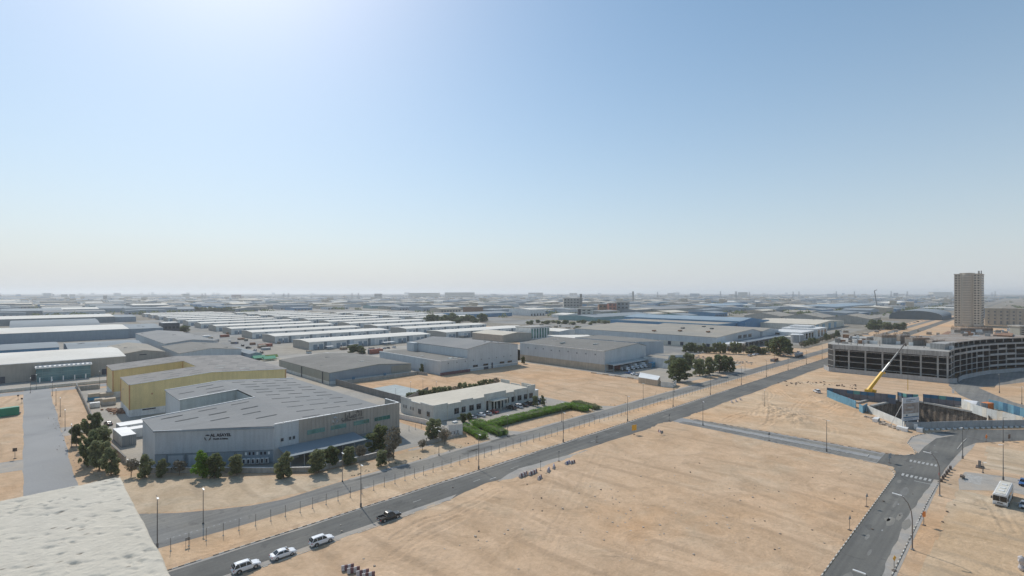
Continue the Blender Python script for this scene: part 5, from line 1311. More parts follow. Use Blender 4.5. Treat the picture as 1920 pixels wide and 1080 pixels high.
def billboard():
    a, c = g(1692.5, 803.5), g(1723, 800)
    L = math.hypot(c[0]-a[0], c[1]-a[1]); e = ((c[0]-a[0])/L, (c[1]-a[1])/L); nn = (e[1], -e[0])
    t = thing('billboard', 'tall white construction billboard with a brown picture on steel legs at the pit corner', 'billboard', a)
    z0, z1 = 2.5, 10.7
    MB().obox(a, c, 0, L, z0, z1, -.1, .05, 'print_pale').build('board', t)
    MB().obox(a, c, .25, L-.25, z0+2.6, z1-1.9, .05, .08, 'print_photo').build('picture_print', t)
    MB().obox(a, c, .25, L-.25, z0+1.15, z0+1.5, .05, .09, 'print_blue').build('band_print', t)
    MB().obox(a, c, .25, L-.25, z0+1.51, z0+2.58, .05, .08, 'hoard_white').build('panel_print', t)
    MB().obox(a, c, .2, L-.2, z0+.02, z0+.12, .05, .1, 'ink').build('band_print', t)
    lg = MB(); q = 1.9
    def bp(d, z, o=.12): return (a[0]+e[0]*d+nn[0]*o, a[1]+e[1]*d+nn[1]*o, z)
    lg.add([bp(q-.55, z0+2.05), bp(q, z0+1.65), bp(q+.55, z0+2.05), bp(q, z0+2.45)], [(0,1,2,3)], 'print_blue'); lg.build('logo', t)
    for (z, d0, d1, h_, m) in ((z1-.75, 1.7, 6.2, .22, 'print_blue'), (z1-1.2, 1.7, 4.0, .12, 'logo_grey'), (z1-1.45, 1.7, 5.2, .10, 'logo_grey'), (z0+.85, 1, 6, .10, 'logo_grey'), (z0+.55, 1, 5, .1, 'logo_grey')):
        b = MB(); d = d0; r = random.Random(int(z*10))
        while d < d1: w_ = r.uniform(.25, .8); b.obox(a, c, d, min(d+w_, d1), z-h_/2, z+h_/2, .05, .10, m); d += w_+.15
        b.build('printed_line', t)
    r = random.Random(3)
    for k in range(9):
        z = z0+2.8+k*.38; d = r.uniform(.6, 2.5); MB().obox(a, c, d, d+r.uniform(2, 4.5), z, z+.12, .08, .10, ('tan', 'print_pale', 'logo_grey', 'rust')[k % 4]).build('picture_line', t)
    for d in (.1, L-.3): MB().obox(a, c, d, d+.22, 0, z1, -.35, -.1, 'edge_white').build('leg', t)
    for d in (.2, L/2, L-.2):
        p = (a[0]+e[0]*d-nn[0]*.3, a[1]+e[1]*d-nn[1]*.3, z1-2); q_ = (a[0]+e[0]*d-nn[0]*3.6-e[0]*1.2, a[1]+e[1]*d-nn[1]*3.6-e[1]*1.2, 0)
        MB().bar(p, q_, .16, 'edge_white').build('strut', t)
billboard()
# concrete blocks and sacks at the billboard's foot
r = random.Random(11)
for i, (u, v, s, lab) in enumerate(((1643, 790, 2.2, 'low concrete block with a white end left of the billboard'), (1687, 806, 1.0, 'small concrete block just left of the billboard legs'),
                         (1697, 808.5, 1.3, 'white edged concrete block in front of the billboard'), (1716, 803.5, 1.3, 'upright pale crate between the billboard legs'), (1725, 809, 1.4, 'grey concrete block right of the billboard legs'))):
    x, y = g(u, v); t = thing('concrete_block', lab, 'block', (x, y)); h = 1.2 if i != 3 else 1.8
    MB().box(x-s, x+s, y-.8, y+.8, 0, h, 'concrete').build('block', t); MB().box(x-s-.12, x-s-.005, y-.85, y+.85, 0, h+.1, 'edge_white').build('end_plate', t)
    MB().box(x-s, x+s, y-.82, y+.82, h, h+.08, 'white').build('cap', t)
def rubble(label, pts, n, s, m='rubble', seed=1, name='rubble', hh=.5):
    r = random.Random(seed); b = MB()
    for k in range(n):
        i = r.randrange(len(pts)-1); f = r.random()
        x = pts[i][0]+(pts[i+1][0]-pts[i][0])*f+r.gauss(0, s); y = pts[i][1]+(pts[i+1][1]-pts[i][1])*f+r.gauss(0, s)
        q = r.uniform(.12, hh); P = []
        for a_ in range(5): an = a_*1.257+r.random()*.8; P.append((x+q*r.uniform(.6, 1.2)*math.cos(an), y+q*r.uniform(.6, 1.2)*math.sin(an)))
        b.prism(P, 0, q*r.uniform(.5, 1.1), m)
    o = b.build(name); tag(o, label, None, None, 'stuff'); return o
rubble('broken stone and rubbish along the white ribbed hoarding', P_((1628, 782), (1655, 794), (1690, 807)), 90, .9, seed=2, hh=.7)
rubble('brown heap of rubbish by the yellow warehouse', P_((205, 768), (222, 771), (228, 776)), 110, 1.5, 'rust', seed=3, hh=.8)
rubble('scattered stones and litter on the sand plots', P_((700, 1020), (1000, 960), (1300, 900), (1100, 990), (1400, 1000), (900, 1050)), 160, 9, 'rubble', seed=4, hh=.28)
rubble('dark litter scattered on the sand plots', P_((900, 960), (1200, 940), (1500, 960), (1600, 900), (1150, 870)), 90, 9, 'debris_dark', seed=5, hh=.25)
rubble('dark clods and tyre heaps on the crane plot', P_((1480, 720), (1530, 718), (1600, 725)), 60, 3, 'debris_dark', seed=6, hh=.6)
rubble('small pale stones along the verge fence', [(70, 110.3), (130, 110.4), (330, 110.6)], 60, .5, 'rubble', seed=7, hh=.2)
rubble('broken stones on the ground beside the roadside trees', P_((1290, 668), (1340, 680), (1400, 680)), 240, 4, 'rubble', seed=8, hh=.9)
rubble('pale stones around the left street corner', P_((100, 760), (110, 800), (140, 860), (200, 905)), 50, 1.2, 'rubble', seed=9, hh=.2)

def crane():
    bx, by = g(1630, 744)
    t = thing('mobile_crane', 'yellow telescopic crane with its boom raised to the right behind the pit hoarding', 'crane', (bx, by))
    MB().box(bx-2.2, bx+5.5, by-1.4, by+1.4, .7, 1.6, 'crane_yellow').build('chassis', t)
    for x in (-1.6, .2, 2.4, 4.3):
        for y in (-1.45, 1.15):
            w_ = MB(); w_.tube([(bx+x, by+y, .6), (bx+x, by+y+.3, .6)], .6, 'tyre', 14); w_.build('wheel', t)
    MB().box(bx+3.9, bx+5.6, by-1.3, by+1.3, 1.6, 2.7, 'crane_yellow').build('cab', t); MB().box(bx+5.55, bx+5.66, by-1.1, by+1.1, 1.8, 2.5, 'glass_black').build('windscreen', t)
    MB().prism([(bx-3.6, by+1.2), (bx-2.9, by-1.5), (bx+1.6, by-1.3), (bx+1.2, by+1.3)], 1.65, 3.6, 'crane_yellow').build('turntable_housing', t)
    MB().prism([(bx-4.6, by+1.0), (bx-4.0, by-1.3), (bx-3.6, by-1.2), (bx-3.5, by+1.0)], 1.9, 3.9, 'crane_yellow').build('counterweight', t)
    MB().box(bx-.6, bx+1.6, by-2.5, by-1.5, 1.7, 3.4, 'crane_yellow').build('operator_cab', t); MB().box(bx-.4, bx+1.4, by-2.58, by-2.5, 2.4, 3.2, 'glass_black').build('cab_window', t)
    y = by*SN+bx*CS
    tip = (1697, 644); X = (tip[0]-CXP)*y/FPX; Z = CAMH-(tip[1]-HOR)*y/FPX
    T = Vector((X*SN+y*CS, -X*CS+y*SN, Z)); S = Vector((bx-1.8, by+.6, 2.6)); D = T-S
    for i, (f0, f1, w_, m) in enumerate(((0, .40, .95, 'crane_yellow'), (.38, .60, .62, 'galv'), (.58, .82, .48, 'sign_back'), (.80, 1.0, .36, 'pole_dark'))):
        MB().bar(S+D*f0, S+D*f1, w_, m, w_*1.1).build('boom_section', t)
    MB().bar(S+Vector((2.4, -.8, .3)), S+D*.33+Vector((.5, -.2, -.5)), .45, 'crane_yellow').build('lift_ram', t)
    MB().bar(T, T+Vector((.5, -.3, -1.2)), .5, 'pole_dark').build('boom_head', t)
    MB().bar(T+Vector((.9, -.9, -1.1)), Vector((T.x+.9, T.y-.9, 8)), .09, 'pole_dark').build('hook_line', t)
    MB().bar(Vector((T.x+.9, T.y-.9, 8)), Vector((T.x+.9, T.y-.9, 3)), .22, 'crane_yellow').build('hook_block', t)
    MB().bar(S+D*.43, S+D*.43+Vector((.8, -.5, -1.4)), .5, 'crane_yellow').build('boom_bracket', t)
    for (x, yy) in ((-2.2, -2.6), (-2.2, 2.4), (5, -2.6), (5, 2.4)): 
        MB().box(bx+x-.5, bx+x+.1, by+min(0, yy), by+max(0, yy), .4, .6, 'crane_yellow').build('outrigger', t)
crane()

# ------------------------------------------------------------------ vehicles (front towards +x, built at the origin)
def loft(b, st, m, cap=True):
    """st: list of rings with equal point counts"""
    n = len(st[0]); vs = [p for r_ in st for p in r_]; fs = []
    for i in range(len(st)-1):
        for k in range(n): fs.append((i*n+k, (i+1)*n+k, (i+1)*n+(k+1) % n, i*n+(k+1) % n))
    if cap: fs += [tuple(range(n)), tuple(reversed(range((len(st)-1)*n, len(st)*n)))]
    return b.add(vs, fs, m)
def ring(x, w_, z0, z1, ws=.92):
    return [(x, -w_*.9, z0), (x, -w_, z0+.18), (x, -w_, z1-.18), (x, -w_*ws, z1), (x, w_*ws, z1), (x, w_, z1-.18), (x, w_, z0+.18), (x, w_*.9, z0)]
def car(label, kind, paint, group=None, cat='car', name='parked_car'):
    t = thing(name, label, cat, (0, 0), group, absolute=False)
    S = dict(
        suv=dict(L=4.9, W=.96, prof=[(-2.42,.5,.95),(-2.3,.36,1.12),(-1,.3,1.14),(.9,.3,1.13),(1.25,.3,1.10),(2.05,.32,1.0),(2.4,.38,.82),(2.46,.45,.7)], cab=(1.05,.35,-1.95,-2.36,1.12,1.80), wb=1.45, r=.39),
        sedan=dict(L=4.7, W=.91, prof=[(-2.3,.45,.85),(-2.15,.3,.98),(-1.5,.26,1.0),(.9,.26,.96),(1.3,.26,.92),(2.0,.28,.82),(2.3,.36,.66),(2.36,.4,.6)], cab=(1.15,.35,-.95,-1.75,.97,1.46), wb=1.38, r=.33),
        pickup=dict(L=5.3, W=.94, prof=[(-2.62,.55,.8),(-2.6,.5,.82),(-1,.42,.84),(-.98,.4,1.12),(.95,.4,1.14),(1.35,.4,1.12),(2.2,.42,1.05),(2.55,.46,.88),(2.62,.5,.75)], cab=(1.15,.5,-.72,-.96,1.12,1.80), wb=1.6, r=.4))[kind]
    W = S['W']; b = MB(); loft(b, [ring(x, W*(1 if abs(x) < 2.2 else .93), z0, z1) for x, z0, z1 in S['prof']], paint); body = b.build('body', t, smooth=False)
    xf, xr, rr_, xb, zb, zt = S['cab']; wb_, wt = W*.90, W*.72
    g_ = MB(); g_.add([(xf,-wb_,zb-.02),(xf,wb_,zb-.02),(xb,wb_,zb-.02),(xb,-wb_,zb-.02),(xr,-wt,zt-.04),(xr,wt,zt-.04),(rr_,wt,zt-.04),(rr_,-wt,zt-.04)],
               [(0,1,5,4),(1,2,6,5),(2,3,7,6),(3,0,4,7)], 'glass_black'); g_.build('windows', t)
    rf = MB(); loft(rf, [[(x,-wt*k,zt-.06),(x,-wt*k*.8,zt+.01+dz),(x,wt*k*.8,zt+.01+dz),(x,wt*k,zt-.06)] for x, k, dz in ((xr+.1,.97,-.05),(xr-.2,1.04,.02),((xr+rr_)/2,1.05,.04),(rr_+.2,1.03,.02),(rr_-.05,.98,-.05))], paint); rf.build('roof', t)
    p = MB()
    for s in (-1, 1):
        for (xa, xc) in ((xf, xr), (-.15 if kind != 'sedan' else -.1, -.15), (xb, rr_)):
            p.bar((xa, s*(wb_+.01), zb), (xc, s*(wt+.01), zt-.04), .09, paint, .07)
        if kind == 'suv': p.bar((-1.25, s*(wb_+.01), zb), (-1.35, s*(wt+.01), zt-.04), .14, paint, .07)
    p.build('pillars', t)
    for s in (-1, 1):
        for x in (-S['wb'], S['wb']):
            w_ = MB(); r0 = S['r']; y = s*(W-.12); w_.tube([(x, y-.13, r0), (x, y+.13, r0)], r0, 'tyre', 18); wo = w_.build('wheel', t)
            w2 = MB(); w2.tube([(x, s*(W-.005), r0), (x, s*(W+.025), r0)], r0*.62, 'rim', 14); sub(w2, 'rim', wo, t)
            a_ = MB(); pts = [(x+(r0+.07)*math.cos(q), s*(W-.01), r0+(r0+.07)*math.sin(q)) for q in [math.pi*i/8 for i in range(9)]]
            a_.tube(pts, .05, 'tyre' if kind != 'sedan' else paint, 4); a_.build('wheel_arch', t)
        fx = S['prof'][-1][0]; bx_ = S['prof'][0][0]; zf = S['prof'][-2][2]
        MB().box(fx-.32, fx-.02, s*W*.55-.2, s*W*.55+.2, zf-.16, zf+.02, 'light_clear').build('headlight', t)
        MB().box(bx_-.03, bx_+.25, s*W*.78-.14, s*W*.78+.1, S['prof'][0][2]-.22, S['prof'][0][2]+.05, 'light_red').build('tail_light', t)
        MB().box(xf-.35, xf-.15, s*(W+.02)-.0 if s > 0 else -W-.22, (W+.22) if s > 0 else -W-.02, zb+.02, zb+.2, paint).build('wing_mirror', t)
    MB().box(S['prof'][-1][0]-.06, S['prof'][-1][0]+.05, -.5, .5, .42, .72, 'glass_black').build('grille', t)
    MB().box(S['prof'][0][0]-.06, S['prof'][0][0]+.08, -W*.9, W*.9, .38, .62, paint if kind != 'pickup' else 'rim').build('rear_bumper', t)
    MB().box(S['prof'][0][0]-.05, S['prof'][0][0]+.02, -.26, .26, .68, .80, 'edge_white').build('number_plate', t)
    if kind == 'suv':
        for s in (-1, 1): MB().bar((.2, s*wt*.92, zt+.06), (-1.8, s*wt*.92, zt+.06), .05, 'pole_dark').build('roof_rail', t)
        MB().box(-2.42, -2.30, -.7, .7, 1.15, 1.62, 'glass_black').build('rear_window', t)
    if kind == 'pickup':
        for s in (-1, 1): MB().box(-2.6, -.97, s*W*.96-.06, s*W*.96+.06, .8, 1.16, paint).build('bed_side', t)
        MB().box(-2.64, -2.55, -W*.9, W*.9, .8, 1.16, paint).build('tailgate', t)
        MB().box(-2.54, -1.0, -W*.88, W*.88, .845, .86, 'tyre').build('bed_floor', t)
        MB().bar((-1.05, -.75, 1.2), (-1.05, .75, 1.2), .08, 'pole_dark').build('roll_bar', t)
    freeze(t); return t
cs = car('white off-road estate car parked nearest on the road edge, frontmost of the row', 'suv', 'car_white')
cse = car('white saloon car with its boot towards the camera between two white off-road cars', 'sedan', 'car_white')
cpk = car('dark grey pickup truck with an open bed parked on the paved strip', 'pickup', 'car_dark', cat='pickup', name='pickup_truck')
csv = car('silver saloon car', 'sedan', 'car_silver'); cdk = car('dark saloon car', 'sedan', 'car_dark'); crd = car('red saloon car', 'sedan', 'car_red'); cdv = car('dark off-road car', 'suv', 'car_dark'); cbl = car('blue saloon car', 'sedan', 'car_blue')
place(cs, (27.7, 94.6), R(-1.5), 'white off-road car parked on the road edge, the one nearest the bottom of the photo', scale=.9)
place(cs, (41.0, 94.5), R(-.5), 'white off-road car parked on the road edge between the saloon and the pickup', scale=.9)
place(cse, (33.9, 94.65), R(-1), 'white saloon car parked between the two white off-road cars', scale=.93)
place(cpk, (55.6, 94.5), R(-1), scale=.95)
off = [(csv, 122.6, 148, 95, 'silver saloon car parked alone at the left end of the cream office front'), (cse, 127.6, 148.6, 92, 'white saloon car second from the left before the cream office'),
       (csv, 131.2, 148.8, 88, 'silver saloon car next to the red one before the cream office'), (crd, 134.6, 149, 92, 'dark red saloon car before the cream office entrance'),
       (cdv, 144.6, 149.2, 90, 'dark off-road car just right of the cream office entrance'), (cs, 148.2, 149, 90, 'white off-road car parked before the cream office windows'),
       (cdk, 151.6, 149, 92, 'black saloon car beside the white off-road car at the cream office'), (cdv, 155, 149.2, 88, 'dark off-road car fourth from the right at the cream office'),
       (csv, 158.4, 149, 90, 'silver saloon car third from the right at the cream office'), (cdk, 161.5, 149.2, 91, 'black saloon car at the right end of the cream office row')]
for p, x, y, rz, lab in off: place(p, (x, y), R(rz), lab, 'cars parked before the cream office', scale=.95)
place(cdk, g(203, 797), R(100), 'dark saloon car parked behind the trees left of the big warehouse')
place(cs, g(1531.5, 736), R(40), 'small white car standing alone on the sand left of the pit')
place(crd, g(1590, 752), R(150), 'orange red car body beside the light blue hoarding')
yard = [(cse, 493, 'white saloon car by the striped wall of the red containers'), (cdk, 0, '')]
r = random.Random(21)
YC = []
for (u, v, n, du, dv, lab) in ((700, 656, 5, 9.5, -.9, 'in front of the first white row warehouse'), (430, 640, 6, 12, 4.5, 'on the lot left of the white rows'), (1262, 604, 9, 10, .2, 'on the lorry lot beyond the tan warehouse'),
                     (1650, 620, 16, 7, -1.6, 'in the crowded lot before the frame building'), (1405, 668, 5, 8, -1.4, 'under the loading canopy of the tan roofed warehouse'),
                     (1470, 690-22, 4, 9, -2, 'on the roadside near the dusty tanker'), (388, 660-8, 5, 9, 6.5, 'by the grey workshops'), (1178, 701, 3, 9, 1.6, 'in front of the parked lorries')):
    for k in range(n):
        x, y = g(u+k*du+r.uniform(-1, 1), v+k*dv); pr = r.choice([cs, cs, cse, csv, cdk, cdv, cbl])
        cname = {cs.name: 'white off-road car', cse.name: 'white saloon car', csv.name: 'silver saloon car', cdk.name: 'black saloon car', cdv.name: 'dark off-road car', cbl.name: 'blue saloon car'}[pr.name]
        place(pr, (x, y), R(r.choice([90, 88, 93, 0, 182])), '%s, %s from the left %s' % (cname, (ordn+['thirteenth', 'fourteenth', 'fifteenth', 'sixteenth'])[k], lab), 'cars parked '+lab)

def lorry(label, cabm, boxm, group=None):
    t = thing('parked_lorry', label, 'lorry', (0, 0), group, absolute=False)
    MB().box(-3.6, 1.5, -1.2, 1.2, .9, 3.3, boxm).build('cargo_box', t)
    b = MB(); loft(b, [ring(1.6, 1.05, .5, 2.4), ring(2.7, 1.05, .5, 2.3), ring(3.1, 1.0, .5, 1.5), ring(3.15, 1.0, .5, 1.3)], cabm); b.build('cab', t)
    MB().add([(2.74,-.9,2.2),(2.74,.9,2.2),(3.14,.92,1.5),(3.14,-.92,1.5)], [(0,1,2,3)], 'glass_black').build('windscreen', t)
    MB().box(-3.6, 1.5, -1.0, 1.0, .6, .88, 'tyre').build('chassis', t)
    for x in (-2.4, 2.2):
        for s in (-1, 1): MB().tube([(x, s*1.0-.15, .45), (x, s*1.0+.15, .45)], .45, 'tyre', 12).build('wheel', t)
    for s in (-.7, .7): MB().box(3.13, 3.2, s-.15, s+.15, .7, .95, 'light_clear').build('headlight', t)
    freeze(t); return t
l1 = lorry('', 'car_white', 'clad_dark'); l2 = lorry('', 'car_white', 'barrier_red'); l3 = lorry('', 'car_white', 'white')
for k, (u, v, pr, lab) in enumerate(((1167, 695, l2, 'white cabbed lorry with a dull red box, leftmost of the parked lorries'), (1178, 696, l1, 'white cabbed lorry beside the red boxed one'), (1187, 694, l1, 'third white cabbed lorry from the left under the delivery canopy'),
                          (1195, 692, l3, 'fourth parked lorry with a white box'), (1203, 691, l1, 'fifth parked lorry from the left by the blue container'), (1211, 690, l3, 'white boxed lorry next to the blue container'))):
    x, y = g(u, v); place(pr, (x, y+2.5), R(-85), lab, 'lorries parked by the tall pale warehouse')
container('bright blue container beside the row of parked lorries', g(1226, 688), R(4), 'container_blue', L=12, W=2.6, H=3.2)
container('green container truck body at the left edge of the photo', g(5, 781), R(8), 'container_green', L=9, W=2.6, H=3.2)
place(cdk, g(24, 778), R(10), 'dark car parked just right of the green container')
container('rust red container by the left end of the second white row', g(497, 650), R(0), 'container_rust', L=12)
container('rust red container behind the car lot on the left of the white rows', g(421, 632), R(0), 'container_rust', L=9)
container('bright rust red container stack behind the grey brown shed', g(704, 663), R(0), 'container_rust', L=12, H=3.6)
container('rust red container in front of the right hand white row', g(935, 638), R(0), 'container_rust', L=12)
container('long white container behind the large grey warehouse', (31, 216), R(4), 'white', L=16, W=6, H=3.2)
container('grey ended white container behind the corner trees', (23.3, 203), R(94), 'hoard_white', L=13, W=3.6, H=3.4)
container('small white store beside the long white container', (27.5, 208), R(2), 'white', L=5, W=4, H=3)
x, y = g(1498, 669)
tnk = thing('tanker_trailer', 'dusty grey tanker trailer parked under the roadside trees', 'tanker', (x, y))
MB().tube([(x-7, y, 1.9), (x-6.6, y, 1.9), (x+6.6, y, 1.9), (x+7, y, 1.9)], [.6, 1.2, 1.2, .6], 'hoard_grey', 14).build('tank', tnk); MB().box(x-7, x+7, y-.9, y+.9, .5, .8, 'tyre').build('chassis', tnk)
for k in (-5.5, -4.2, 4, 5.3): MB().tube([(x+k, y-1.2, .5), (x+k, y-.9, .5)], .5, 'tyre', 10).build('wheel', tnk)
container('flat brown trailer load beside the grey tanker trailer', g(1452, 677), R(3), 'rust', L=10, H=1.8)
t = thing('carport_tent', 'bright green canvas tent between the yellow warehouse and the white rows', 'tent', (118, 372))
for i, (x, y, m) in enumerate(((117, 385, 'tent_green'), (125, 383, 'leaf_bright'), (121, 376, 'tent_green'))):
    b = MB(); b.add([(x,y-3,1.5),(x+8,y-3,1.5),(x+8,y,3.2),(x,y,3.2),(x,y+3,1.5),(x+8,y+3,1.5)], [(0,1,2,3),(3,2,5,4),(0,3,4),(1,5,2)], m); b.build('canopy', t)
    for q in ((x, y-3), (x+8, y-3)): MB().box(q[0], q[0]+.1, q[1], q[1]+.1, 0, 1.5, 'galv').build('post', t)

def bus():
    x, y = 161.4, 4.2
    t = thing('bus', 'white minibus parked on the sand with its dark windscreen facing the camera', 'bus', (162.2, 4.1), rz=R(176), absolute=False)
    L, W, H = 11.2, 1.22, 3.05
    b = MB(); loft(b, [[(xx, -W*k, .45), (xx, -W*k, 2.6), (xx, -W*k*.86, zt), (xx, W*k*.86, zt), (xx, W*k, 2.6), (xx, W*k, .45)] for xx, k, zt in ((-L/2, .97, 2.95), (-L/2+.2, 1, H), (L/2-.5, 1, H), (L/2-.05, .98, 2.9), (L/2, .96, 2.7))], 'white'); b.build('body', t)
    MB().box(-L/2+.3, L/2-.3, -W*.7, W*.7, H, H+.04, 'cream').build('roof_panel', t)
    for k in (-3, 0, 2.5): MB().box(k, k+1, -.45, .45, H+.04, H+.16, 'white').build('roof_hatch', t)
    for s in (-.58, .58): MB().box(L/2-.02, L/2+.04, s-.54, s+.54, 1.35, 2.5, 'glass_black').build('windscreen', t)
    MB().box(L/2-.02, L/2+.06, -W*.9, W*.9, .45, .75, 'hoard_grey').build('bumper', t); MB().box(L/2-.02, L/2+.05, -.45, .45, .85, 1.1, 'pole_dark').build('grille', t)
    for s in (-.9, .9): MB().box(L/2-.02, L/2+.06, s-.16, s+.16, .82, 1.02, 'light_clear').build('headlight', t)
    for s in (-1, 1):
        MB().box(L/2-.2, L/2+.15, s*(W+.14)-.12, s*(W+.14)+.12, 1.7, 2.2, 'pole_dark').build('wing_mirror', t)
        for k in range(7): MB().box(-L/2+.5+k*1.45, -L/2+1.8+k*1.45, s*(W+.005)-.02, s*(W+.005)+.02, 1.5, 2.4, 'glass_dark').build('side_window', t)
        for xx in (-3.4, 3.6): MB().tube([(xx, s*(W-.1)-.15, .48), (xx, s*(W-.1)+.15, .48)], .48, 'tyre', 16).build('wheel', t)
bus()
place(cbl, g(1921, 909), R(176), 'blue vehicle cut off by the right edge beside the white minibus'); place(csv, g(1922, 952), R(176), 'silver car cut off by the right edge in the shadow of the minibus')

# ------------------------------------------------------------------ lamps, posts, signs
def lamp(kind):
    t = thing('street_lamp', '', 'street lamp', (0, 0), absolute=False)
    if kind == 'straight':
        MB().tube([(0,0,0), (0,0,5), (0,0,9.4)], [.11, .085, .055], 'pole_dark', 8).build('pole', t)
        MB().bar((0, -.25, 9.45), (0, 1.1, 9.6), .07, 'pole_dark').build('arm', t); MB().bar((0, -.9, 9.42), (0, -.1, 9.46), .3, 'edge_white', .1).build('lamp_head', t)
        MB().box(-.16, .16, -.16, .16, 0, .9, 'pole_dark').build('base', t)
    elif kind == 'curved':
        MB().tube([(0,0,0), (0,0,5.6), (-.06,.15,7.2), (-.25,.6,8.6), (-.5,1.3,9.6), (-.6,1.7,9.9)], [.12, .1, .09, .075, .06, .05], 'pole_brown', 8).build('pole', t)
        MB().bar((-.55, 1.5, 9.85), (-.9, 2.9, 10.05), .32, 'edge_white', .12).build('lamp_head', t); MB().cyl(0, 0, 0, .25, .3, 'concrete', 12).build('base', t)
    elif kind == 'short':
        MB().tube([(0,0,0), (0,0,7.2)], [.09, .06], 'pole_brown', 7).build('pole', t); MB().bar((0, -.7, 7.2), (0, .3, 7.3), .26, 'edge_white', .1).build('lamp_head', t); MB().cyl(0, 0, 0, .3, .2, 'pole_dark', 8).build('base', t)
    freeze(t); return t
lst, lcv, lsh = lamp('straight'), lamp('curved'), lamp('short')
G1 = 'tall street lamps along the kerb of the main road'
landm = ['right beside the row of white cars', 'between the pickup and the striped barriers', 'level with the green hedge', 'opposite the yellow sign', 'just left of the side road mouth']
for k, s_ in enumerate((54.2, 88.8, 124.4, 161.6, 196, 231.5, 268, 304, 341, 378, 415, 452, 489)):
    lab = 'tall dark street lamp on the main road kerb '+landm[k] if k < 5 else 'tall dark street lamp on the main road kerb, %s beyond the side road' % ordn[k-5]
    place(lst, (s_, 104.3), 0, lab, G1)
for k, (u, v) in enumerate(((381, 982), (642, 903), (823, 853+1), (951.5, 819), (1053.5, 791), (1206, 749.5), (1264, 735), (1346, 707), (1397, 696), (1452, 682))):
    x, y = g(u, v); place(lsh, (x, y), 0, 'slim white headed lamp post beyond the service road, %s from the left' % ordn[k], 'slim lamp posts along the service road')
place(lst, g(295, 1027), 0, 'dark lamp post beside the corner of the plaster parapet')
for k, (u, v) in enumerate(((1710.6, 1031), (1762, 930))):
    place(lcv, g(u, v), R(0), 'tall curved street lamp %s on the right hand street' % ('nearest the camera' if k == 0 else 'beside the zebra crossing'), 'curved street lamps of the right hand street')
x, y = (82.4, 13.9); place(lcv, (x, y), 0, 'curved street lamp at the bottom edge with only its head showing', 'curved street lamps of the right hand street')
for k, (u, v, lab) in enumerate(((1550, 847, 'tall lamp post in the middle of the paved side road median'), (1318, 798, 'tall lamp post at the upper end of the paved median'), (1434, 765, 'slim lamp post at the edge of the crane plot'),
       (1805, 860, 'leaning lamp post where the right hand street bends'), (1881, 900, 'dark lamp post behind the white minibus'), (1881, 830, 'lamp post on the outer bend of the right hand street'), (1874, 737, 'pale double lamp post by the shaded back lane'), (1916, 758, 'dark lamp post at the right edge beyond the back lane'), (1843, 862+25, 'short dark post right of the paved path'))):
    place(lst, g(u, v), R(-40*k), lab, 'lamp posts of the right hand plots', scale=(1, 1, (1, .92, .8, .95, .95, .85, .95, .8, .3)[k]))
for k, (u, v) in enumerate(((105, 760), (113, 781), (122, 807), (134, 839), (57, 737), (68, 730), (187, 722), (98, 742))):
    place(lsh, g(u, v), 0, 'slim brown lamp post %s' % ('%s from the back along the left street' % ordn[k] if k < 4 else '%s of those along the back street' % ordn[k-4]), 'slim lamp posts of the left streets')
for k, (u, v) in enumerate(((770, 737), (793, 731), (818, 737), (742, 750), (1140, 660+37))):
    place(lsh, g(u, v), 0, 'thin light pole standing in the plot behind the cream office, %s from the left' % ordn[(1, 2, 3, 0, 4)[k]], 'thin poles round the sports court', scale=(.8, .8, .75))
# verge fence: thin posts, each its own part
def postfence(label, x0, x1, y, step, h, m='post', seed=0, wire=True):
    t = thing('post_fence', label, 'fence', (x0, y)); r = random.Random(seed); base = None; x = x0; me = None
    while x < x1:
        if me is None:
            b = MB(); b.tube([(0,0,0),(0,0,h)], [.05, .045], m, 6); b.box(-.14, .14, -.14, .14, 0, .12, 'concrete'); o = b.build('post'); o.parent = t; me = o.data
        else:
            o = bpy.data.objects.new('post', me); sc.collection.objects.link(o); o.parent = t
        o.location = (x-x0, r.uniform(-.12, .12), 0); o.rotation_euler = (r.uniform(-.03, .03), r.uniform(-.03, .03), 0); x += step*r.uniform(.94, 1.06)
    return t
postfence('long line of thin dark posts on the sand verge between the two roads', 19.6, 470, 111.0, 2.95, 2.5)
postfence('line of thin posts along the back of the sand court plot', 124, 166, 146.5, 3.0, 2.2, seed=3)
postfence('line of thin posts on the sandy yard right of the large warehouse', 96, 104, 150, 2.5, 2.0, seed=5)
# verge sign frame
x, y = g(352, 1024)
t = thing('board_stand', 'small dark board on two legs beside the verge fence', 'sign', (x, y)); MB().box(x-.4, x+.4, y-.05, y+.05, 1.1, 1.7, 'sign_back').build('board', t)
for s in (-.35, .3): MB().box(x+s, x+s+.05, y-.03, y+.03, 0, 1.1, 'post').build('leg', t)
def sign(label, u, v, kind, m, h=2.6, s=.45, rz=0):
    x, y = g(u, v); t = thing('road_sign', label, 'road sign', (x, y), rz=R(rz), absolute=False)
    MB().tube([(0,0,0), (0,0,h)], .05, 'pole_dark', 6).build('post', t)
    b = MB()
    if kind == 'square': P = [(-s,-s),(s,-s),(s,s),(-s,s)]
    elif kind == 'diamond': P = [(0,-s*1.3),(s*1.3,0),(0,s*1.3),(-s*1.3,0)]
    elif kind == 'triangle': P = [(-s,-s*.8),(s,-s*.8),(0,s)]
    else: P = [(s*math.cos(i*math.pi/8), s*math.sin(i*math.pi/8)) for i in range(16)]
    n = len(P); vs = [(p[0], -.08, h+p[1]) for p in P]+[(p[0], -.04, h+p[1]) for p in P]
    b.add(vs, [tuple(range(n)), tuple(reversed(range(n, 2*n)))]+[(i, i+n, (i+1) % n+n, (i+1) % n) for i in range(n)], m); b.build('plate', t)
    MB().box(-.3, .3, -.25, .25, 0, .12, 'debris_dark').build('foot', t)
    return t
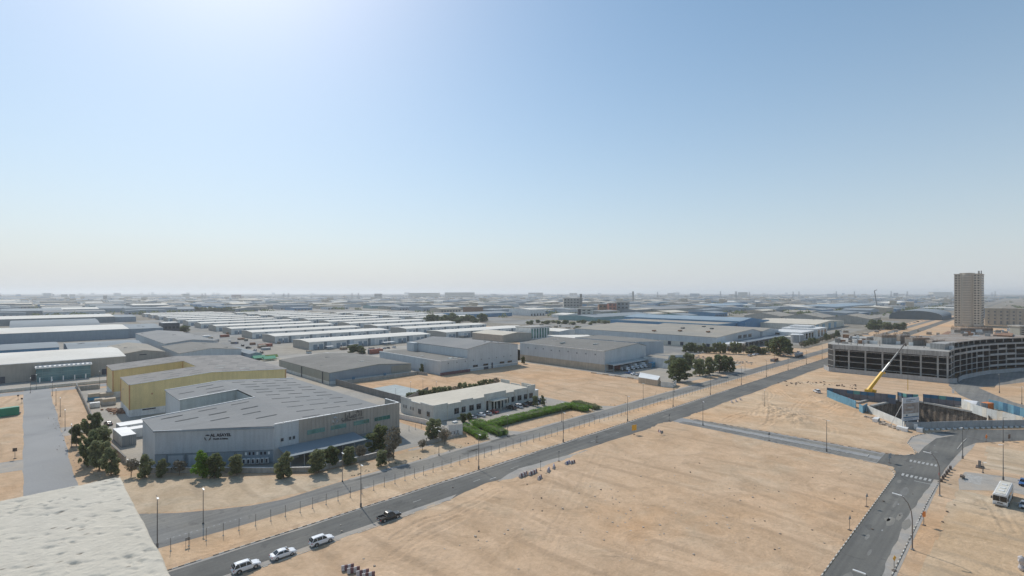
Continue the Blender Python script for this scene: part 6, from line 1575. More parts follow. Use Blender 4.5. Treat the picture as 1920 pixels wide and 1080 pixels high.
for q in (('orange yellow square road works sign on the main road edge', 1189, 815, 'square', 'sign_yellow', 2.4, .95), ('dark sign on the sand beside the main road with its foot in rubble', 1241, 817, 'square', 'sign_back', 1.2, .5),
          ('grey backed arrow sign on the sand, upper one left of the right hand street', 1625, 950, 'triangle', 'sign_back', 2.6, .5), ('grey backed arrow sign on the sand, lower one left of the right hand street', 1593, 994, 'triangle', 'sign_back', 2.6, .45),
          ('orange red round sign on the kerb of the right hand street', 1732, 985, 'square', 'sign_orange', 2.3, .55), ('yellow sign at the bottom right kerb of the right hand street', 1676.5, 1070, 'diamond', 'sign_yellow', 2.2, .38),
          ('orange sign on the outer bend by the grey road hoarding', 1849, 828, 'diamond', 'sign_orange', 1.6, .6), ('small dark sign at the mouth of the side road', 1255, 789, 'square', 'sign_back', 2.2, .35),
          ('dark lollipop sign at the road edge by the striped barriers', 1013.5, 883, 'round', 'sign_back', 2.6, .25), ('second dark lollipop sign farther along by the barriers', 1048, 865, 'round', 'sign_back', 2.8, .25),
          ('red backed sign beside the curved lamp at the crossing', 1761, 903, 'square', 'sign_red', 2.0, .35), ('thin grey sign on the sand above the first crossing', 1668, 868, 'square', 'frame_grey', 2.0, .7),
          ('dark sign on the left street verge by its edge', 41, 776-20, 'square', 'debris_dark', 2.0, .35), ('dark sign by the corner of the left street and back street', 34, 750, 'square', 'debris_dark', 2.0, .35),
          ('dark lattice sign left of the left street near the parapet', 28, 860, 'square', 'debris_dark', 2.6, .5), ('small dark sign on the median of the side road', 1442, 826, 'square', 'sign_back', 2.2, .4),
          ('red sign propped on the sand right of the striped barriers', 1119, 829, 'square', 'sign_back', 1.8, .3), ('dark sign on the outer bend right of the orange one', 1892, 827, 'square', 'debris_dark', 1.5, .7)):
    sign(q[0], q[1], q[2], q[3], q[4], q[5], q[6], rz=-20)
# striped plastic barriers
def barrier(m1, m2):
    t = thing('road_barrier', '', 'barrier', (0, 0), absolute=False); n = 4; L = 2.0
    for k in range(n):
        b = MB(); x0 = -L/2+k*L/n; x1 = x0+L/n-.02
        P = [(-.28, 0), (.28, 0), (.22, .3), (.1, .8), (-.1, .8), (-.22, .3)]
        loft(b, [[(xx, p[0], p[1]+.02) for p in P] for xx in (x0, x1)], m1 if k % 2 else m2); b.build('barrier_segment', t)
    freeze(t); return t
br, bb = barrier('barrier_red', 'barrier_white'), barrier('barrier_blue', 'barrier_white')
bp = [(978, 894, 'r', 12), (984, 892, 'r', 12), (996, 890, 'r', 10), (1002, 888, 'r', 10), (1012, 899, 'r', 20), (1028, 884, 'b', 30), (1038, 878, 'b', 35), (1064, 871, 'b', 5), (1073, 870, 'r', 0),
      (652, 1069, 'r', -22), (663, 1074, 'r', -22), (680, 1079, 'r', -20), (691, 1084, 'r', -20), (1238, 812, 'r', 60), (1372, 757-2, 'r', 30), (1380, 753, 'r', 30), (1388, 750, 'r', 30)]
bl = ['leftmost of the striped group on the sand edge', 'second of the striped group on the sand edge', 'third of the striped group on the sand edge', 'fourth of the striped group on the sand edge', 'standing nearer the camera than its group', 'blue and white, left of the blue pair', 'blue and white, right of the blue pair', 'blue and white at the right end of the group', 'red and white at the right end of the group',
      'first at the bottom edge below the white cars', 'second at the bottom edge below the white cars', 'third at the bottom edge below the white cars', 'fourth at the bottom edge below the white cars', 'toppled by the dark sign foot', 'first of the far three by the main road', 'second of the far three by the main road', 'third of the far three by the main road']
for (u, v, c, a), lab in zip(bp, bl): place(br if c == 'r' else bb, (*g(u, v), .1), R(a), 'striped plastic road barrier '+lab, 'striped plastic road barriers', scale=1.05)
# dark barrier stack at the crossing, wheelbarrow-like debris, concrete tyres on the sand
t = thing('barrier_stack', 'dark brown stack of old barriers at the kerb by the zebra crossing', 'barriers', g(1775, 898))
for k in range(6): x, y = g(1765+k*3.4, 903-k*4.6); MB().box(x-.5, x+.5, y-.25, y+.25, 0, .7+.2*(k % 2), 'debris_dark').build('barrier', t)
t = thing('cart', 'small dark cart standing on the sand beside the paved path', 'cart', g(1804, 897)); x, y = g(1804, 897)
MB().box(x-.8, x+.8, y-.4, y+.4, .4, .8, 'debris_dark').build('tray', t); MB().bar((x-.8, y, .5), (x-2, y, .9), .1, 'debris_dark').build('handle', t); MB().tube([(x+.4, y-.5, .3), (x+.4, y-.4, .3)], .3, 'tyre', 10).build('wheel', t)
t = thing('pump_set', 'rusty pump set standing on a pallet on the right hand sand', 'pump', g(1837, 876)); x, y = g(1837, 876)
MB().box(x-1.4, x+1.4, y-.8, y+.8, 0, .2, 'debris_dark').build('pallet', t); MB().box(x-.6, x-.1, y-.3, y+.3, .2, 1.9, 'concrete_dark').build('motor', t); MB().box(x+.1, x+1, y-.3, y+.3, .2, .7, 'debris_dark').build('tank', t)
t = thing('marker_post', 'white marker post standing alone on the sand behind the pit', 'post', g(1787, 737)); x, y = g(1787, 737); MB().box(x-.4, x+.4, y-.4, y+.4, 0, 2.4, 'edge_white').build('post', t); MB().box(x-.5, x+.5, y-.5, y+.5, 2.4, 2.6, 'concrete').build('cap', t)
# draped figure-like pink and white cover at the right edge
t = thing('wrapped_shrub', 'pink and white cloth wrapped over a stake at the bottom right edge', 'cover', g(1915, 1070)); x, y = g(1915, 1070)
b = MB(); r = random.Random(4)
loft(b, [[(x+(.45+.15*r.random())*k*math.cos(q), y+(.45+.15*r.random())*k*math.sin(q), z) for q in [i*math.pi/5 for i in range(10)]] for z, k in ((0, .5), (.5, .9), (1.1, .6), (1.7, 1.0), (2.3, .8), (2.6, .2))], 'barrier_white'); b.build('cloth', t)
for k in range(5): MB().box(x-.35+k*.12, x-.2+k*.12, y-.62, y-.5, .3+k*.4, .7+k*.4, 'barrier_red').build('patch', t)

# goods stacked in the yards
def stack(label, u, v, w_, h, m, grp):
    x, y = g(u, v); t = thing('goods_stack', label, 'goods stack', (x, y), grp)
    MB().box(x, x+w_, y, y+w_*.7, 0, .18, 'formwork').build('pallet', t); n = max(1, int(h/1.1))
    for k in range(n): MB().box(x+.1*(k % 2), x+w_-.1, y+.05, y+w_*.7-.1*(k % 2), .19+k*h/n, .17+(k+1)*h/n, m if k % 2 == 0 else 'tan').build('crate', t)
r = random.Random(55); mats_ = [('white', 'white'), ('rust', 'rusty'), ('container_blue', 'blue'), ('concrete_dark', 'dark grey'), ('tan', 'tan'), ('hoard_grey', 'grey')]
for grp, (u0, u1, v0, v1), n in (('on the lot left of the white rows', (372, 548, 626, 664), 15), ('in the yard left of the yellow warehouse', (160, 196, 742, 776), 5), ('before the first white row', (560, 800, 656, 668), 8), ('behind the green bay block', (1010, 1080, 606, 618), 8), ('beside the frame building approach', (1640, 1790, 622, 634), 8), ('before the three tan sheds', (1555, 1640, 622, 640), 9)):
    for k in range(n):
        m, c = r.choice(mats_); f = (k+r.uniform(.2, .8))/n; stack('%s goods stack %s, %s from left' % (c, grp, NTH[k]), u0+(u1-u0)*f, r.uniform(v0, v1), r.uniform(2.5, 7), r.uniform(1.4, 3.2), m, 'stacked goods '+grp)

# ------------------------------------------------------------------ plants
def leafmesh(name, clumps, n, size, m, seed, up=.0):
    """n leaf sprays scattered through a set of clumps (x, y, z, rx, rz)"""
    r = np.random.RandomState(seed); C = np.array(clumps); wts = C[:,3]**2*C[:,4]; idx = r.choice(len(C), n, p=wts/wts.sum())
    d = r.normal(size=(n, 3)); d /= np.linalg.norm(d, axis=1)[:,None]; rad = r.uniform(.45, 1.0, n)**.6
    c = C[idx]; P = c[:,:3]+d*rad[:,None]*np.stack([c[:,3], c[:,3], c[:,4]], 1)
    P[:,2] = np.maximum(P[:,2], .1)
    a = r.normal(size=(n, 3)); a[:,2] += up; a /= np.linalg.norm(a, axis=1)[:,None]
    bb = np.cross(a, r.normal(size=(n, 3))); bb /= np.linalg.norm(bb, axis=1)[:,None]
    s = size*r.uniform(.5, 1.7, n)[:,None]
    V = np.stack([P-a*s*.8, P+bb*s*.38, P+a*s*.8, P-bb*s*.38], 1).reshape(-1, 3)
    me = bpy.data.meshes.new(name); me.vertices.add(len(V)); me.vertices.foreach_set('co', V.ravel())
    me.loops.add(4*n); me.loops.foreach_set('vertex_index', np.arange(4*n, dtype=np.int32))
    me.polygons.add(n); me.polygons.foreach_set('loop_start', np.arange(0, 4*n, 4, dtype=np.int32))
    me.update(calc_edges=True); me.materials.append(M[m]); return me
TV = {}
def treeproto(key, seed, h, rad, m, n, base=.12, form='round', size=.34):
    r = random.Random(seed); cl = []; limbs = []
    nc = 26
    for i in range(nc):
        f = (i+.5)/nc
        if form == 'round': z = h*(base+(.92-base)*f); rr = rad*.72*math.sqrt(max(.05, 1-((f-.42)/.7)**2))
        elif form == 'cone': z = h*(base+(.93-base)*f); rr = rad*.62*(1-f)**.6
        else: z = h*(.35+.58*f); rr = rad*.72*math.sqrt(max(.05, 1-((f-.5)/.55)**2))
        a = i*2.4+r.uniform(-.5, .5); q = rr*r.uniform(.3, 1.15)
        s = rad*r.uniform(.18, .36)
        cl.append((q*math.cos(a), q*math.sin(a), z, s, s*r.uniform(.6, 1.0)*(1.2 if form == 'cone' else 1)))
    t = thing('tree', '', 'tree', (0, 0), absolute=False)
    b = MB(); b.tube([(0,0,0), (.08,-.05,h*.25), (.0,.05,h*.55), (.05,0,h*.8)], [.04*h*.7, .03*h*.7, .02*h*.7, .01*h], 'bark', 7)
    for k in range(0, nc, 2):
        c = cl[k]; b.tube([(0, 0, max(.3, c[2]*.5)), (c[0]*.5, c[1]*.5, c[2]*.82), (c[0], c[1], c[2])], [.012*h, .008*h, .004*h], 'bark', 5, cap=False)
    b.build('trunk', t)
    me = leafmesh('crown', cl, n, size, m, seed); o = bpy.data.objects.new('crown', me); sc.collection.objects.link(o); o.parent = t
    freeze(t); TV.setdefault(key, []).append((t, h, rad))
for s_ in range(3): treeproto('dark', 10+s_, 6, 2.6, 'leaf_dark', 4200, size=.25)
for s_ in range(3): treeproto('mid', 20+s_, 5, 2.0, 'leaf_mid', 3400, size=.22)
for s_ in range(2): treeproto('grey', 30+s_, 5, 2.1, 'leaf_grey', 1500, size=.2, form='open')
for s_ in range(2): treeproto('cone', 40+s_, 5, 1.9, 'leaf_mid', 2000, form='cone')
for s_ in range(2): treeproto('bright', 50+s_, 5, 2.2, 'leaf_bright', 3200, size=.24)
for s_ in range(3): treeproto('far', 60+s_, 8, 4.5, 'leaf_dark', 900, size=.9)
for s_ in range(2): treeproto('farpale', 70+s_, 7, 4.0, 'leaf_mid', 800, size=.8)
tr = random.Random(77)
def tree(kind, x, y, h, rad, label, group=None):
    t, h0, r0 = TV[kind][tr.randrange(len(TV[kind]))]
    return place(t, (x, y), tr.uniform(0, 6.28), label, group, 'tree', (rad/r0, rad/r0, h/h0))
GA = 'trees along the boundary wall of the large warehouse'
for i, (u, v, top, wd, k, lab) in enumerate(((246, 896, 862, 24, 'grey', 'small grey green tree nearest the plaster parapet corner'), (272, 898, 853, 30, 'mid', 'second small tree from the parapet, before the warehouse corner'),
      (303, 896, 862, 26, 'mid', 'third small tree from the parapet, before the chamfered wall'), (336, 893, 864, 30, 'grey', 'fourth small round tree from the parapet, paler and lower'),
      (379, 899, 848, 36, 'bright', 'bright green topped tree under the black warehouse sign'), (403, 899, 851, 38, 'dark', 'dark broad tree right of the bright green topped one'),
      (444, 893, 852, 32, 'mid', 'round tree midway under the company sign'), (532, 897, 851, 38, 'mid', 'broad tree at the left end of the shade canopy'),
      (597, 888, 843, 42, 'mid', 'largest green tree in front of the shade canopy'), (622, 876, 838, 36, 'dark', 'dark tree right behind the largest canopy tree'),
      (653, 874, 840, 30, 'mid', 'small tree beside the slim lamp post at the canopy'), (675, 866, 836, 24, 'grey', 'thin grey tree between the lamp post and the tall dark tree'),
      (711, 850, 797, 48, 'dark', 'tallest dark tree at the right end of the large warehouse'), (738, 862, 802, 40, 'grey', 'tall bare looking grey tree beside the tallest dark tree'),
      (714, 876, 846, 26, 'mid', 'low bush like tree before the tallest dark tree'), (729, 869, 838, 24, 'grey', 'thin grey shrub tree before the bare looking tree'),
      (812, 828, 788, 40, 'mid', 'leaning green tree by the round white water tank'), (834, 836, 806, 26, 'grey', 'small dry tree in front of the white block hut'), (792, 846, 826, 20, 'grey', 'tiny dry shrub tree between the driveways'))):
    x, y = g(u, v-2); yc = x*CS+y*SN; pm = FPX/yc; tree(k, x, y, (v-top)/pm, wd/pm/2*1.0, lab, GA)
GB = 'trees at the corner of the left street'
for u, v, top, wd, k, lab in ((143, 838, 796, 26, 'dark', 'narrow dark tree at the left of the corner group'), (172, 838, 778, 46, 'dark', 'tallest dark tree of the corner group'), (188, 858, 800, 44, 'mid', 'dense green tree in the middle of the corner group'),
                      (163, 878, 824, 36, 'dark', 'low dark tree nearest the plaster parapet in the corner group'), (186, 885, 826, 44, 'mid', 'broad green tree above the parapet edge'), (208, 893, 842, 40, 'mid', 'green tree at the right of the corner group'), (176, 866, 812, 40, 'dark', 'dark tree hidden in the middle of the corner group')):
    x, y = g(u, v-2); pm = FPX/(x*CS+y*SN); tree(k, x, y, (v-top)/pm, wd/pm/2*.9, lab, GB)
GC = 'trees along the main road on the right'
for u, v, top, wd, k, lab in ((1274, 716, 672, 44, 'dark', 'big dark tree by the tan guard house'), (1262, 700, 668, 26, 'mid', 'tree behind the big dark one at the guard house'), (1292, 690, 662, 22, 'mid', 'tree right behind the big dark one'),
      (1312, 706, 672, 26, 'mid', 'left tree of the roadside clump'), (1330, 704, 670, 28, 'mid', 'second tree of the roadside clump'), (1349, 700, 667, 32, 'dark', 'third and darker tree of the roadside clump'), (1364, 698, 668, 28, 'dark', 'right dark tree of the roadside clump'),
      (1462, 668, 632, 40, 'dark', 'large dark tree over the grey tanker trailer'), (1446, 662, 638, 26, 'dark', 'dark tree left of the one over the tanker'), (1474, 662, 636, 24, 'dark', 'dark tree right of the one over the tanker'),
      (1204, 642, 625, 24, 'grey', 'dark bushy tree between the two tall pale warehouses'), (1076+8, 622, 612, 14, 'mid', 'small tree at the left end of the broad tan roofed warehouse'),
      (967, 684, 670, 9, 'mid', 'left little tree at the gap between the pale warehouses'), (981, 683, 669, 9, 'dark', 'right little tree at the gap between the pale warehouses'), (791, 700, 683, 8, 'dark', 'small dark tree at the end of the low grey shed'),
      (664, 664, 647, 30, 'dark', 'round dark tree before the first white row'), (678, 664, 650, 18, 'mid', 'tree beside the round dark one before the first white row'), (915, 634, 619, 14, 'dark', 'dark tree before the right hand white row'), (946, 642, 634, 12, 'mid', 'small tree by the far red container'),
      (345, 624, 611, 26, 'dark', 'dark green tree right of the black building'), (330, 622, 612, 14, 'dark', 'smaller tree touching the black building'), (1004, 763, 742, 12, 'mid', 'small tree by the right end of the cream office'), (1018, 761, 742, 10, 'mid', 'second small tree by the right end of the cream office'),
      (868, 792, 776, 20, 'dark', 'dark creeper tree against the cream office corner'), (880, 790, 774, 12, 'dark', 'second dark tree against the cream office wall')):
    x, y = g(u, v-1); pm = FPX/(x*CS+y*SN); tree(k, x, y, (v-top)/pm, wd/pm/2*1.12, lab, GC)
# row against the long tan roofed store
for i in range(17):
    u = 1284+i*9.2; v = 660+i*.35 if i < 12 else 664; x, y = g(u, v); pm = FPX/(x*CS+y*SN)
    k = tr.choice(['mid', 'dark', 'grey', 'farpale']); tree(k, x, y, tr.uniform(11, 22)/pm, tr.uniform(6, 9)/pm, 'dusty green tree, %s from the left below the broad tan roofed warehouse' % (ordn+['thirteenth', 'fourteenth', 'fifteenth', 'sixteenth', 'seventeenth'])[i], 'trees below the broad tan roofed warehouse')
for i in range(13):
    u = 1503+i*5.6; v = 652-i*1.6; x, y = g(u, v); pm = FPX/(x*CS+y*SN)
    tree(tr.choice(['mid', 'dark', 'grey']), x, y, tr.uniform(8, 15)/pm, tr.uniform(4, 6)/pm, 'roadside shrub tree, %s from the left below the round white storage tank' % (ordn+['thirteenth'])[i], 'shrubs below the storage tank')
for i in range(18):
    u = 766+i*9.6; x, y = g(u, 748-i*1.3); pm = FPX/(x*CS+y*SN)
    tree(tr.choice(['mid', 'grey', 'mid', 'farpale']), x, y, tr.uniform(11, 19)/pm*(1 if i > 4 else .8), tr.uniform(6, 9)/pm, 'garden tree, %s from the left behind the cream office' % (ordn+['thirteenth', 'fourteenth', 'fifteenth', 'sixteenth', 'seventeenth', 'eighteenth'])[i], 'garden trees behind the cream office')
for i in range(12):
    u = 1632+(i % 8)*9+tr.uniform(-3, 3); x, y = g(u, 618-(i//8)*4); pm = FPX/(x*CS+y*SN)
    tree(tr.choice(['far', 'farpale']), x, y, tr.uniform(10, 15)/pm, tr.uniform(6, 9)/pm, 'dark tree in the %s row of the tower road grove, %s from the left' % (('front', 'rear')[i//8], NTH[i % 8]), 'grove left of the road to the tower')
for i in range(14):
    u = 805+i*8+tr.uniform(-3, 3); x, y = g(u, 604+tr.uniform(-3, 3)); pm = FPX/(x*CS+y*SN)
    tree('far', x, y, tr.uniform(9, 16)/pm, tr.uniform(6, 10)/pm, 'dark tree in the belt beyond the white rows, %s from the left' % NTH[i], 'tree belt beyond the white rows')
for i in range(16):
    u = 372+i*5.4+tr.uniform(-2, 2); x, y = g(u, 584); pm = FPX/(x*CS+y*SN)
    tree('far', x, y, tr.uniform(6, 10)/pm, tr.uniform(4, 6)/pm, 'dark tree in the far belt behind the left white rows, %s from the left' % NTH[i], 'far tree belt behind the white rows')
for i in range(20):
    u = 990+i*9.5+tr.uniform(-3, 3); x, y = g(u, 606+tr.uniform(-2, 3)); pm = FPX/(x*CS+y*SN)
    tree(tr.choice(['farpale', 'far']), x, y, tr.uniform(4, 8)/pm, tr.uniform(5, 8)/pm, 'dusty shrub on the khaki ground behind the green bay block, %s from the left' % NTH[i], 'shrubs behind the green bay block')
# the trimmed hedges
def hedge(label, path, wd, h, seed, m='leaf_bright', dens=170):
    t = thing('hedge', label, 'hedge', path[0]); cl = []; r = random.Random(seed); Lt = 0
    for a, c in zip(path[:-1], path[1:]):
        L = math.hypot(c[0]-a[0], c[1]-a[1]); Lt += L; n = max(2, int(L/.9)); nx, ny = -(c[1]-a[1])/L, (c[0]-a[0])/L
        for i in range(n+1):
            for q in (-.3, .3):
                f = i/n; s = wd*r.uniform(.26, .42)
                cl.append((a[0]+(c[0]-a[0])*f+nx*wd*q-path[0][0], a[1]+(c[1]-a[1])*f+ny*wd*q-path[0][1], h*r.uniform(.4, .66), s, h*r.uniform(.32, .46)))
    me = leafmesh('leaves', cl, int(Lt*wd*dens), .15, m, seed, up=.6); o = bpy.data.objects.new('leaves', me); sc.collection.objects.link(o); o.parent = t
    b = MB()
    for a, c in zip(path[:-1], path[1:]):
        L = math.hypot(c[0]-a[0], c[1]-a[1]); b.obox(a, c, 0, L, 0, h*.74, -wd*.4, wd*.4, 'leaf_dark')
    b.build('branches', t)
hedge('clipped bright green hedge left of the office driveway', [g(868, 803), g(884, 812), g(905, 823)], 3.4, 2.1, 1)
hedge('clipped bright green hedge right of the office driveway', [g(893, 797), g(915, 806), g(942, 817)], 4.2, 2.3, 2)
hedge('long wide bright green hedge in front of the cream office', [g(922, 801), g(975, 787), g(1030, 774), g(1068, 765), g(1100, 771)], 4.6, 2.4, 3)
hedge('darker hedge beyond the right end of the long bright one', [g(1078, 757), g(1098, 762), g(1120, 768)], 3.4, 1.8, 4, 'leaf_mid')
rubble('dry weeds and low scrub along the far kerb of the service road', [(60, 124), (110, 124), (240, 124)], 70, 1.2, 'leaf_grey', seed=30, name='scrub', hh=.25)

# ------------------------------------------------------------------ the far industrial plain
RES = [(60, 640, 380, 1300), (-150, 150, 330, 1180), (395, 760, 140, 470), (320, 450, 330, 420), (700, 1000, 150, 420), (0, 1480, -200, 132), (1480, 8000, 90, 132), (1100, 1320, 90, 190), (940, 1120, 0, 100), (770, 900, 150, 290), (1260, 1420, 30, 100)]
pal = [('grey', 'clad_pale', 'roof_grey', 7), ('slate blue', 'clad_slate', 'roof_slate', 7), ('cream white', 'white', 'roof_white', 3), ('taupe', 'clad_brown', 'roof_tan', 5), ('dark blue walled', 'blue_wall', 'roof_slate', 3), ('dark sided', 'clad_dark', 'roof_cream', 3), ('sandy', 'tan', 'roof_cream', 3), ('dull green', 'clad_greygreen', 'roof_grey', 3), ('teal', 'clad_teal', 'roof_slate', 1)]
bag = [p for p in pal for _ in range(p[3])]
def sector(x, y):
    u = CXP+FPX*(x*SN-y*CS)/(x*CS+y*SN)
    names = [(190, 'at the far left'), (420, 'beyond the black building'), (640, 'behind the left white rows'), (840, 'behind the middle white rows'), (1050, 'beyond the belt of dark trees'), (1250, 'beyond the green bays'), (1440, 'beyond the bright blue warehouse'), (1640, 'beyond the tan ribbed sheds'), (1800, 'left of the tower'), (4000, 'right of the tower')]
    return next(n for l, n in names if u < l)
SEEN = set()
def city():
    r = random.Random(99); cells = []
    for i in range(-4, 60):
        for j in range(-7, 60):
            x = i*118+r.uniform(-14, 14)+40; y = j*96+r.uniform(-12, 12)+140
            yc = x*CS+y*SN
            if yc < 420 or yc > 5200 or not inview(x, y, 60): continue
            if any(a-100 < x < b_+5 and c-75 < y < d+5 for a, b_, c, d in RES): continue
            cells.append((yc, x, y))
    cells.sort(); rest = {}
    cnt = 0
    for yc, x, y in cells:
        if r.random() < .16:
            continue
        nm, wm, rm, _ = r.choice(bag); L = r.uniform(45, 104); D = r.uniform(28, 72); h = r.choice([6, 7, 8, 8, 9, 10, 12])*r.uniform(.9, 1.1); hr = h+r.uniform(.8, 3.2); ax = 'x' if r.random() < .65 else 'y'
        if r.random() < .07: L, D, h, wm, rm, nm = r.uniform(18, 30), r.uniform(14, 22), r.uniform(13, 22), 'tan', 'roof_cream', 'sandy storeyed'; hr = h+.3
        if cnt < 270 and yc < 2400:
            cnt += 1
            size = 'long' if L > 82 else 'short' if L < 60 else 'middling'
            dist = 'nearer' if yc < 900 else 'mid distance' if yc < 1500 else 'distant' if yc < 2000 else 'very distant'
            lab = '%s %s %s factory %s' % (size, dist, nm, sector(x, y))
            while lab in SEEN: lab = lab.replace(' factory', ' '+r.choice(['flat', 'low', 'wide', 'narrow', 'plain', 'weathered', 'dusty', 'pale topped', 'gabled'])+' factory')
            SEEN.add(lab)
            t = thing('factory', lab, 'factory', (x, y), 'factories '+sector(x, y))
            w_ = MB(); gwalls(w_, x, x+L, y, y+D, h, hr, ax, wm); w_.build('wall', t)
            rr_ = MB(); gable(rr_, x, x+L, y, y+D, h, hr, ax, rm); rr_.build('roof', t)
            if yc < 1500:
                dd = MB(); n = int(L/9)
                for k in range(n): dd.box(x+3+k*9, x+7+k*9, y-.3, y-.02, 0, 4.2, 'door_dark')
                o = dd.build('doors', t); o['kind'] = 'stuff'
                if h > 13:
                    dd = MB()
                    for k in range(int(L/4)):
                        for z in range(int(h/3.4)): dd.box(x+1.5+k*4, x+3.3+k*4, y-.2, y-.02, 1+z*3.4, 2.6+z*3.4, 'glass_dark')
                    o = dd.build('windows', t); o['kind'] = 'stuff'
        else:
            b = rest.setdefault('a', MB()); gwalls(b, x, x+L, y, y+D, h, hr, ax, wm); gable(b, x, x+L, y, y+D, h, hr, ax, rm, th=.2)
    # beyond: ever thinner scatter out to the horizon
    b = rest.setdefault('a', MB())
    for k in range(2600):
        yc = 4200+9000*r.random()**1.5; xc = r.uniform(-1.05, 1.05)*yc; x = xc*SN+yc*CS; y = -xc*CS+yc*SN
        nm, wm, rm, _ = r.choice(bag); L = r.uniform(60, 240); D = r.uniform(30, 80); h = r.uniform(7, 16)
        if r.random() < .03: L, h = r.uniform(30, 70), r.uniform(25, 55)
        b.box(x, x+L, y, y+D, 0, h, wm); b.box(x-.5, x+L+.5, y-.5, y+D+.5, h+.01, h+1, rm)
    o = rest['a'].build('far_industrial_district'); tag(o, 'mass of distant factories fading into haze below the horizon', None, None, 'stuff')
    # far greenery seen as one mass
    C = []
    for k in range(900):
        yc = 900+4200*r.random()**1.2; xc = r.uniform(-1.05, 1.05)*yc; x = xc*SN+yc*CS; y = -xc*CS+yc*SN
        if any(a-8 < x < b_+8 and c-8 < y < d+8 for a, b_, c, d in RES): continue
        s = r.uniform(5, 13)
        for q in range(3): C.append((x+r.uniform(-14, 14), y+r.uniform(-14, 14), r.uniform(2, 5), s*.7, r.uniform(2.5, 4.5)))
    me = leafmesh('far_greenery', C, 60000, 2.4, 'leaf_dark', 5); o = bpy.data.objects.new('far_greenery', me); sc.collection.objects.link(o); tag(o, 'scattered dark trees and scrub between the distant factories', None, None, 'stuff')
city()
# landmarks on the skyline
def block(label, u0, u1, vt, yc, dep, m, cat='building', name='far_block', floors=0):
    x0 = (u0-CXP)*yc/FPX; x1 = (u1-CXP)*yc/FPX; z = CAMH-(vt-HOR)*yc/FPX
    A = (x0*SN+yc*CS, -x0*CS+yc*SN); B = (x1*SN+yc*CS, -x1*CS+yc*SN); t = thing(name, label, cat, A)
    L = math.hypot(B[0]-A[0], B[1]-A[1]); MB().obox(A, B, 0, L, 0, z, -dep, 0, m).build('wall', t); MB().obox(A, B, -1, L+1, z+.02, z+1.5, -dep-1, 1, 'concrete').build('roof', t)
    if floors:
        w_ = MB()
        for f in range(floors):
            for k in range(int(L/9)): w_.obox(A, B, 2+k*9, 7+k*9, z*(f+.35)/floors, z*(f+.75)/floors, 0, .5, 'glass_dark')
        o = w_.build('windows', t); o['kind'] = 'stuff'
    return t
block('long pale multi storey block on the skyline, left one of the pair', 766, 823, 549.6, 4300, 60, 'cream', floors=4)
block('long pale multi storey block on the skyline, right one of the pair', 834, 889, 548.6, 4300, 60, 'cream', floors=4)
block('dim reddish block on the skyline above the white rows', 434, 447, 553, 3900, 40, 'barrier_red')
block('small domed block on the skyline between the pylon pairs', 702, 714, 551, 3600, 40, 'concrete', floors=2)
block('grey slab on the skyline right of the pale pair', 991, 1018, 549, 5000, 60, 'concrete')
block('four storey grey building with a thin tower, centre of the far plain', 1057, 1092, 560, 1450, 24, 'concrete', floors=4)
block('thin grey stair tower at the end of the four storey grey building', 1088, 1091, 552, 1445, 8, 'concrete_dark')
block('dark red brick block on the far plain', 1123, 1140, 571, 1200, 18, 'rust', floors=2)
block('dull red and grey block on the far plain beside the dark red one', 1141, 1156, 569, 1180, 18, 'container_rust', floors=3)
block('grey glazed block on the far plain right of the dull red one', 1157, 1180, 567, 1190, 20, 'clad_dark', floors=3)
block('cream four storey building frame left of the lorry lot', 1090, 1112, 580, 900, 14, 'cream', floors=4)
block('dark narrow tower touching the cream four storey frame', 1084, 1089, 580, 905, 10, 'door_dark')
block('rust coloured long building on the far plain above the tree belt', 868, 905, 576, 1100, 16, 'rust')
block('tall thin chimney block on the skyline right of centre', 1186, 1188.4, 547, 2300, 6, 'concrete_dark', 'chimney', 'chimney')
block('dim tower at the far left skyline', 193.5, 197, 554.5, 3000, 14, 'concrete_dark')
block('pale apartment slab on the skyline far right', 1750, 1786, 548, 5200, 60, 'cream')
block('green striped building at the right edge behind the tower lawn', 1912, 1930, 613, 560, 12, 'clad_greygreen', floors=4)
def pylon(label, u, vt, yc):
    x0 = (u-CXP)*yc/FPX; z = CAMH-(vt-HOR)*yc/FPX; X, Y = x0*SN+yc*CS, -x0*CS+yc*SN
    t = thing('power_pylon', label, 'pylon', (X, Y), 'power pylons on the skyline'); b = MB(); w_ = 5
    for sx in (-1, 1):
        for sy in (-1, 1): b.bar((X+sx*w_, Y+sy*w_, 0), (X+sx*.8, Y+sy*.8, z), .7, 'galv')
    for k in range(5):
        q = w_*(1-k/6); zz = z*k/5.5
        b.bar((X-q, Y, zz), (X+q*.8, Y, zz+z/5.5), .5, 'galv'); b.bar((X+q, Y, zz), (X-q*.8, Y, zz+z/5.5), .5, 'galv')
    b.build('mast', t)
    for f, l in ((.68, 10), (.82, 8), (.95, 6)): MB().bar((X-l*SN, Y+l*CS, z*f), (X+l*SN, Y-l*CS, z*f), .8, 'galv').build('cross_arm', t)
for i, (u, vt, yc) in enumerate(((379, 550, 2600), (385, 549.5, 2650), (532, 550, 2900), (541, 549.5, 2850), (660, 549.5, 2900), (672, 549, 2800), (1233, 547, 3000), (1351, 546, 3000), (1380, 546, 1900), (1405, 547, 3000), (1487, 546.5, 3000), (1498, 546, 3200), (1568, 546, 2900), (1602, 546, 2900), (1671, 546, 2600), (1701, 546, 2400), (1866, 546, 2600), (1860, 548, 2900))):
    pylon('steel power pylon, %s from the left on the skyline' % (ordn+['thirteenth', 'fourteenth', 'fifteenth', 'sixteenth', 'seventeenth', 'eighteenth'])[i], u, vt, yc)
yc = 1500; x0 = (1645-CXP)*yc/FPX; X, Y = x0*SN+yc*CS, -x0*CS+yc*SN
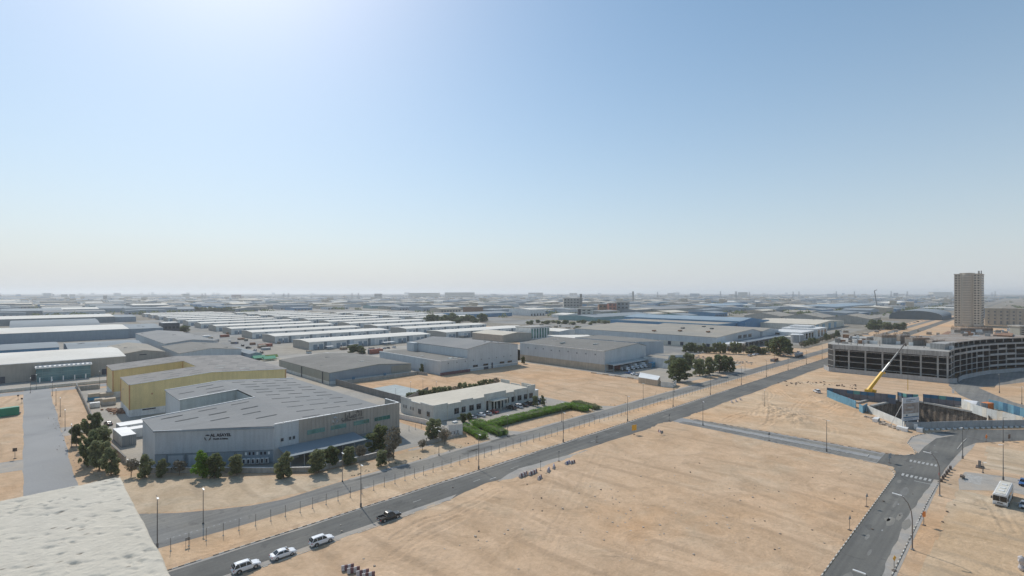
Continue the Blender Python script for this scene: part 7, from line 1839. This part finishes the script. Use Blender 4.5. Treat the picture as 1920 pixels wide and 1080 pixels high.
t = thing('lattice_crane', 'dark lattice crane leaning on the skyline left of the tower', 'crane', (X, Y)); MB().box(X-4, X+4, Y-3, Y+3, 0, 4, 'pole_dark').build('crawler_base', t); MB().bar((X, Y, 3), (X-6, Y+6, 54), 1.8, 'pole_dark').build('boom', t); MB().bar((X-6, Y+6, 54), (X-1, Y+1, 57), 1.5, 'pole_dark').build('jib', t)

# ------------------------------------------------------------------ the roof the camera stands on: a rough plastered parapet
def parapet():
    xe, ye, zt = .343, 3.115, 47.1
    t = thing('host_building', 'pale rough plastered parapet corner of the roof in the foreground', 'building', (xe, ye, 0))
    MB().box(-22, xe-.03, -26, ye-.03, 0, 46.0, 'plaster').build('wall', t)
    def coping(x0, x1, y0, y1, step):
        nx, ny = int((x1-x0)/step)+1, int((y1-y0)/step)+1
        X, Y = np.meshgrid(np.linspace(x0, x1, nx), np.linspace(y0, y1, ny), indexing='ij')
        r = np.random.RandomState(2)
        Z = snoise(X, Y, 41, ((.6, .0005), (.12, .00025), (.05, .0005), (.022, .0007)))
        # trowel pits and spatter
        for k in range(520 if step < .02 else 60):
            px, py = r.uniform(x0, x1), r.uniform(y0, y1); s = r.uniform(.005, .011)*(1.6 if r.rand() < .08 else 1); el = r.uniform(1.2, 3.2); th = r.normal(2.35, .35)
            m = (abs(X-px) < .12) & (abs(Y-py) < .12)
            dx = (X[m]-px)*math.cos(th)+(Y[m]-py)*math.sin(th); dy = -(X[m]-px)*math.sin(th)+(Y[m]-py)*math.cos(th)
            Z[m] += (-1 if r.rand() < .75 else .6)*r.uniform(.002, .008)*np.exp(-(dx/(s*el))**2-(dy/s)**2)
        e = np.minimum(np.minimum(X-x0, x1-X), np.minimum(Y-y0, y1-Y)); rd = .018
        k = np.clip(1-e/rd, 0, 1); Z -= rd*(1-np.sqrt(1-k*k*.999))
        Xw = X+snoise(X, Y, 43, ((.3, .003), (.08, .0015)))*(k > 0); Yw = Y+snoise(X, Y, 44, ((.3, .003), (.08, .0015)))*(k > 0)
        P = np.stack([Xw-xe, Yw-ye, Z+zt], 2).reshape(-1, 3)
        vid = np.arange(nx*ny).reshape(nx, ny); F = np.stack([vid[:-1,:-1], vid[1:,:-1], vid[1:,1:], vid[:-1,1:]], 2).reshape(-1, 4)
        me = bpy.data.meshes.new('coping'); me.vertices.add(len(P)); me.vertices.foreach_set('co', P.ravel())
        me.loops.add(F.size); me.loops.foreach_set('vertex_index', F.ravel().astype(np.int32)); me.polygons.add(len(F)); me.polygons.foreach_set('loop_start', np.arange(0, F.size, 4, dtype=np.int32))
        me.polygons.foreach_set('use_smooth', np.ones(len(F), bool)); me.update(calc_edges=True); me.materials.append(M['plaster'])
        o = bpy.data.objects.new('coping', me); sc.collection.objects.link(o); o.parent = t
    coping(-.42, xe, 1.2, ye, .0042)
    coping(-.42, xe, -26, 1.195, .12)
    coping(-22, -.43, 2.4, ye, .08)
    MB().box(-.40, xe-.02, -26, ye-.02, 46.01, zt-.036, 'plaster').build('parapet_wall', t); MB().box(-22, -.405, 2.42, ye-.02, 46.01, zt-.036, 'plaster').build('parapet_wall', t)
parapet()

# tidy: prototypes that were never placed
for nm in [o.name for o in bpy.data.objects if o.parent is None and (o.get('label') == '' or (o.name in PROTOS and not o.get('_used')))]:
    o = bpy.data.objects[nm]
    for cn in [c.name for c in o.children_recursive]: bpy.data.objects.remove(bpy.data.objects[cn])
    bpy.data.objects.remove(o)
for o in bpy.data.objects:
    if '_abs' in o: del o['_abs']
    if '_used' in o: del o['_used']
